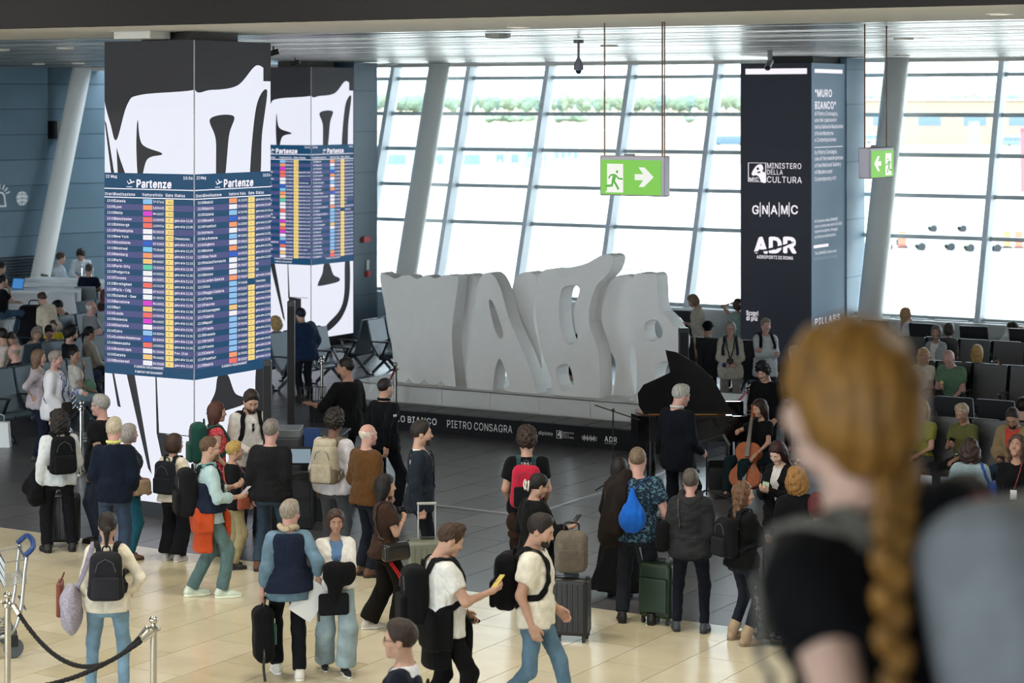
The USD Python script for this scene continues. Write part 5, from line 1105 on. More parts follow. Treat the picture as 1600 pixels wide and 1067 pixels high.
def bench(n, c_seat, c_arm, label, loc, rz, group, pitch=.60):
    t = thing('beam_seat', label, 'airport seats', loc, rz, group); ms = mat(c_seat, .38, noise=.05, nscale=6, spec=.6)
    for i in range(n):
        x = (i - (n - 1) / 2) * pitch
        obj('seat', xf(plate([(.30, .415), (.22, .445), (.0, .425), (-.18, .415)], pitch - .07, .035), t=(x, 0, 0)), ms, t, smooth=40)
        obj('backrest', xf(plate([(-.17, .41), (-.235, .60), (-.30, .85), (-.345, 1.06)], pitch - .06, .032), t=(x, 0, 0)), ms, t, smooth=40)
    for i in range(n + 1):
        x = (i - n / 2) * pitch
        obj('armrest', cat([rbox((x, -.03, .66), (.045, .42, .025), .01), beam((x, -.02, .36), (x, .12, .65), .03, .045, (1, 0, 0)), beam((x, -.05, .36), (x, -.25, .66), .03, .045, (1, 0, 0))]), c_arm, t)
    L_ = n * pitch
    obj('beam', rbox((0, -.03, .35), (L_ + .02, .09, .06), .015), M_metal, t)
    for x in ((-L_ * .32, L_ * .32) if n > 1 else (0,)):
        for sy in (-1, 1): obj('leg', cat([beam((x, -.03, .34), (x, sy * .34 - .03, .035), .05, .035, (1, 0, 0)), rbox((x, sy * .36 - .03, .012), (.06, .08, .024), .01)]), M_metal, t)
    return t
C_L, C_R = '#4f616d', '#26292d'
_bp = {}
def place_bench(n, col, label, x, y, rz, group=None, arm=None):
    k = (n, col)
    if k in _bp: return dup(_bp[k], 'beam_seat', label, 'airport seats', (x, y, 0), rz, group)
    _bp[k] = bench(n, col, arm or (M_metal if col == C_L else mat('#9aa0a6', .25, .9)), label, (x, y, 0), rz, group)
q = -math.pi / 2       # facing +x
place_bench(4, C_R, 'charcoal row back to back with the nearest right row, at the right frame edge', -8.6, 28.15, 0)
place_bench(2, C_L, 'pair of seats half hidden behind the near departures pillar', -31.0, 35.0, q)
place_bench(3, C_L, 'row of three seats under the bending man in navy', -29.95, 32.3, -q)
place_bench(5, C_L, 'row of slate-blue seats nearest the left frame edge, facing the hall', -24.0, 25.6, q)
place_bench(5, C_L, 'slate row back to back with the row nearest the left frame edge', -24.85, 25.6, -q)
place_bench(3, C_L, 'row of three blue-lit seats behind the speaker column, left of the sculpture', -23.6, 32.25, q)
place_bench(3, C_L, 'row of three seats backing onto the blue-lit row behind the speaker column', -24.45, 32.25, -q)
place_bench(2, C_L, 'pair of blue-lit seats next to the left edge of the sculpture', -23.5, 34.9, q)
place_bench(2, C_L, 'pair of seats backing onto the pair next to the sculpture', -24.35, 34.9, -q)
place_bench(4, C_L, 'row of four slate seats in the crowded left corner, facing the departures pillar', -26.05, 29.3, q)
place_bench(4, C_L, 'row of four slate seats in the crowded left corner, facing the wall', -26.9, 29.0, -q)
place_bench(3, C_L, 'row of three seats beside the white block table in the left corner', -29.1, 32.6, q)
place_bench(5, C_R, 'charcoal row of the right seating nearest the camera, facing it', -9.3, 27.35, math.pi)
place_bench(4, C_R, 'charcoal row with large black backs behind the woman in olive, facing away', -9.6, 30.0, 0)
place_bench(4, C_R, 'charcoal row holding the man in green and the curly blonde woman', -11.6, 33.25, math.pi)
place_bench(5, C_R, 'charcoal row facing away right behind the man in green', -10.9, 34.1, 0)
place_bench(4, C_R, 'charcoal row holding the woman in the grey jacket', -13.0, 36.6, math.pi)
place_bench(5, C_R, 'charcoal row facing the windows behind the woman in the grey jacket', -12.2, 37.45, 0)
for x, lb in ((-15.5, 'single high black seat at the window beside the blonde woman in white'), (-14.55, 'single high black seat at the window behind the woman in the grey jacket'), (-13.55, 'single high black seat at the window left of the resting man'), (-12.6, 'single high black seat at the window at the right frame edge'), (-19.6, 'single high black seat at the window left of the information pillar')): place_bench(1, C_R, lb, x, 39.65, 0)
place_bench(3, C_R, 'row of three seats behind the piano where the person in a black printed shirt sits', -16.9, 35.3, 0)

# ---------------- tables and shell chairs at the left ----------------
def block_table(label, o, rz, L, W, hgt):
    t = thing('counter_table', label, 'table', o, rz); m = mat('#e6e9ea', .35)
    obj('top', rbox((0, 0, hgt - .03), (L, W, .06), .01), m, t); obj('side_panel', rbox((-L / 2 + .04, 0, (hgt - .06) / 2), (.08, W * .96, hgt - .06), .008), m, t); obj('side_panel', rbox((L / 2 - .04, 0, (hgt - .06) / 2), (.08, W * .96, hgt - .06), .008), m, t)
    obj('front_panel', rbox((0, W * .46, (hgt - .06) / 2), (L - .1, .04, hgt - .08), .008), m, t); return t
T1 = G(52, 452, 1.05); block_table('white block table nearest the left frame edge with a tablet on it', (T1[0] - .2, T1[1] + .3, 0), TH + .15, 2.0, .9, 1.02)
T2 = G(124, 428, 1.2); block_table('long white counter in front of the leaning column at the left wall', (T2[0], T2[1] - .35, 0), TH - .5, 2.3, .7, 1.1)
T3 = G(22, 441, 1.2); block_table('white block table half hidden behind the one with the tablet', (T3[0] - .4, T3[1] + 1.6, 0), TH, 1.6, .8, 1.05)
def shell_chair(label, o, rz, col, hgt=.62):
    t = thing('shell_chair', label, 'chair', o, rz); m = mat(col, .5)
    obj('shell', cat([plate([(.22, hgt), (.1, hgt + .0), (-.12, hgt - .01), (-.21, hgt + .08), (-.25, hgt + .25), (-.27, hgt + .42)], .48, .02)]), m, t, smooth=50)
    for sx in (-1, 1):
        for sy in (-1, 1): obj('leg', bar((sx * .14, sy * .12, hgt - .01), (sx * .24, sy * .22, 0), .016), mat('#c5c9cc', .4), t)
    obj('foot_ring', cat([bar((a * .2, b * .18, .25), (c * .2, d * .18, .25), .010) for a, b, c, d in ((-1, -1, 1, -1), (1, -1, 1, 1), (1, 1, -1, 1), (-1, 1, -1, -1))]), M_chrome, t); return t
def bottle(label, o, col, hgt=.28):
    t = thing('bottle', label, 'bottle', o); obj('body', lathe([(.001, 0), (.037, 0), (.037, hgt * .7), (.02, hgt * .82), (.02, hgt * .86), (.001, hgt * .86)], 16), col, t, smooth=40); obj('cap', lathe([(.023, hgt * .84), (.023, hgt), (.001, hgt)], 14), M_chrome, t)
for px, lb, c_ in ((143, 'steel bottle on the long counter, left of the red one', M_chrome), (154, 'red bottle on the long counter', mat('#a8243a', .3)), (157, 'steel bottle on the long counter, right of the red one', M_chrome)):
    o = T2 + RT * (px - 124) / F * 52; bottle(lb, (o[0], o[1] - .35 + (px - 112) * .001, 1.10), c_, .36)
o = G(27, 450, 1.05); t = thing('tablet', 'tablet with a lit blue screen standing on the white block table', 'tablet', (o[0], o[1], 1.02), TH - .5); obj('case', xf(rbox((0, 0, .13), (.34, .015, .26), .006), Rx(-.25)), M_blk, t); obj('screen', xf(bxc((0, -.0085, .13), (.31, .001, .23)), Rx(-.25)), emit('#3f7fc0'), t)

# ---------------- music corner ----------------
PNO = DP(1080, 163, 30.2); PNO[2] = 0
t = thing('grand_piano', 'black concert grand piano with raised lid in front of the information pillar', 'piano', PNO, TH)
M_lac = mat('#0d0d10', .08, spec=.6, coat=.5)
out = Polygon(smooth_path([(.78, -.74), (.78, .74), (.10, .74), (-.25, .55), (-.48, .22), (-.72, .05), (-.84, -.25), (-.80, -.60), (-.66, -.74)], 5)[:, :2] if False else [(.78, -.74), (.78, .74), (.12, .74), (-.10, .66), (-.28, .46), (-.46, .22), (-.68, .06), (-.82, -.18), (-.84, -.46), (-.76, -.66), (-.62, -.74)]).buffer(.02)
obj('case', xf(prism(out.difference(sbox(.50, -.70, .8, .70)), .34), t=(0, 0, .64)), M_lac, t)
obj('key_bed', bxc((.65, 0, .66), (.34, 1.46, .06)), M_lac, t)
for sy in (-1, 1): obj('key_cheek', rbox((.65, sy * .71, .74), (.32, .07, .16), .015), M_lac, t)
obj('fallboard', bxc((.515, 0, .78), (.03, 1.36, .20)), M_lac, t)
for i in range(52): obj('white_key', bxc((.67, -.66 + i * 1.32 / 51, .70), (.20, .0235, .03)), mat('#ece8dc', .25), t)
for i in range(51):
    if i % 7 not in (1, 4): obj('black_key', bxc((.63, -.647 + i * 1.32 / 51, .722), (.12, .012, .02)), M_blk, t)
obj('soundboard', xf(prism(out.buffer(-.06).difference(sbox(.40, -.8, .9, .8)), .004), t=(0, 0, .985)), mat('#6a3f1c', .4), t); obj('iron_frame', xf(prism(out.buffer(-.10).difference(sbox(.3, -.8, .9, .8)).difference(out.buffer(-.18)), .006), t=(0, 0, .99)), mat('#b08a3e', .3, .6), t)
_k = 30.2 / F
lidp = Polygon([((x - 1080) * _k, (652 - y) * _k * 1.06) for x, y in ((1034, 558), (1050, 561), (1082, 578), (1106, 598), (1138, 652), (1002, 652), (994, 640), (992, 622), (1001, 609), (1020, 601), (1042, 591))]).buffer(.03).buffer(-.03)
obj('lid', xf(xf(xf(prism(lidp, .022), Rx(math.pi / 2)), Rx(.06)), t=(0, -.62, .99)), mat('#0c0c0f', .22, spec=.5), t)
obj('lid_prop', bar((.2, .66, .98), (.2, .22, 1.75), .012), M_lac, t)
obj('music_desk', xf(rbox((0, 0, .13), (.02, .8, .26), .008), Ry(-.3), (.44, 0, .99)), M_lac, t)
for x, y in ((.60, -.60), (.60, .60), (-.58, -.34)): obj('leg', cat([bar((x, y, .64), (x, y, .08), .06, 12), lathe([(.001, 0), (.03, 0), (.035, .03), (.03, .07), (.001, .07)], 10, (x, y, 0))]), M_lac, t)
obj('pedal_lyre', cat([bar((.50, -.07, .64), (.50, -.05, .12), .018), bar((.50, .07, .64), (.50, .05, .12), .018), rbox((.50, 0, .10), (.10, .26, .09), .01)] + [rbox((.58, y, .07), (.12, .03, .015), .005) for y in (-.07, 0, .07)]), M_lac, t)
# cello
def cello(label, foot, top):
    """stands from its spike at foot to its scroll at top"""
    foot, top = np.asarray(foot, float), np.asarray(top, float); u_ = nrm(top - foot); v_ = nrm(np.array([*(EYE - foot)[:2], 0])); v_ = nrm(v_ - u_ * (v_ @ u_)); v_ = nrm(v_ + .25 * np.cross(v_, u_)); w_ = np.cross(u_, v_); R_ = np.stack([w_, u_, v_], 1)
    t = thing('cello', label, 'cello', foot); L = np.linalg.norm(top - foot); mw = mat('#8a3f0c', .4, noise=.3, nscale=9, spec=.3); md = mat('#1b120d', .3)
    T = lambda m: xf(m, R_)
    half = [(0, .20), (.10, .205), (.18, .235), (.215, .32), (.20, .40), (.155, .46), (.122, .52), (.135, .575), (.168, .63), (.172, .70), (.14, .765), (.08, .80), (0, .81)]
    pl = blob(half + [(-x, y) for x, y in half[-2:0:-1]], 5)
    obj('body', T(xf(prism(pl, .10), t=(0, 0, -.06))), mw, t, smooth=35); obj('belly', T(xf(prism(pl.buffer(-.012), .016), t=(0, 0, .04))), mat('#a04a0e', .4, noise=.25, nscale=12, spec=.3), t, smooth=35)
    for sx in (-1, 1): obj('f_hole', T(xf(prism(LineString([(sx * .075, .40), (sx * .09, .44), (sx * .07, .50), (sx * .085, .54)]).buffer(.006), .002), t=(0, 0, .0565))), md, t)
    obj('bridge', T(rbox((0, .47, .085), (.09, .012, .07), .004)), mat('#d8b070', .5), t)
    obj('tailpiece', T(xf(prism(Polygon([(-.018, .23), (.018, .23), (.03, .40), (-.03, .40)]), .012), t=(0, 0, .075))), md, t)
    obj('fingerboard', T(xf(prism(Polygon([(-.030, .60), (.030, .60), (.020, 1.12), (-.020, 1.12)]), .02), t=(0, 0, .072))), md, t); obj('neck', T(tube([(0, .80, .02), (0, .86, .05), (0, 1.12, .058)], [.035, .02, .018], 10)), mw, t, smooth=True)
    obj('pegbox', T(rbox((0, 1.19, .05), (.045, .15, .05), .012)), mw, t); obj('scroll', T(xf(lathe([(.001, -.03), (.03, -.03), (.036, 0), (.03, .03), (.001, .03)], 16), Ry(math.pi / 2), (0, 1.285, .05))), mw, t, smooth=35)
    for k in range(4): obj('peg', T(bar(((-1) ** k * .02, 1.15 + .025 * k, .05), ((-1) ** k * .075, 1.15 + .025 * k, .05), .007, 6)), md, t); obj('string', T(bar((-.018 + .012 * k, .40, .088), (-.010 + .007 * k, 1.14, .092), .0015, 4)), M_chrome, t)
    obj('spike', T(bar((0, .21, 0), (0, 0, 0), .006)), M_chrome, t); return t
d_ = 28.9; cello('orange-brown cello held upright by the seated cellist beside the piano', DP(1160, 770, 28.4) * [1, 1, 0], DP(1179, 634, 28.9))
# microphone stands, speakers, rack, lectern
def mic_stand(label, px, py, top, boom):
    o = G(px, py); t = thing('microphone_stand', label, 'microphone stand', o); k = depth(o) / F
    obj('pole', bar((0, 0, 0.05), (0, 0, top), .010), M_blk, t); obj('clutch', ball((0, 0, top), .025, 6), M_blk, t)
    for a in (0.3, 2.4, 4.5): obj('leg', bar((0, 0, .12), (.36 * math.cos(a), .36 * math.sin(a), .012), .009), M_blk, t)
    b = RT * boom[0] + UP * boom[1]; obj('boom', bar(RT * -.25 + UP * (top - boom[1] * .4), UP * top + b, .008), M_blk, t); obj('microphone', bar(UP * top + b, UP * top + b + nrm(RT * .6 - UP) * .16, .018, 10), mat('#8a8d92', .3, .7), t); return t
mic_stand('black microphone stand with a long boom in front of the platform, left of the piano', 958, 762, 1.05, (.5, -.18))
mic_stand('low black microphone stand between the piano and the cellist', 1104, 780, .75, (.22, .10))
def column_speaker(label, px, py_base, d, w, z0, z1, sub=None):
    o = DP(px, 163, d); o[2] = 0; t = thing('column_speaker', label, 'loudspeaker', o, TH)
    obj('column', rbox((0, 0, (z0 + z1) / 2), (w, w * 1.2, z1 - z0), .012), M_blk, t); obj('grille', bxc((0, -w * .61, (z0 + z1) / 2), (w * .8, .006, (z1 - z0) * .94)), mat('#101114', .8), t)
    if sub: obj('subwoofer', rbox((0, .05, sub[1] / 2), (sub[0], sub[0] * 1.2, sub[1]), .02), mat('#141518', .6), t); obj('badge', bxc((.06, .05 - sub[0] * .6 - .001, sub[1] * .8), (.03, .004, .02)), M_chrome, t)
    else: obj('foot_plate', rbox((0, 0, .015), (w * 3, w * 3, .03), .01), M_blk, t)
    return t
column_speaker('slim black column loudspeaker on a sub box in front of the blue-lit seats', 455, 0, 28.2, .095, .40, 5.2 - 307 * 28.2 / F, (.27, 1.33 - .1 * 9))
column_speaker('slim black column loudspeaker at the right edge of the near departures pillar', 418, 0, 25.6, .095, .03, 5.2 - 399 * 25.6 / F)
column_speaker('slim black column loudspeaker rising behind the piano at the right end of the sculpture', 1068, 0, 31.0, .14, .03, 5.2 - 349 * 31.0 / F)
o = DP(452, 163, 26.9); o[2] = 0; t = thing('equipment_rack', 'sound desk on a black case with small screens beside the near departures pillar', 'equipment rack', o, TH)
obj('case', rbox((0, 0, .36), (.62, .6, .72), .02), M_blk, t); obj('mixer', rbox((-.08, 0, .98), (.46, .5, .26), .02), mat('#3c4046', .5), t); obj('mixer', rbox((-.06, 0, 1.16), (.44, .45, .10), .01), mat('#7e858c', .4, .5), t)
obj('monitor', rbox((.17, -.27, .90), (.28, .03, .22), .01), M_blk, t); obj('screen', bxc((.17, -.287, .90), (.24, .004, .17)), emit('#8fa3b0', .8), t); obj('poster', rbox((.30, -.2, 1.02), (.20, .02, .42), .005), mat('#1d3f78', .6), t, label='blue panel')
for z in (.25, .50): obj('drawer', bxc((0, -.303, z), (.56, .01, .20)), mat('#24262a', .5), t)
obj('cable', tube(smooth_path([(-.2, -.32, .7), (-.05, -.40, .62), (.15, -.38, .70), (.28, -.34, .60)]), .012, 6), M_blk, t)
o = DP(507, 163, 27.4); o[2] = 0; t = thing('lectern', 'dark grey lectern box with a red edge where the tall man in black leans', 'lectern', o, TH - .1)
obj('box', rbox((0, 0, .53), (.52, .5, 1.06), .01), mat('#262b31', .5), t); obj('top', rbox((0, 0, 1.075), (.58, .56, .03), .01), mat('#3a4048', .4), t); obj('edge_strip', bxc((.262, -.1, .55), (.012, .05, .9)), mat('#b2242e', .5), t)
o = DP(489, 163, 29.8); o[2] = 0; t = thing('wire_basket_stand', 'thin black stand carrying a slanted wire brochure basket behind the lectern', 'stand', o, TH)
obj('pole', bar((0, 0, .02), (0, 0, 1.15), .012), M_blk, t); obj('foot', rbox((0, 0, .012), (.3, .3, .024), .01), M_blk, t)
for i in range(9): obj('wire', tube([(-.16 + .04 * i, 0, 1.32), (-.16 + .04 * i, -.12, 1.15 - .012 * i), (-.16 + .04 * i, -.02, 1.10)], .005, 5), M_blk, t)
obj('rim', tube([(-.18, 0, 1.33), (.18, 0, 1.33), (.18, -.13, 1.16), (-.18, -.13, 1.16), (-.18, 0, 1.33)], .007, 5), M_blk, t)
o = DP(1135, 163, 29.6); o[2] = 0; t = thing('wedge_monitor', 'black wedge stage monitor on the floor beside the piano legs', 'loudspeaker', o, TH); obj('cabinet', xf(prism(Polygon([(-.25, 0), (.25, 0), (.25, .18), (-.05, .36), (-.25, .30)]), .5), np.array([[0, 0, 1], [1, 0, 0], [0, 1, 0]]), (-.25, 0, 0)), M_blk, t); obj('grille', xf(bxc((0, 0, 0), (.44, .33, .01)), Rx(-.54), (0, .105, .275)), mat('#101114', .9), t)

# ---------------- stanchions, ropes, trolleys, loose bags ----------------
M_steel = mat('#c6c4bd', .18, 1.0)
def stanchion(label, px, py_top, hgt=.98, r=.028):
    o = G(px, py_top, hgt); o[2] = 0; t = thing('stanchion', label, 'barrier post', o)
    obj('base', lathe([(.001, 0), (.17, 0), (.17, .012), (.05, .03), (.03, .05), (.001, .05)], 28), M_steel, t, smooth=40); obj('post', bar((0, 0, .03), (0, 0, hgt - .10), r, 20), M_steel, t, smooth=40)
    obj('collar', lathe([(r, hgt - .14), (r * 1.5, hgt - .13), (r * 1.5, hgt - .10), (r * .7, hgt - .08), (r * .6, hgt - .06)], 20), M_steel, t, smooth=40); obj('finial', ball((0, 0, hgt - .035), .038, 10), M_steel, t, smooth=True)
    for a in (0, math.pi): obj('hook', tube([(.03 * math.cos(a), .03 * math.sin(a), hgt - .115), (.07 * math.cos(a), .07 * math.sin(a), hgt - .11), (.075 * math.cos(a), .075 * math.sin(a), hgt - .09)], .006, 6), M_steel, t)
    return o
s1 = stanchion('chrome barrier post with ball top at the bottom left corner of the frame', 12, 924)
s2 = stanchion('chrome barrier post with ball top in front of the woman with the tote', 240, 962)
def rope(label, a, b, sag, r=.02, col='#141416'):
    a, b = np.asarray(a, float), np.asarray(b, float); u = np.linspace(0, 1, 90); c = a + (b - a) * u[:, None]; c[:, 2] -= sag * 4 * u * (1 - u)
    t = thing('barrier_rope', label, 'rope', (a + b) / 2 - UP * sag); o = (a + b) / 2 - UP * sag
    d = nrm(b - a); n1 = np.cross(d, UP); n1 = nrm(n1); n2 = np.cross(n1, d)
    for k in range(3):
        ph = u * 120 + k * 2.094; obj('strand', xf(tube(c[3:-3] + (np.cos(ph)[:, None] * n1 + np.sin(ph)[:, None] * n2)[3:-3] * r * .55, r * .62, 6), t=-o), mat(col, .8), t, smooth=True)
    for p0, p1 in ((c[0], c[4]), (c[-1], c[-5])): obj('end_cap', xf(bar(p0, p1, r * 1.15, 10), t=-o), M_steel, t)
rope('black twisted rope sagging between the two chrome posts', s1 + UP * .87 + nrm(s2 - s1) * .07, s2 + UP * .87 - nrm(s2 - s1) * .07, .42)
s3 = G(330, 1180, .98); s3[2] = 0
rope('second black twisted rope running down out of the frame from the right chrome post', s2 + UP * .87 + nrm(s3 - s2) * .07, s2 + (s3 - s2) * .0 + np.array([-1.6, -1.5, .87]), .42)
def belt(i_, o, a, b, col='#a31f2c'):
    t = stage.GetPrimAtPath('/World/stanchion_%03d' % i_); a, b = np.asarray(a, float) - o, np.asarray(b, float) - o
    obj('belt', beam(a, b, .006, .05), mat(col, .7), t); obj('belt_clip', beam(a, a + nrm(b - a) * .06, .03, .06), M_blk, t)
stanchion('chrome post beside the woman in the embroidered blouse', 127, 626, 1.02); stanchion('chrome post with ball top behind the lectern man', 503, 556, 1.02)
o = stanchion('chrome post with ball top between the piano and the man in black', 1169, 600, 1.02); belt(4, o, o + UP * .93, G(1142, 640, .80))
o = stanchion('chrome post with red belt half hidden by the left edge of the sculpture', 618, 566, 1.02); belt(5, o, o + UP * .93, G(597, 622, .5))
o = stanchion('chrome post with a blue belt beside the woman with pinned-up hair', 1243, 612, 1.02); belt(6, o, o + UP * .90, G(1205, 628, .84), '#3d5f92')
def trolley(label, o, rz, hc_='#20427f'):
    t = thing('luggage_trolley', label, 'luggage trolley', o, rz); mm = mat('#b9bec3', .25, .9)      # handle towards -y
    for sx in (-1, 1):
        obj('side_rail', tube(smooth_path([(sx * .28, .75, .16), (sx * .30, .0, .20), (sx * .30, -.32, .30), (sx * .29, -.42, .95)], 5), .018, 8), mm, t, smooth=True)
        obj('wheel', cat([xf(lathe([(.001, -.02), (.085, -.02), (.095, 0), (.085, .02), (.001, .02)], 18), Ry(math.pi / 2), (sx * .28, -.30, .095))]), mat('#4d545a', .6), t); obj('fork', bxc((sx * .28, -.30, .16), (.05, .08, .10)), M_blk, t)
    obj('front_wheel', xf(lathe([(.001, -.02), (.06, -.02), (.07, 0), (.06, .02), (.001, .02)], 16), Ry(math.pi / 2), (0, .70, .07)), mat('#4d545a', .6), t)
    obj('handle', tube(smooth_path([(-.32, -.40, .96), (-.28, -.48, 1.03), (0, -.50, 1.05), (.28, -.48, 1.03), (.32, -.40, .96)], 5), .026, 10), mat(hc_, .4), t, smooth=True)
    obj('deck', cat([bar((x, -.30, .26), (x, .75, .17), .008, 5) for x in np.linspace(-.26, .26, 6)] + [bar((-.29, y, z), (.29, y, z), .010, 5) for y, z in ((-.3, .27), (.2, .215), (.75, .17))]), mm, t)
    obj('basket', cat([bar((x, -.44, .72), (x, -.22, .66), .005, 5) for x in np.linspace(-.26, .26, 9)] + [bar((x, -.22, .66), (x, -.22, .90), .005, 5) for x in np.linspace(-.26, .26, 9)] + [bar((-.27, -.22, z), (.27, -.22, z), .007, 5) for z in (.66, .74, .82, .90)] + [bar((sx * .27, -.44, .92), (sx * .27, -.22, .90), .007, 5) for sx in (-1, 1)]), mm, t)
    obj('back_frame', cat([bar((-.29, -.41, z), (.29, -.41, z), .012, 6) for z in (.45, .70, .93)]), mm, t); return t
o = G(-22, 1032); trolley('luggage trolley with blue handle cut by the left frame edge', (o[0] - .25, o[1] + .15, 0), TH + 1.9)
t = thing('leather_bag', 'brown leather bag lying in the trolley basket at the left frame edge', 'bag', (o[0] - .12, o[1] + .1, .90), TH + .6); obj('bag_body', rbox((0, 0, .05), (.28, .18, .10), .04), mat('#7a4630', .5, noise=.2), t, smooth=40); obj('handle', tube(smooth_path([(-.1, 0, .1), (-.06, 0, .18), (.06, 0, .18), (.1, 0, .1)]), .010, 6), mat('#4d2a1c', .5), t)
o = G(138, 705); trolley('luggage trolley pushed by the woman in the embroidered blouse', (o[0], o[1], 0), TH - 1.5, '#2c2a55')
o = G(2, 697); t = thing('paper_bag', 'white paper carrier bag standing on the dark floor at the left frame edge', 'bag', o, TH)
obj('bag_body', xf(prism(Polygon([(-.16, 0), (.16, 0), (.13, .38), (-.13, .38)]), .14), np.array([[1, 0, 0], [0, 0, -1], [0, 1, 0]])), mat('#dfe2e3', .6), t); obj('handle', tube(smooth_path([(-.06, -.07, .38), (-.05, -.07, .48), (.05, -.07, .48), (.06, -.07, .38)]), .006, 5), mat('#c9cccd', .6), t)
o = G(38, 535, .1); t = thing('travel_bag', 'big black travel bag in front of the white block table', 'bag', (o[0], o[1] + .3, 0), TH); obj('bag_body', rbox((0, 0, .45), (.62, .4, .86), .09), cloth('#101114'), t, smooth=40); obj('top_handle', tube(smooth_path([(-.12, 0, .88), (-.08, 0, .97), (.08, 0, .97), (.12, 0, .88)]), .015, 6), M_blk, t); obj('pocket', rbox((0, -.2, .35), (.5, .06, .45), .03), cloth('#16171a'), t, smooth=40)
for px, py, lb in ((118, 478, 'black suitcase with raised steel handle standing under the long counter'), (146, 486, 'dark suitcase with raised steel handle at the right end of the long counter')):
    pass
# mezzanine where the photographer and the woman in front stand
mz = thing('mezzanine', 'gallery floor above the hall where the viewer stands', None, kind='structure'); obj('slab', bx(-9, 9, -8, 4.6, 2.85, 3.2), mat('#8b8880', .6), mz)
# ---------------- the people, front rows first ----------------
BK, NV, JN, LJ = '#15161a', '#1b2438', '#2c4258', '#6d8ba3'
denim = lambda c: mat(c, .8, noise=.28, nscale=9, bump=.25, bscale=30)
Mj, Mlj, Mgj = denim('#24384f'), denim('#6f8fa6'), denim('#8ea2a8')
W = '#e4e1da'
# left group at the pillar
person('P1', 91, 640, 'person with dark wavy hair in a white shirt with a plain black backpack, far left', a=-12, fy_=866, hyaw=-45, legs='wide', L='carry', R='bent', hair=('curlbob', '#1d1715'), top=('#cdd3d6', 'long'), bottom=(BK, 'reg'), sex='m', build=.95, shoes=(BK, BK))
backpack('P1', 'plain black backpack worn over a white shirt at far left', '#131417', w=.31, hgt=.46, z0=.06)
B = PEOPLE['P1']; og = B.TT((-.27, 0, -.26)); t, sh = worn('jacket', 'black jacket hanging over the left arm of the person in white at far left', 'jacket', B, og)
obj('drape', sh(nets(lambda p: smin(s_cone(p, B.TT((-.27, .03, .06)), B.TT((-.29, .0, -.24)), .055, .095), s_cone(p, B.TT((-.30, .08, .0)), B.TT((-.36, .10, -.14)), .05, .07), .05) + .010 * wob(p * np.array([1.4, 1.4, .5], np.float32), 36, 5), B.TT((-.48, -.14, -.38)), B.TT((-.14, .22, .16)), .014)), cloth('#101113'), t, smooth=True); obj('lining', sh(tube([B.TT((-.24, .06, .04)), B.TT((-.30, .09, -.08)), B.TT((-.33, .06, -.2))], .03, 8)), cloth('#1b1c20'), t, smooth=True)
person('P2', 178, 652, 'white-haired man in a navy jumper with a yellow collar and jeans', a=10, h=1.74, hair=('short', '#b3a894'), top=('#141c2b', 'long'), bottom=(Mj, 'reg'), collar='#d3d77a', L='bent', R='bent', hem=-.12, build=1.02, skin_='pink')
person('P3', 158, 616, 'grey-haired man in a black t-shirt facing left behind the man in the navy jumper', a=-60, h=1.76, hair=('short', '#8c8a88'), top=('#16171a', 'short'), bottom=('#2a3140', 'reg'), glasses=('on', '#222222'), skin_='pink', build=1.1)
person('P4', 201, 662, 'grey-haired woman in a dark patterned blouse and teal jeans facing right', a=70, h=1.56, sex='f', hair=('bob', '#8f8a86'), top=(pattern('#1f2a33', '#5c6a70', 40, .56), 'elbow'), bottom=('#1d5366', 'reg'), L='clasp', R='bent', shoes=('#6b4a3c', '#3b2a22'), skin_='pink', build=1.1)
crossbag('P4', 'beige shoulder bag at the hip of the grey-haired woman in teal jeans', '#a5927a', side=1, z=.02)
person('P5', 168, 800, 'woman with dark ponytail in a cream jumper and light jeans behind the rope', a=4, h=1.66, sex='f', hair=('pony', '#1d1514'), top=('#ded6c3', 'three'), bottom=(Mlj, 'slim'), L='bent', R='pocket', legs='wide', shoes=('#ddd8d0', '#eeeeee'))
backpack('P5', 'dark grey backpack with pale zip tags on the woman behind the rope', '#26272b', w=.31, hgt=.45, z0=.03, pocket='#2b2c31')
B = PEOPLE['P5']; og = B.TT((-.32, .0, -.26)); t, sh = worn('tote_bag', 'speckled lilac tote hanging from the shoulder of the woman behind the rope', 'bag', B, og)
obj('bag_body', sh(nets(lambda p: s_ell(p, B.TT((-.33, .0, -.08)), (.10, .19, .23)) + .008 * wob(p, 40, 2), B.TT((-.46, -.22, -.34)), B.TT((-.2, .22, .18)), .012)), pattern('#8f8a9c', '#b9b4c2', 120, .5), t, smooth=True)
P_, n_ = drape(B, [(-.26, .08, .12), (-.19, .08, .35), (-.135, .03, .50), (-.14, -.05, .47), (-.20, -.10, .32), (-.27, -.08, .12)]); obj('strap', sh(ribbon(P_, n_, .04, .006)), cloth('#8f8a9c'), t)
og = B.TT((-.40, .12, -.12)); t, sh = worn('folder_bag', 'rust red flat bag held beside the lilac tote', 'bag', B, og); obj('bag_body', sh(xf(rbox((0, 0, 0), (.05, .24, .30), .02), None, B.TT((-.44, .10, -.0)))), mat('#7c3a2a', .5), t, smooth=40); obj('strap', sh(tube([B.TT((-.44, .02, .14)), B.TT((-.40, .06, .24)), B.TT((-.44, .16, .14))], .008, 6)), mat('#5f2c20', .5), t)
person('P6', 86, 548, 'grey cropped woman in a white blouse embroidered in blue, pushing a trolley', a=105, h=1.68, sex='f', build=1.2, hair=('short', '#8b8078'), top=(pattern('#dcdbe0', '#dcdbe0', 20, .9), 'long'), hem=-.22, bottom=('#a79f97', 'reg'), L='push', R='bent', skin_='pink', fit=.03)
B = PEOPLE['P6']; sfn = B.topf
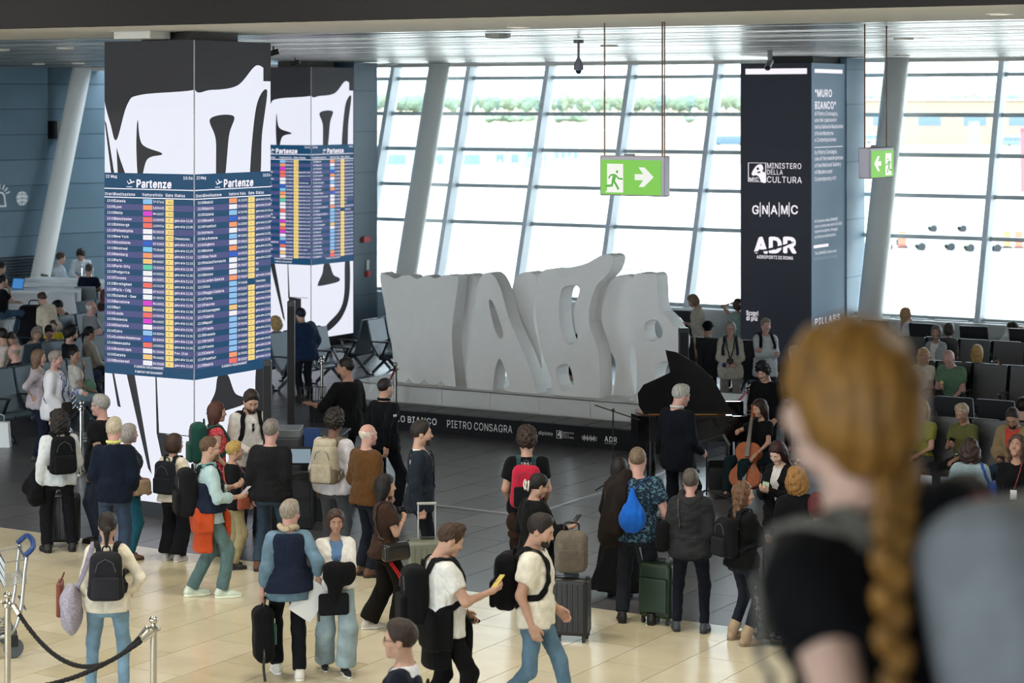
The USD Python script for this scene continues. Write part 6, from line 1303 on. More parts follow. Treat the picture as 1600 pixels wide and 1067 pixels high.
for sd_, nm in ((1, 'front'), (-1, 'front')):
    P_, n_ = drape(B, [(sd_ * .085, .10, .46), (sd_ * .10, .12, .34), (sd_ * .105, .125, .2), (sd_ * .11, .125, .04)]); obj('embroidery', ribbon(P_, n_, .05, .004), pattern('#dcdbe0', '#3d62a8', 60, .48), B.prim, label='blue embroidered strip')
for sh_, el, wr, *_ in B.arms: obj('embroidery', tube([el + (wr - el) * q for q in (.45, .6, .75, .88)], [.058, .058, .054, .050], 12), pattern('#dcdbe0', '#3d62a8', 50, .5), B.prim, label='blue embroidered cuff')
crossbag('P6', 'small dark brown crossbody bag on the embroidered white blouse', '#2a2420', side=1, z=-.02, size=(.15, .08, .18), y=.24)
person('P7', 60, 546, 'woman with long brown hair in a lilac-grey top behind the embroidered blouse', a=100, h=1.64, sex='f', hair=('long', '#6a5242'), top=('#a9a0a6', 'elbow'), bottom=('#1a2030', 'slim'), R='hip', L='bent', build=1.1)
person('P8', 272, 678, 'young person with brown bob and dark backpack, cream top and wide black trousers', a=35, fy_=874, sex='f', hair=('bob', '#3b2a22'), top=('#d9d0bf', 'short'), bottom=('#131418', 'wide'), L='bent', R='strap', shoes=('#b9b3b0', '#d9d6d2'), hyaw=25)
backpack('P8', 'dark blue-grey backpack on the young person in wide black trousers', '#1f2229', w=.33, hgt=.46, z0=.02)
person('P9', 326, 681, 'bearded man in teal trousers with an orange jacket tied round the waist', a=80, fy_=938, hair=('crop', '#54402f'), beard=('full', '#6a5140'), glasses=('on', '#3a3230'), top=('#a9c2c4', 'three'), bottom=('#566f70', 'reg'), L='phone', R='phone', Rx_=(-.02, .30, -.28), legs='stepR', shoes=('#c9d6c4', '#e5ead8'), band=('#1c2433', .02, .33))
obj('hood', tube([PEOPLE['P9'].TT(q) for q in ((-.10, .06, .52), (-.10, -.06, .50), (0, -.12, .47), (.10, -.06, .50), (.10, .06, .52))], .035, 10), cloth('#5f8a8c'), PEOPLE['P9'].prim, smooth=True)
backpack('P9', 'boxy black backpack on the man with the orange jacket', '#17181b', w=.32, hgt=.50, dp=.19, z0=-.02)
phone('P9', 'pale phone in the hand of the man with the orange jacket', 1, '#b9bcc8')
def tied_jacket(key, label, col, drop=-.42, front=True):
    B = PEOPLE[key]; og = B.TT((0, -.1, drop)); t, sh = worn('tied_jacket', label, 'jacket', B, og)
    fn = lambda p: smax(smin(smin(B.torso(p, .034, drop, .055, .06), B.FB(p) - .021, .04), B.FB(p) - .021, .03), smax((B.torso(p, .012, -.3, .1)) * 0 - 1 + 0 * p[:, 0], (p[:, 1] - (.02 if front else .3)) * .9, .01), .02) + .008 * wob(p * np.array([1, 1, .4], np.float32), 26, 3)
    l2, h2 = B.lo.copy(), B.hi.copy(); l2[2] = B.P0[2] + drop * B.s - .04; h2[2] = B.P0[2] + .12
    zlim = B.P0[2] + drop * B.s
    f2 = lambda p: smax(fn(p), zlim - p[:, 2], .03)
    obj('drape', sh(nets(f2, l2, h2, .016)), cloth(col), t, smooth=True)
    an = np.linspace(0, 2 * math.pi, 25); obj('knot', sh(tube([B.TT((.175 * math.sin(q), .145 * math.cos(q), .05 + .01 * math.cos(3 * q))) for q in an], .026 * B.s, 8)), cloth(col), t, smooth=True)
    for sx in (-1, 1): obj('sleeve', sh(tube(smooth_path([B.TT((sx * .03, .155, .045)), B.TT((sx * .05, .19, -.05)), B.TT((sx * .055, .19, -.2)), B.TT((sx * .075, .18, -.33))], 4), [.03] * 3 + [.04] * 6 + [.036] * 3 + [.03], 10)), cloth(col), t, smooth=True)
tied_jacket('P9', 'orange jacket knotted round the waist of the bearded man in teal', '#b84a26')
person('P10', 338, 628, 'woman with long auburn hair in a red patterned dress with a green backpack, facing right', a=80, h=1.68, sex='f', hair=('long', '#4a2a20'), top=(pattern('#b4323e', '#d5727a', 45, .55), 'sleeveless'), bottom=(pattern('#b4323e', '#6d1420', 45, .6), 'skirt', .35), L='down', R='bent', skin_='light')
backpack('P10', 'dark green rucksack on the woman in the red dress', '#1f4a42', w=.30, hgt=.50, dp=.20, z0=.06, pocket='#255349')
person('P11', 394, 610, 'short-bearded man in a white long-sleeved shirt with black straps, looking down', a=165, h=1.82, hair=('short', '#2c211b'), beard=('full', '#3b2c22'), top=('#cbc9c5', 'long'), bottom=('#27303f', 'reg'), L='phone', R='phone', hpitch=25, Lx=(-.10, .26, -.34), Rx_=(-.10, .26, -.34))
backpack('P11', 'black backpack whose straps cross the white shirt of the man looking down', '#16171a', w=.30, z0=.05)
t = thing('sunglasses', 'dark sunglasses hooked in the neckline of the man looking down', 'sunglasses', PEOPLE['P11'].world(PEOPLE['P11'].TT((0, .15, .36))), PEOPLE['P11'].rz); obj('frame', cat([ball((-.0, 0, .03), (.016, .008, .024), 6), ball((0, 0, -.02), (.018, .008, .026), 6)]), mat('#101114', .2), t); obj('temple', bar((.01, 0, .05), (.01, .01, -.06), .004), mat('#101114', .2), t)
person('P12', 365, 689, 'woman with short blonde hair and glasses in a black jumper and khaki trousers', a=75, fy_=886, sex='f', hair=('short', '#a88a50'), glasses=('on', '#6b4a38'), top=('#121317', 'long'), bottom=('#958a68', 'reg'), L='bent', R='bent', skin_='light')
crossbag('P12', 'slim rust coloured strap bag on the woman in khaki trousers', '#8c4a38', side=1, z=.0, size=(.16, .07, .14), strap='#a35a48')
person('P13', 423, 655, 'heavy-set grey-haired man in a charcoal jumper and jeans, back to the viewer', a=20, fy_=897, hair=('short', '#77726c'), top=('#1c1d20', 'long'), bottom=(denim('#1f3446'), 'reg'), build=1.10, L='down', R='down', shoes=('#5c3524', '#2b1c14'), legs='wide', skin_='pink')
person('P14', 452, 781, 'man in a denim shirt and navy vest carrying a black bag and papers', a=-8, fy_=1062, hair=('short', '#8d8478'), top=(denim('#5d7a8e'), 'three'), hem=-.16, band=('#1d2538', -.07), scarf='#b9a98f', bottom=('#14161b', 'reg'), L='carry', R='down', Rx_=(.13, -.03, -.44), legs='stepL', build=.93, hyaw=40, glasses=('on', '#1a1a1a'), shoes=('#d9d6d0', '#e9e7e3'), skin_='pink')
B, c, M, g = in_hand('P14', 1); t, sh = worn('papers', 'white sheaf of papers held by the man in the navy vest', 'papers', B, g); obj('sheets', sh(xf(rbox((0, 0, 0), (.25, .012, .34), .003), Ry(.62), g + (-.06, -.06, -.10))), mat('#d5dade', .6), t); obj('cover_sheet', sh(xf(bxc((0, -.008, 0), (.245, .002, .335)), Ry(.62), g + (-.06, -.06, -.10))), mat('#e3e6e8', .6), t)
B, c, M, g = in_hand('P14', -1); t, sh = worn('bag', 'black soft backpack carried low in the hand of the man in the navy vest', 'backpack', B, g - (0, 0, .5))
obj('bag_body', sh(nets(lambda p: s_box(p, g + np.array([-.02, -.02, -.30]), (.09, .17, .25), .08, Rx(-.12)) + .006 * wob(p, 25, 5), g + np.array([-.16, -.26, -.6]), g + np.array([.12, .22, .0]), .012)), cloth('#111215'), t, smooth=True); obj('handle', sh(tube(smooth_path([g + (-.02, -.07, -.06), g + (0, -.03, .01), g + (0, .03, .01), g + (-.02, .06, -.06)]), .010, 6)), M_blk, t); obj('strap', sh(tube(smooth_path([g + (-.03, -.18, -.40), g + (-.04, -.27, -.46), g + (-.04, -.22, -.56), g + (-.03, -.25, -.68)]), .012, 6)), M_blk, t)
bottle('green bottle tucked in the black bag carried by the man in the vest', B.world(g + np.array([.075, .03, -.42])), mat('#1f6a55', .3), .24)
person('P15', 524, 796, 'woman in a white blazer and wide pale jeans, sunglasses on her head', a=172, fy_=1057, sex='f', hair=('bob', '#3a2922'), glasses=('up', '#3a3028', '#4a4038'), top=('#e0ddd8', 'long'), open_=('#5f7fa6', .075, .10), hem=-.02, bottom=(Mgj, 'wide'), L='cross', R='cross2', legs='stepL', shoes=('#17181b', '#e5e2dc'), skin_='tan')
B = PEOPLE['P15']; og = B.TT((0, .18, -.20)); t, sh = worn('jacket', 'black jacket draped over the folded arms of the woman in the white blazer', 'jacket', B, og)
obj('drape', sh(nets(lambda p: smin(s_box(p, B.TT((.0, .235, .20)), (.15, .06, .09), .055), s_cone(p, B.TT((.02, .24, .16)), B.TT((.03, .22, -.10)), .085, .06), .10) + .014 * wob(p * np.array([1, 1, .4], np.float32), 30, 2), B.TT((-.24, .12, -.22)), B.TT((.24, .38, .36)), .012)), cloth('#0f1013'), t, smooth=True)
og = B.TT((0, .22, -.22)); t, sh = worn('purse', 'small black bag hanging below the draped black jacket', 'bag', B, og); obj('bag_body', sh(xf(rbox((0, 0, 0), (.28, .07, .20), .03), B.Rt, B.TT((.05, .235, -.14)))), cloth('#17181c'), t, smooth=40); obj('strap', sh(tube([B.TT((.17, .22, -.08)), B.TT((.20, .2, -.2)), B.TT((.2, .2, -.32))], .008, 6)), M_blk, t)
person('P16', 601, 741, 'woman with long black hair in black trousers with red side stripes', a=80, fy_=991, sex='f', hair=('long', '#0f0d0e'), top=('#3b2a23', 'short'), bottom=('#15120f', 'wide'), R='chest', L='bent', legs='stepR', shoes=('#cfcac4', '#e5e2dc'), skin_='light')
B = PEOPLE['P16']
for hip, kn, an_, *_ in B.legs:
    for dx in (-.012, .012): obj('side_stripe', ribbon([hip + (np.sign(hip[0]) * .098 * B.s, dx, -.06), hip * .4 + kn * .6 + (np.sign(hip[0]) * .105, dx, 0), kn + (np.sign(hip[0]) * .098, dx, 0), kn * .5 + an_ * .5 + (np.sign(hip[0]) * .108, dx, 0), an_ + (np.sign(hip[0]) * .112, dx, .02)], [[np.sign(hip[0]), 0, 0]] * 5, .014, .006), cloth('#c02a2c'), B.prim, label='red side stripe')
crossbag('P16', 'black leather handbag at the hip of the woman with long black hair', mat('#121214', .3, coat=.3), side=1, z=-.0, size=(.30, .11, .18), across=False)
person('P17', 522, 642, 'man with dark curly hair in a white shirt with a beige roll-top backpack', a=25, h=1.76, hair=('curly', '#1f1916'), skin_='brown', top=('#cfccd2', 'long'), bottom=('#45494f', 'slim'), L='down', R='bent')
backpack('P17', 'beige and taupe roll-top backpack on the man with curly dark hair', '#a59d8a', w=.31, hgt=.44, dp=.18, z0=.04, panel='#6a6152', roll='#b0a893', strapc='#6a6152')
person('P18', 574, 662, 'bald man in a rust brown suede jacket and dark trousers', a=55, fy_=900, hair=('fringe', '#c9bfb4'), top=('#573a1d', 'coat'), fit=.026, bottom=('#1b1f27', 'reg'), L='bent', R='bent', shoes=('#5a3a26', '#2a1c14'), skin_='pink', build=1.1)
person('P19', 541, 558, 'tall bearded man in black leaning an arm on the lectern', a=-50, h=1.88, hair=('crop', '#191513'), beard=('full', '#191513'), top=('#0e0f11', 'elbow'), bottom=('#0e0f12', 'reg'), L='table', R='bent', Lx=(.12, .34, -.20), hyaw=-25, build=1.15, hem=-.14, fit=.022, skin_='tan')
person('P20', 601, 590, 'man in a black jacket with a sleeve badge walking right by the platform', a=45, h=1.76, hair=('crop', '#1c1614'), top=('#0e1116', 'coat'), bottom=('#10131a', 'reg'), L='bent', R='aft', legs='stepR', build=1.08, collar='#0e1116')
B = PEOPLE['P20']; obj('badge', xf(rbox((0, 0, 0), (.008, .06, .03), .003), None, B.arms[1][0] * .6 + B.arms[1][1] * .4 + np.array([.068, 0, 0])), mat('#c9c9cc', .5), B.prim, label='pale sleeve badge')
person('P21', 657, 657, 'bearded man in a dark suit and tie holding a suitcase handle', a=88, h=1.79, hair=('short', '#211a16'), beard=('full', '#2a201a'), top=('#202731', 'coat'), open_=('#d5d8dc', .07, .10, '#20242c'), hem=-.14, bottom=('#12151b', 'reg'), R='carry', L='down', shoes=('#15120f', '#0f0d0c'))
obj('lapel', ribbon(*drape(PEOPLE['P21'], [(.05, .12, .48), (.075, .14, .36), (.045, .15, .20), (.01, .15, .11)]), .05, .006), cloth('#242b36'), PEOPLE['P21'].prim)
person('P22', 823, 670, 'person with frizzy brown hair in a black t-shirt with a red backpack', a=2, h=1.73, hair=('curly', '#2e211a'), top=('#101114', 'short'), bottom=('#2a1f1a', 'reg'), L='bent', R='bent', shoes=('#1c1a1a', '#333333'), build=.95)
backpack('P22', 'red and black backpack with teal straps on the frizzy-haired person', '#b3243c', w=.32, hgt=.46, dp=.17, z0=.0, pocket='#15171b', strapc='#2a4348')
B = PEOPLE['P22']; obj('print', cat([ribbon(*drape(B, [(x, -.13, .455), (x + .03, -.135, .46)], n=3), .03, .003) for x in (-.11, -.07, -.03, .01, .05, .08)]), mat('#c9c9c4', .8), B.prim, label='white print across the shoulders')
og = B.TT((-.13, -.16, -.24)); t, sh = worn('cap', 'brown cap clipped below the red backpack', 'cap', B, og); obj('crown', sh(xf(ball((0, 0, 0), (.085, .06, .11), 8), None, B.TT((-.13, -.19, -.16)))), cloth('#2e211b'), t, smooth=True); obj('brim', sh(xf(ball((0, 0, 0), (.07, .012, .06), 6), None, B.TT((-.13, -.21, -.28)))), cloth('#35271f'), t, smooth=True)
person('P23', 845, 740, 'woman with a white hair clip in a loose black top, looking at her phone', a=65, h=1.60, sex='f', hair=('lowbun', '#141011'), glasses=('on', '#26201e'), top=('#111214', 'three'), hem=-.25, fit=.035, bottom=('#131418', 'wide'), R='phone', L='handle', hpitch=15, build=1.1, Rx_=(.02, .34, -.22))
phone('P23', 'dark phone in the hand of the woman with the white hair clip', 1)
B = PEOPLE['P23']; t = thing('hair_clip', 'white claw clip in the dark hair of the woman looking at her phone', 'hair clip', B.world(B.hc + B.Rh @ np.array([0, -.128, -.02])), B.rz); obj('jaw', cat([tube(smooth_path([(sx * .04, 0, .05), (sx * .055, -.01, 0), (sx * .03, -.005, -.05)]), .009, 6) for sx in (-1, 1)]), mat('#d9d4cc', .4), t, smooth=True); obj('hinge', bar((0, -.01, .04), (0, -.01, -.04), .011), mat('#d9d4cc', .4), t)
person('P24', 711, 818, 'moustached man in a white printed t-shirt looking at a yellow phone', a=75, h=1.78, hair=('quiff', '#3b281d'), beard=('stache', '#3b281d'), top=('#d9dbd9', 'short'), bottom=('#0e0f11', 'reg'), R='phone', L='fore', hpitch=22, legs='stepR', build=1.12, skin_='light', Rx_=(-.02, .36, -.20))
backpack('P24', 'black travel backpack on the man with the yellow phone', '#111215', w=.29, hgt=.47, dp=.20, z0=.0)
phone('P24', 'yellow phone held by the moustached man in white', 1, '#d8c25a')
tied_jacket('P24', 'black jacket tied round the waist of the man with the yellow phone', '#0d0e10', -.36)
B = PEOPLE['P24']; obj('print', ribbon(*drape(B, [(.03, .14, .36), (.03, .15, .28), (.03, .15, .18)]), .10, .003), pattern('#8fb6c6', '#3f6c86', 30, .5), B.prim, label='blue picture printed on the chest')
B, c, M, g = in_hand('P24', -1); t, sh = worn('sunglasses', 'dark sunglasses held in the lower hand of the man with the yellow phone', 'sunglasses', B, g); obj('lens', sh(cat([ball(g + (0, .02, -.02), (.01, .024, .02), 6), ball(g + (0, .07, -.03), (.01, .024, .02), 6)])), mat('#14161a', .1), t, smooth=True); obj('temple', sh(bar(g + (0, .0, -.01), g + (.0, -.02, .08), .004)), M_blk, t)
person('P25', 849, 803, 'bearded young man in a cream t-shirt and blue jeans striding right, looking down', a=100, h=1.81, hair=('short', '#1f1613'), beard=('full', '#241a15'), top=('#ddd8c8', 'short'), fit=.022, bottom=(denim('#55748a'), 'slim'), R='down', L='bent', legs='walkL', hpitch=15, hyaw=8, skin_='light')
backpack('P25', 'black backpack on the striding man in a cream t-shirt', '#101114', w=.29, hgt=.46, dp=.18, z0=.02)
person('P26', 628, 968, 'man in a navy blazer and glasses at the bottom edge of the frame, facing left', a=-80, h=1.76, hair=('short', '#2e221c'), glasses=('on', '#2a2a2a'), top=('#161b28', 'coat'), open_=('#d3d8e0', .045, .16), bottom=('#1a1d26', 'reg'), L='bent', R='down', skin_='light')
backpack('P26', 'black bag on the back of the man at the bottom edge', '#131316', w=.28, hgt=.36, dp=.14, z0=.02, straps=False)
# right group watching the music
person('P76', 968, 716, 'person in a long black coat beside the man in the floral shirt', a=20, fy_=928, sex='f', hair=('bob', '#1c1715'), top=('#101114', 'long'), hem=-.1, bottom=('#0f1013', 'skirt', .07), L='down', R='bent')
person('P27', 996, 698, 'cropped-haired man in a dark floral shirt with a blue drawstring bag', a=5, fy_=978, hair=('crop', '#6a5a48'), top=(pattern('#1a2b3a', '#4f7080', 38, .56), 'short'), bottom=('#22262e', 'reg'), R='handle', L='bent', legs='wide', shoes=('#121316', '#0e0e10'), skin_='pink', build=1.08, fit=.024)
B = PEOPLE['P27']; og = B.TT((-.08, -.2, -.0)); t, sh = worn('drawstring_bag', 'bright blue drawstring bag on the back of the man in the floral shirt', 'backpack', B, og)
obj('bag_body', sh(nets(lambda p: smin(s_ell(p, B.TT((-.03, -.21, .14)), (.14, .075, .14)), s_cone(p, B.TT((-.03, -.20, .20)), B.TT((-.035, -.17, .42)), .09, .025), .08) + .006 * wob(p * np.array([1.6, 1, .4], np.float32), 50, 2), B.TT((-.22, -.32, -.04)), B.TT((.16, -.08, .5)), .012)), cloth('#1c62c4'), t, smooth=True)
for sx in (-1, 1): P_, n_ = drape(B, [(-.03 + sx * .02, -.16, .42), (sx * .10, -.08, .545), (sx * .11, .05, .54), (sx * .13, .12, .40)]); obj('cord', sh(tube(P_, .006, 6)), mat('#1b3f7c', .7), t)
og = B.TT((-.2, 0, -.05)); t, sh = worn('coat', 'brown-black coat slung over the left shoulder of the man in the floral shirt', 'coat', B, og)
obj('drape', sh(nets(lambda p: smin(smin(s_cone(p, B.TT((-.10, -.06, .53)), B.TT((-.21, -.05, .42)), .075, .10), s_cone(p, B.TT((-.21, -.05, .42)), B.TT((-.27, -.03, -.06)), .10, .12), .06), s_cone(p, B.TT((-.13, -.12, .44)), B.TT((-.20, -.12, .02)), .06, .09), .06) + .012 * wob(p * np.array([1.4, 1.4, .4], np.float32), 34, 5), B.TT((-.46, -.3, -.22)), B.TT((.02, .16, .66)), .016)), cloth('#241f1d'), t, smooth=True)
person('P28', 1079, 733, 'person with short grey hair in a charcoal quilted jacket', a=5, fy_=993, sex='f', hair=('short', '#4e4741'), top=('#2a2c2f', 'coat'), fit=.035, hem=-.12, bottom=('#161a24', 'slim'), L='bent', R='bent', shoes=('#3a4048', '#26282c'), legs='wide', skin_='pink', build=1.1)
B = PEOPLE['P28']
for k in range(9): z = -.10 + .068 * k; an = np.linspace(0, 2 * math.pi, 33); P_, n_ = drape(B, [(.19 * math.sin(q), .16 * math.cos(q), z) for q in an], .001, 1); obj('quilt_seam', ribbon(P_, n_, .008, .003), mat('#1a1b1e', .7), B.prim)
obj('hood', tube([B.TT(q) for q in ((-.09, .05, .54), (-.10, -.07, .51), (0, -.13, .46), (.10, -.07, .51), (.09, .05, .54))], .042, 10), cloth('#2f3032'), B.prim, smooth=True)
crossbag('P28', 'black nylon shoulder bag on the left of the quilted jacket', '#101114', side=-1, z=.10, size=(.26, .13, .30), across=False, y=-.04)
person('P29', 1160, 753, 'woman with long curly light-brown hair in black clothes and beige boots', a=55, fy_=1011, sex='f', hair=('longcurl', '#5d432f'), glasses=('up', '#a9a9b0', '#7d828a'), top=('#111214', 'long'), bottom=('#20242d', 'slim'), R='cross', L='cross2', shoes=('#a08b70', '#8a765c'), skin_='light', hyaw=25, legs='wide')
backpack('P29', 'black backpack with a white mark on the curly-haired woman in beige boots', '#15171a', w=.29, hgt=.42, dp=.17, z0=.02, pocket='#1c1e22')
B = PEOPLE['P29']
for hip, kn, an_, yaw_, fz in B.legs: obj('boot_shaft', tube([an_ + (0, -.005, -.03), an_ + (0, 0, .03), an_ + (kn - an_) * .28], [.052, .056, .058], 12), mat('#a08b70', .7, noise=.08), B.prim, smooth=True)
person('P30', 1211, 692, 'woman with dark red-brown hair in a black cardigan looking at a lit phone', a=215, h=1.64, sex='f', hair=('long', '#2a1013'), top=('#121216', 'long'), open_=('#c9c6c6', .06, .05), hem=-.22, bottom=(Mj, 'slim'), L='phone', R='phone', hpitch=28, skin_='fair')
phone('P30', 'phone with a lit screen held by the woman with red-brown hair', 1, '#1a1a1e', screen='#a8c4a0')
person('P31', 1244, 730, 'woman with curly blonde hair in a black jacket and trousers, back to the viewer', a=-12, h=1.64, sex='f', hair=('curlbob', '#8a6334'), top=('#121317', 'long'), hem=-.2, fit=.025, bottom=('#121318', 'reg'), L='bent', R='phone', hyaw=-15)
person('P32', 1278, 770, 'woman with a wine-red bob in a black t-shirt with grey bag straps', a=-8, h=1.62, sex='f', hair=('bob', '#4a1216'), top=('#15161a', 'short'), bottom=(Mj, 'slim'), L='bent', R='bent', shoes=('#cfcbc4', '#e3e0d9'))
backpack('P32', 'slim grey-blue cloth backpack on the woman with the wine-red bob', '#454b54', w=.22, hgt=.34, dp=.09, z0=.10)
person('P33', 1066, 600, 'grey-haired man in a dark navy suit walking in front of the piano, seen from behind', a=40, h=1.82, hair=('short', '#9a9894'), top=('#0f131c', 'coat'), hem=-.20, bottom=('#0e111a', 'reg'), R='fore', L='bent', collar='#c9c2bf', legs='stepR', hpitch=12, hyaw=20, build=1.08, skin_='pink')
person('P34', 1186, 624, 'cellist with long dark hair in a black top holding the neck of the cello', a=235, h=1.66, sex='f', sit=True, hair=('long', '#2a1a12'), top=('#121417', 'short'), bottom=('#15272c', 'reg'), R='cello', L='bow', skin_='light', hpitch=10)
t = thing('cellist_stool', 'black stool under the cellist', 'stool', PEOPLE['P34'].loc, PEOPLE['P34'].rz); obj('seat', rbox((0, -.02, .42), (.4, .36, .05), .02), M_blk, t)
for sx in (-1, 1):
    for sy in (-1, 1): obj('leg', bar((sx * .16, sy * .14 - .02, .40), (sx * .18, sy * .16 - .02, 0), .014), M_blk, t)
person('P35', 1191, 567, 'man with black hair and moustache all in black, looking down behind the cellist', a=200, h=1.66, hair=('curly', '#121011'), beard=('stache', '#121011'), top=('#0f1114', 'long'), bottom=('#0f1114', 'reg'), L='bent', R='bent', hpitch=20, hyaw=12, skin_='light')
person('P36', 1141, 502, 'grey-bobbed woman with glasses in a beige shirt with a camera round her neck', a=180, fy_=656, sex='f', hair=('bob', '#8d8981'), glasses=('on', '#6a5a50'), top=('#b4ada0', 'three'), hem=-.22, fit=.03, bottom=('#8d857f', 'reg'), L='clasp', R='clasp', shoes=('#1c1c20', '#111111'), skin_='pink')
backpack('P36', 'dark backpack whose straps show on the woman in the beige shirt', '#2a3340', w=.26, z0=.08)
B = PEOPLE['P36']; t, sh = worn('neck_camera', 'black camera hanging on a strap in front of the beige shirt', 'camera', B, B.TT((0, .17, .08)))
for sx in (-1, 1): P_, n_ = drape(B, [(sx * .07, .0, .545), (sx * .07, .10, .45), (sx * .03, .15, .28), (sx * .01, .16, .14)]); obj('strap', sh(ribbon(P_, n_, .02, .005)), M_blk, t)
obj('camera_body', sh(xf(rbox((0, .19, .09), (.11, .06, .12), .015), None, B.P0)), M_blk, t); obj('lens', sh(xf(bar((0, .2, .09), (0, .26, .09), .03, 12), None, B.P0)), M_blk, t)
t, sh = worn('water_bottle_top', 'blue round object held in both hands by the woman in the beige shirt', 'bottle', B, B.hand[0][2]); obj('cap', sh(ball(B.hand[0][2] + (.03, .02, .01), .04, 8)), mat('#1f2f7c', .3), t, smooth=True); obj('ring', sh(tube([B.hand[0][2] + (.03 + .04 * math.cos(q), .02 + .04 * math.sin(q), -.01) for q in np.linspace(0, 6.28, 13)], .006, 5)), mat('#16225c', .3), t)
person('P37', 1196, 497, 'short-haired woman in a white shirt with black straps, arms folded in front of the pillar', a=165, h=1.66, sex='f', hair=('short', '#7d7064'), top=('#c3c8ca', 'long'), hem=-.22, fit=.03, bottom=('#232c3c', 'reg'), L='cross', R='cross2', hyaw=-12, skin_='pink')
backpack('P37', 'black backpack whose straps show on the woman with folded arms', '#15161a', w=.26, z0=.08)
person('P38', 1240, 540, 'woman with fair hair pinned up, dressed in black, beside the man in black', a=190, fy_=712, sex='f', hair=('bun', '#9a8260'), top=('#22221f', 'long'), bottom=('#15161a', 'slim'), L='bent', R='clasp', shoes=('#a5645a', '#4a2c28'), hpitch=15)
person('P39', 1079, 461, 'woman with a light brown bob in cream at the window with a phone', a=-90, h=1.66, sex='f', hair=('bob', '#7d6a58'), top=('#b9b2a6', 'elbow'), fit=.03, hem=-.14, bottom=('#a58f6a', 'wide'), L='phone', R='phone', hpitch=25, lean=8, skin_='pink')
phone('P39', 'dark phone held by the woman in cream at the window', -1)
sb = lambda k, px, py, lb, h, **kw: person(k, px, py, lb, h=h, sit=True, **kw)
sb('P40', 1106, 505, 'person in a dark cap and black printed shirt seated with back to the viewer', 1.66, a=20, hair=('short', '#14151a'), top=('#101216', 'short'), bottom=('#1a1c22', 'reg'), L='lap', R='lap', on=('+y', 35.26))
B = PEOPLE['P40']; t = thing('cap', 'dark cap on the seated person in the black printed shirt', 'cap', B.world(B.hc), B.rz); obj('crown', xf(nets(lambda p: smax(cran(p, .020), -(p[:, 2] - .02), .01), (-.11, -.14, 0), (.11, .11, .15), .012), None), cloth('#16181d'), t, smooth=True); obj('brim', ball((0, .12, .03), (.07, .06, .008), 6), cloth('#16181d'), t, smooth=True)
obj('print', cat([ribbon(*drape(B, [(-w_, -.14, z), (w_, -.14, z)], n=4), h_, .003) for w_, z, h_ in ((.06, .42, .02), (.10, .36, .045), (.05, .31, .015))]), mat('#c4c6c8', .8), B.prim, label='white print on the back')
sb('P41', 1153, 482, 'person with arms raised behind the head, partly behind the information pillar', 1.70, a=10, sex='f', hair=('bob', '#4a3a2e'), top=('#8fa9a0', 'sleeveless'), bottom=('#45505a', 'reg'), L='head', R='head', on=('+y', 39.61))
# right seating
sb('P43', 1415, 478, 'blonde woman in a white top leaning her chin on her hand at the window', 1.68, a=60, sex='f', hair=('long', '#a5835a'), top=('#d9dde0', 'short'), bottom=('#2b3444', 'slim'), R='chin', L='lap', hyaw=25, on=('+y', 39.61))
sb('P44', 1463, 512, 'woman with grey-brown bob in a pale grey zip jacket, facing the viewer', 1.70, a=195, sex='f', hair=('bob', '#6f6258'), top=('#a5a8aa', 'long'), open_=('#dcd9d2', .06, .05), bottom=('#23252b', 'slim'), L='lap', R='lap', skin_='tan', on=('-y', 36.64))
sb('P45', 1483, 512, 'person with short brown hair seen from behind, next to the woman in the grey jacket', 1.64, a=25, hair=('bob', '#4a4038'), sex='f', top=('#c9bcb8', 'short'), bottom=('#33383f', 'reg'), L='lap', R='lap', on=('+y', 37.41))
sb('P46', 1443, 545, 'woman with frizzy blonde hair in cream beside the man in green', 1.66, a=170, sex='f', hair=('longcurl', '#b08f62'), glasses=('on', '#a83a4a'), top=('#cfc6b4', 'short'), bottom=(pattern('#b58a92', '#d8b8ba', 40, .5), 'reg'), L='lap', R='lap', skin_='tan', on=('-y', 33.29))
sb('P47', 1481, 550, 'bald man with glasses in a green t-shirt and jeans eating an ice cream', 1.76, a=200, hair=('fringe', '#b9b4ac'), glasses=('on', '#8a3a3a'), top=('#5f7f64', 'short'), bottom=(Mj, 'reg'), L='lap', R='phone', hpitch=22, lean=14, build=1.12, skin_='pink', on=('-y', 33.29))
B, c, M, g = in_hand('P47', 1); t, sh = worn('ice_cream', 'ice cream tub held by the man in the green t-shirt', 'ice cream', B, g); obj('cone', sh(xf(lathe([(.001, -.06), (.03, .04), (.001, .045)], 12), None, g)), mat('#b98a55', .7), t); obj('scoop', sh(ball(g + (0, 0, .06), .036, 8)), mat('#dccb8a', .5), t, smooth=True)
sb('P48', 1527, 545, 'woman with long blonde hair seen from behind holding up a lit phone', 1.68, a=15, sex='f', hair=('long', '#a5824e'), top=('#8d8684', 'long'), bottom=('#2a2e36', 'slim'), R='phone_up', L='lap', Rx_=(.10, .22, -.02), on=('+y', 34.06))
phone('P48', 'lit phone held up by the long-haired blonde woman', 1, '#1c1c20', screen='#f2f2ee')
sb('P49', 1501, 636, 'fair-haired woman with sunglasses on her head in an olive t-shirt holding a phone', 1.70, a=215, sex='f', hair=('short', '#a39078'), glasses=('up', '#d9d6d0', '#1a1a1c'), top=('#5f6038', 'short'), bottom=('#1d2026', 'slim'), L='lap', R='phone', hpitch=18, skin_='tan', on=('-y', 27.39))
phone('P49', 'black phone in the hand of the woman in the olive t-shirt', 1)
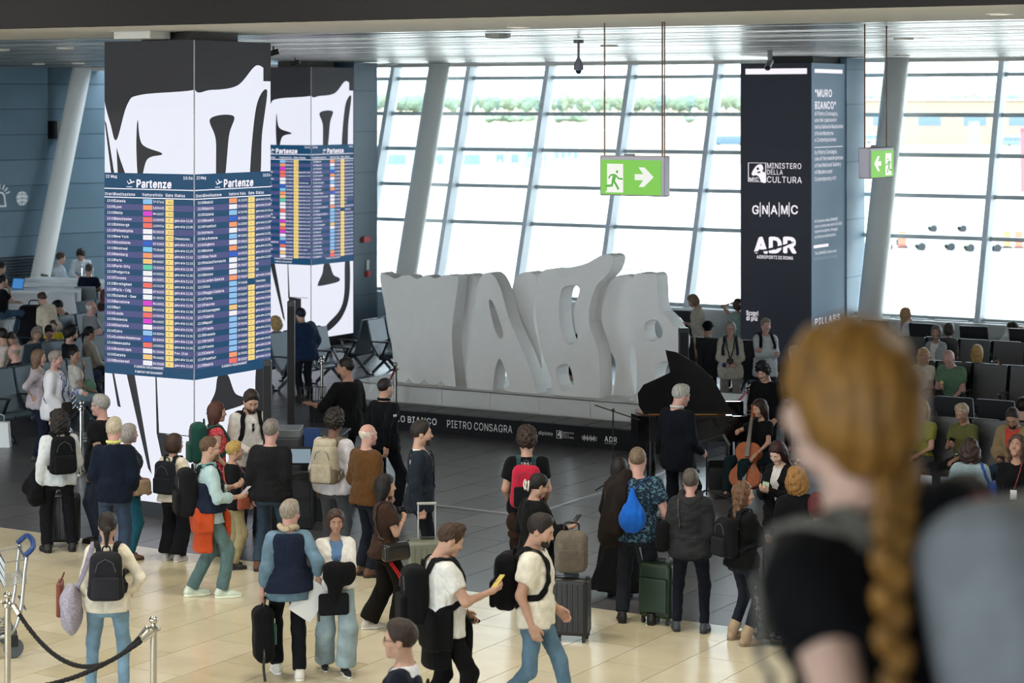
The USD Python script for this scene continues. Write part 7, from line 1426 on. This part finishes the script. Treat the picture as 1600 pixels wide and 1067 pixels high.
sb('P50', 1580, 645, 'bearded man in a sand-coloured overshirt and coral t-shirt looking at his phone', 1.76, a=195, hair=('crop', '#2a211c'), beard=('full', '#2e231c'), top=('#8f7d5d', 'long'), open_=('#c0483e', .08, .0), fit=.03, bottom=(denim('#2f4660'), 'slim'), L='phone', R='phone', hpitch=30, skin_='tan', lean=8, Lx=(-.06, .28, -.30), Rx_=(-.06, .28, -.30), on=('-y', 27.39))
phone('P50', 'dark phone of the man in the sand-coloured overshirt', 1)
person('P51', 1516, 685, 'woman with curly brown hair in a light blue blouse, back to the viewer', a=10, h=1.62, sex='f', hair=('curlbob', '#2f1f1a'), top=('#8fa4ac', 'long'), hem=-.16, fit=.03, bottom=('#3a4450', 'reg'), L='bent', R='bent')
B = PEOPLE['P51']; t, sh = worn('shoulder_bag', 'blue bag at the right side of the woman in the light blue blouse', 'bag', B, B.TT((.27, 0, -.05))); obj('bag_body', sh(xf(rbox((0, 0, 0), (.12, .24, .34), .05), None, B.TT((.27, -.02, .14)))), cloth('#2a4c96'), t, smooth=40); P_, n_ = drape(B, [(.22, -.06, .28), (.15, -.06, .47), (.13, .04, .47), (.2, .08, .28)]); obj('strap', sh(ribbon(P_, n_, .03, .006)), cloth('#2a4c96'), t)
person('P52', 1592, 680, 'woman with long brown hair and a name badge at the right frame edge', a=190, h=1.70, sex='f', hair=('longcurl', '#3b2a22'), top=('#0e0f12', 'long'), bottom=('#7d8085', 'reg'), L='down', R='down', hpitch=-20, hyaw=10, skin_='tan')
B = PEOPLE['P52']; t, sh = worn('name_badge', 'white name badge on the chest of the woman in black at the right frame edge', 'badge', B, B.TT((.02, .17, .2))); obj('card', sh(xf(rbox((0, .165, .18), (.07, .008, .10), .004), None, B.P0)), mat('#dfe1e4', .4), t); P_, n_ = drape(B, [(-.08, .05, .53), (-.05, .13, .40), (.0, .15, .24)]); obj('lanyard', sh(ribbon(P_, n_, .012, .004)), mat('#7c2430', .6), t)
sb('P53', 1441, 650, 'woman in a lime green top half hidden behind the foreground woman', 1.66, a=190, sex='f', hair=('long', '#9a7a4a'), top=('#8d8d3c', 'short'), bottom=('#4a4d52', 'reg'), L='lap', R='lap', on=('-y', 27.39))
sb('P55', 1598, 628, 'person with dark hair at the right frame edge behind the man in the sand overshirt', 1.70, a=10, hair=('short', '#191513'), top=('#5a6062', 'long'), L='lap', R='lap', on=('+y', 28.11))
sb('P54', 1580, 505, 'person in white lying back across the window seats, one leg raised', 1.74, a=239, hair=('short', '#33271f'), top=('#d5d9d8', 'long'), bottom=(Mlj, 'slim'), L='head', R='head', lean=-48, hpitch=40, foot=((-.08, .60, .62, 0), (.10, .50, .10, 8)), shoes=('#1b1e26', '#22262e'), on=(1, 39.55))
# left seating
sb('P56', 95, 394, 'man with ponytail in a white shirt sitting at the long white counter', 1.80, a=70, seat=0.72, hair=('short', '#3b2a20'), top=('#b9c2ca', 'long'), bottom=('#3c4a58', 'slim'), L='table', R='table', lean=12, foot=((-.1, .30, .2, 5), (.1, .34, .25, 5)))
sb('P57', 126, 391, 'young dark-haired man in a white shirt reading at the long counter', 1.80, a=185, seat=0.72, hair=('curly', '#1f1815'), top=('#bcc3c8', 'long'), bottom=('#2b3038', 'slim'), L='table', R='table', hpitch=30, lean=14, foot=((-.1, .30, .2, 5), (.1, .34, .25, 5)))
sb('P58', 139, 412, 'man with greying hair in a navy t-shirt seen from behind at the long counter', 1.74, a=15, seat=0.66, hair=('short', '#4a4340'), top=('#131b2c', 'short'), bottom=('#1c2433', 'reg'), L='table', R='table', lean=6, foot=((-.1, .30, .1, 5), (.1, .34, .15, 5)))
sb('P59', 3, 430, 'man in a black t-shirt at the tablet, left frame edge', 1.74, a=75, seat=0.64, hair=('short', '#1a1412'), top=('#121316', 'short'), bottom=(denim('#2a4358'), 'slim'), R='chin', L='table', foot=((-.1, .30, .2, 5), (.1, .34, .25, 5)))
sb('P60', 2, 410, 'person in black hunched at the far table, left frame edge', 1.76, a=90, seat=0.66, hair=('short', '#15110f'), top=('#131417', 'long'), L='table', R='table', lean=18, foot=((-.1, .30, .2, 5), (.1, .34, .25, 5)))
person('P61', 64, 457, 'person in a cream jumper bending over the end of the white block table', a=-40, h=1.62, lean=28, hair=('short', '#3a2a22'), top=('#c9bda9', 'long'), bottom=('#8d867c', 'reg'), L='phone', R='phone', hpitch=15)
sb('P62', 87, 478, 'dark-haired man in a navy shirt bending over a child', 1.76, a=250, hair=('short', '#15110f'), top=('#17233a', 'short'), bottom=('#2a2d33', 'reg'), L='lap', R='lap', lean=22, hpitch=15, on=('-x', -29.99))
sb('P62b', 84, 500, 'small child in a yellow top on the lap of the man in navy', 1.25, a=200, seat=.60, hair=('short', '#3a2a20'), top=('#b9a62a', 'short'), bottom=('#39404a', 'reg'), L='lap', R='lap', foot=((-.08, .25, .35, 0), (.08, .25, .35, 0)))
sb('P63', 142, 477, 'bald man with white hair and glasses in a grey shirt, facing right', 1.74, a=75, hair=('fringe', '#cfcac2'), glasses=('on', '#33302e'), top=('#85878d', 'short'), bottom=('#2a2d33', 'reg'), L='lap', R='lap', skin_='pink', build=1.1, on=('+x', -29.06))
sb('P64', 4, 497, 'dark-haired person in a pale top behind the man in beige, left edge', 1.70, a=30, hair=('short', '#14110f'), top=('#c4b8ae', 'long'), L='lap', R='lap', on=('-x', -26.94))
sb('P65', 16, 520, 'man with short brown hair in a beige jumper leaning forward, looking down', 1.72, a=200, hair=('crop', '#3a2b20'), top=('#bdb29a', 'long'), bottom=('#3b3e42', 'reg'), L='phone', R='phone', lean=26, hpitch=25, on=('-x', -26.94))
sb('P66', 58, 516, 'woman wearing a beige headscarf and headphones, looking down', 1.66, a=170, sex='f', hair=('bob', '#8a7a6e'), top=('#9a8a7a', 'long'), bottom=('#22242a', 'reg'), L='phone', R='phone', hpitch=22, on=('-x', -26.94))
sb('P67', 77, 508, 'woman with short dark hair in a dark blue blouse, looking down', 1.72, a=180, sex='f', hair=('short', '#1a1310'), top=('#1d2a55', 'elbow'), open_=('#9a8a84', .07, .10), bottom=('#1c1e25', 'reg'), L='lap', R='lap', hpitch=25, lean=10, build=1.1, skin_='tan', on=('-x', -26.94))
sb('P68', 110, 510, 'man with dark hair and beard in black, face turned right', 1.74, a=60, hair=('curly', '#120f0e'), beard=('full', '#14100f'), top=('#15161a', 'long'), L='lap', R='lap', hyaw=25, on=('+x', -26.01))
sb('P69', 140, 512, 'woman with dark hair tied back and glasses in a pale cardigan, facing right', 1.68, a=80, sex='f', hair=('pony', '#15100f'), glasses=('on', '#2a2624'), top=('#b9b2a8', 'long'), bottom=('#2a2c33', 'reg'), L='lap', R='lap', skin_='tan', on=('+x', -26.01))
sb('P70', 23, 545, 'balding grey man in a navy shirt seen from behind on the near left seats', 1.74, a=-10, hair=('fringe', '#8d857e'), top=('#121a28', 'short'), bottom=('#23262d', 'reg'), L='lap', R='lap', skin_='pink', build=1.1, on=('-x', -24.89))
sb('P71', 164, 450, 'red-haired person partly hidden behind the near departures pillar', 1.68, a=20, sex='f', hair=('long', '#5a231a'), top=('#3a2a28', 'short'), L='lap', R='lap', on=('+x', -30.96))
sb('P72', 116, 551, 'dark-haired woman in white with a green cloth on her lap, hand at her mouth', 1.68, a=140, sex='f', hair=('lowbun', '#17110f'), top=('#c9c6c0', 'short'), bottom=('#7d98a4', 'slim'), R='lap', L='chin', skin_='tan', hyaw=10, on=('+x', -23.96))
B = PEOPLE['P72']; t, sh = worn('scarf', 'sage green cloth lying on the lap of the seated dark-haired woman', 'cloth', B, B.TT((0, .2, 0))); obj('drape', sh(nets(lambda p: s_ell(p, B.P0 + np.array([0, .22, .12]), (.17, .16, .12)) + .012 * wob(p, 28, 4), B.P0 + np.array([-.25, .0, -.05]), B.P0 + np.array([.25, .45, .3]), .02)), cloth('#6f9684'), t, smooth=True)
sb('P73', 431, 501, 'fair-haired person in a floral top seated behind the speaker column', 1.62, a=-60, sex='f', hair=('curlbob', '#b0935f'), top=(pattern('#c9c2c0', '#a83a4a', 30, .55, c3='#2a2a30'), 'long'), L='lap', R='lap', on=('-x', -24.49))
person('P74', 470, 481, 'person in a dark blue hooded jacket leaning by the far departures pillar', a=-30, h=1.62, lean=14, hair=('short', '#131b2c'), top=('#1c2f4c', 'coat'), fit=.05, hem=-.2, bottom=('#1a1d25', 'reg'), L='bent', R='bent', build=1.2)
sb('P75', 905, 521, 'person with brown hair seen through the gap in the sculpture', 1.68, a=200, sex='f', hair=('bob', '#3a231b'), top=('#1c1d22', 'long'), L='lap', R='lap', skin_='tan')
t = thing('waiting_stool', 'small dark seat behind the sculpture', 'seat', PEOPLE['P75'].loc, PEOPLE['P75'].rz); obj('seat', rbox((0, 0, .42), (.5, .45, .06), .02), M_blk, t); obj('leg', bar((0, 0, .40), (0, 0, 0), .04), M_blk, t)
for k_, z_, col, lb in (('P56', .72, '#6d6e55', 'olive shell chair under the man with ponytail at the long counter'), ('P57', .72, '#7c868c', 'grey shell chair under the young man reading at the long counter'), ('P58', .66, '#7c868c', 'grey shell chair under the man in navy at the long counter'), ('P59', .64, '#858e93', 'grey shell chair under the man with the tablet'), ('P60', .66, '#6d767c', 'grey shell chair under the hunched person at the left frame edge')):
    shell_chair(lb, PEOPLE[k_].loc, PEOPLE[k_].rz, col, z_ - .02)
# luggage
suitcase('black cabin suitcase standing in front of the person in the white shirt at far left', 99, 853, '#17181b', .56, .38, .24, 10, .32, '#b9bbbd')
suitcase('olive grey hard suitcase with raised silver handle held by the man in the suit', 668, 945, '#6f7466', .62, .42, .26, -5, .36, '#b5b7b8')
o_ = suitcase('black ribbed suitcase with four wheels behind the striding man in the cream t-shirt', 893, 1000, '#1d1d1e', .56, .36, .24, 12, 0)
pz = G(893, 1000); q_ = thing('backpack', 'grey-brown backpack standing on top of the black ribbed suitcase', 'backpack', (pz[0], pz[1], .66), TH)
obj('bag_body', nets(lambda p: s_box(p * np.array([1, 1, 1], np.float32), (0, 0, .20), (.16, .10, .20), .08) + .004 * wob(p, 40, 3), (-.2, -.14, -.02), (.2, .14, .44), .012), cloth('#6a6258', noise=.2), q_, smooth=True)
obj('front_pocket', nets(lambda p: s_box(p, (0, -.10, .13), (.13, .03, .11), .03), (-.16, -.15, 0), (.16, -.05, .27), .012), cloth('#5d554c'), q_, smooth=True); obj('grip', tube(smooth_path([(-.07, .02, .38), (-.06, .02, .47), (.06, .02, .47), (.07, .02, .38)]), .012, 6), M_blk, q_)
suitcase('dark green soft suitcase with raised handle beside the man in the floral shirt', 1030, 972, '#1f3524', .56, .36, .25, 25, .42, '#a9acae', ribs=False)
suitcase('grey and black patterned suitcase with black handle beside the woman in beige boots', 1206, 1006, pattern('#26282b', '#8d8f90', 26, .55), .56, .34, .24, 8, .48, '#1a1b1d')
suitcase('small teal suitcase glimpsed behind the woman in khaki trousers', 354, 852, '#1f5f58', .50, .34, .22, 0, .3)
suitcase('black suitcase standing behind the bald man in the brown jacket', 500, 800, '#141518', .60, .40, .26, 0, 0, ribs=False)
for px, py, lb in ((112, 500, 'black suitcase with raised steel handle under the long counter'), (140, 508, 'dark suitcase with raised steel handle at the right end of the long counter')):
    suitcase(lb, px, py, '#1b1d21', .6, .4, .25, 0, .40, '#c5c8ca', ribs=False)
B = None
# ---------------- the woman in the foreground ----------------
person('P42', 1338, 508, 'blurred foreground woman with a honey-blonde braid, black t-shirt and grey backpack', a=-50, h=1.68, sex='f', build=.9, lean=16, hair=None, top=('#101012', 'cap'), bottom=('#2b3038', 'slim'), dist=3.2, L='down', R='strap', hyaw=11, hpitch=-12, skin_='fair', fit=.014)
B = PEOPLE['P42']; mh = hairmat('#875f27', .5)
obj('hair', B.H_(nets(lambda p: smax(smax(smin(cran(p, .022), s_ell(p, (.0, -.07, -.02), (.075, .065, .075)), .06), (p[:, 1] - (.030 + .62 * (p[:, 2] + .005))) * .8, .012), -(p[:, 2] + .115), .02) + .0035 * wob(p * np.array([1, .5, .3], np.float32), 170, 3), (-.12, -.17, -.14), (.12, .11, .16), .005)), mh, B.prim, smooth=True)
u = np.linspace(0, 1, 17); path = [B.hc + B.Rh @ np.array([.005, -.125, -.09])]
tb = smooth_path([path[0], B.TT((-.07, -.150, .50)), B.TT((-.12, -.145, .36)), B.TT((-.14, -.14, .18)), B.TT((-.145, -.13, .02))], 6)
for i in range(len(tb) - 1):
    w_ = .036 * (1 - .45 * i / len(tb)); d_ = nrm(tb[i + 1] - tb[i]); sx = (-1) ** i
    obj('braid_strand', xf(ball((0, 0, 0), (w_ * .75, w_ * .62, w_ * 1.1), 8), Ry(sx * .6), tb[i] + np.array([sx * w_ * .42, 0, 0])), mh, B.prim, smooth=True)
obj('hair_tie', xf(ball((0, 0, 0), (.02, .02, .014), 8), None, tb[-2]), mat('#3a2a20', .7), B.prim, smooth=True)
obj('braid_tail', tube([tb[-1], tb[-1] + (0, 0, -.05), tb[-1] + (0, .01, -.11)], [.018, .022, .006], 10), mh, B.prim, smooth=True)
for sd_ in (-1, 1): obj('earring', ball(B.hc + B.Rh @ np.array([sd_ * .082, -.004, -.045]), .004, 5), M_chrome, B.prim)
t = backpack('P42', 'big blurred grey backpack with black trim on the foreground woman', '#7b7f83', w=.34, hgt=.54, dp=.22, z0=-.04, pocket='#888c90', strapc='#6d6a62', xo=.09, straps=False)
for sd_ in (-1, 1): P_, n_ = drape(B, [(sd_ * .07, -.13, .47), (sd_ * .095, -.08, .53), (sd_ * .105, .0, .55), (sd_ * .11, .07, .50), (sd_ * .115, .12, .40), (sd_ * .12, .13, .28)]); o_ = B.TT((0, -.145 - .11, -.04)); obj('shoulder_strap', xf(ribbon(P_, n_, .05, .010), None, -o_), cloth('#6d6a62'), t)
og = B.TT((.12, -.2, .47)); t, sh = worn('jacket', 'black and red jacket bundled over the shoulders of the foreground woman', 'jacket', B, og)
obj('drape', sh(nets(lambda p: s_chain(p, [B.TT((-.05, -.13, .505)), B.TT((.06, -.14, .50)), B.TT((.16, -.10, .485)), B.TT((.24, -.06, .44))], [.03, .042, .05, .045], .03) + .008 * wob(p, 45, 4), B.TT((-.16, -.26, .38)), B.TT((.34, .04, .60)), .010)), cloth('#131315'), t, smooth=True)
obj('lining', sh(tube([B.TT((.05, -.185, .50)), B.TT((.10, -.185, .49)), B.TT((.14, -.165, .485))], .016, 8)), cloth('#a8281f'), t, smooth=True)
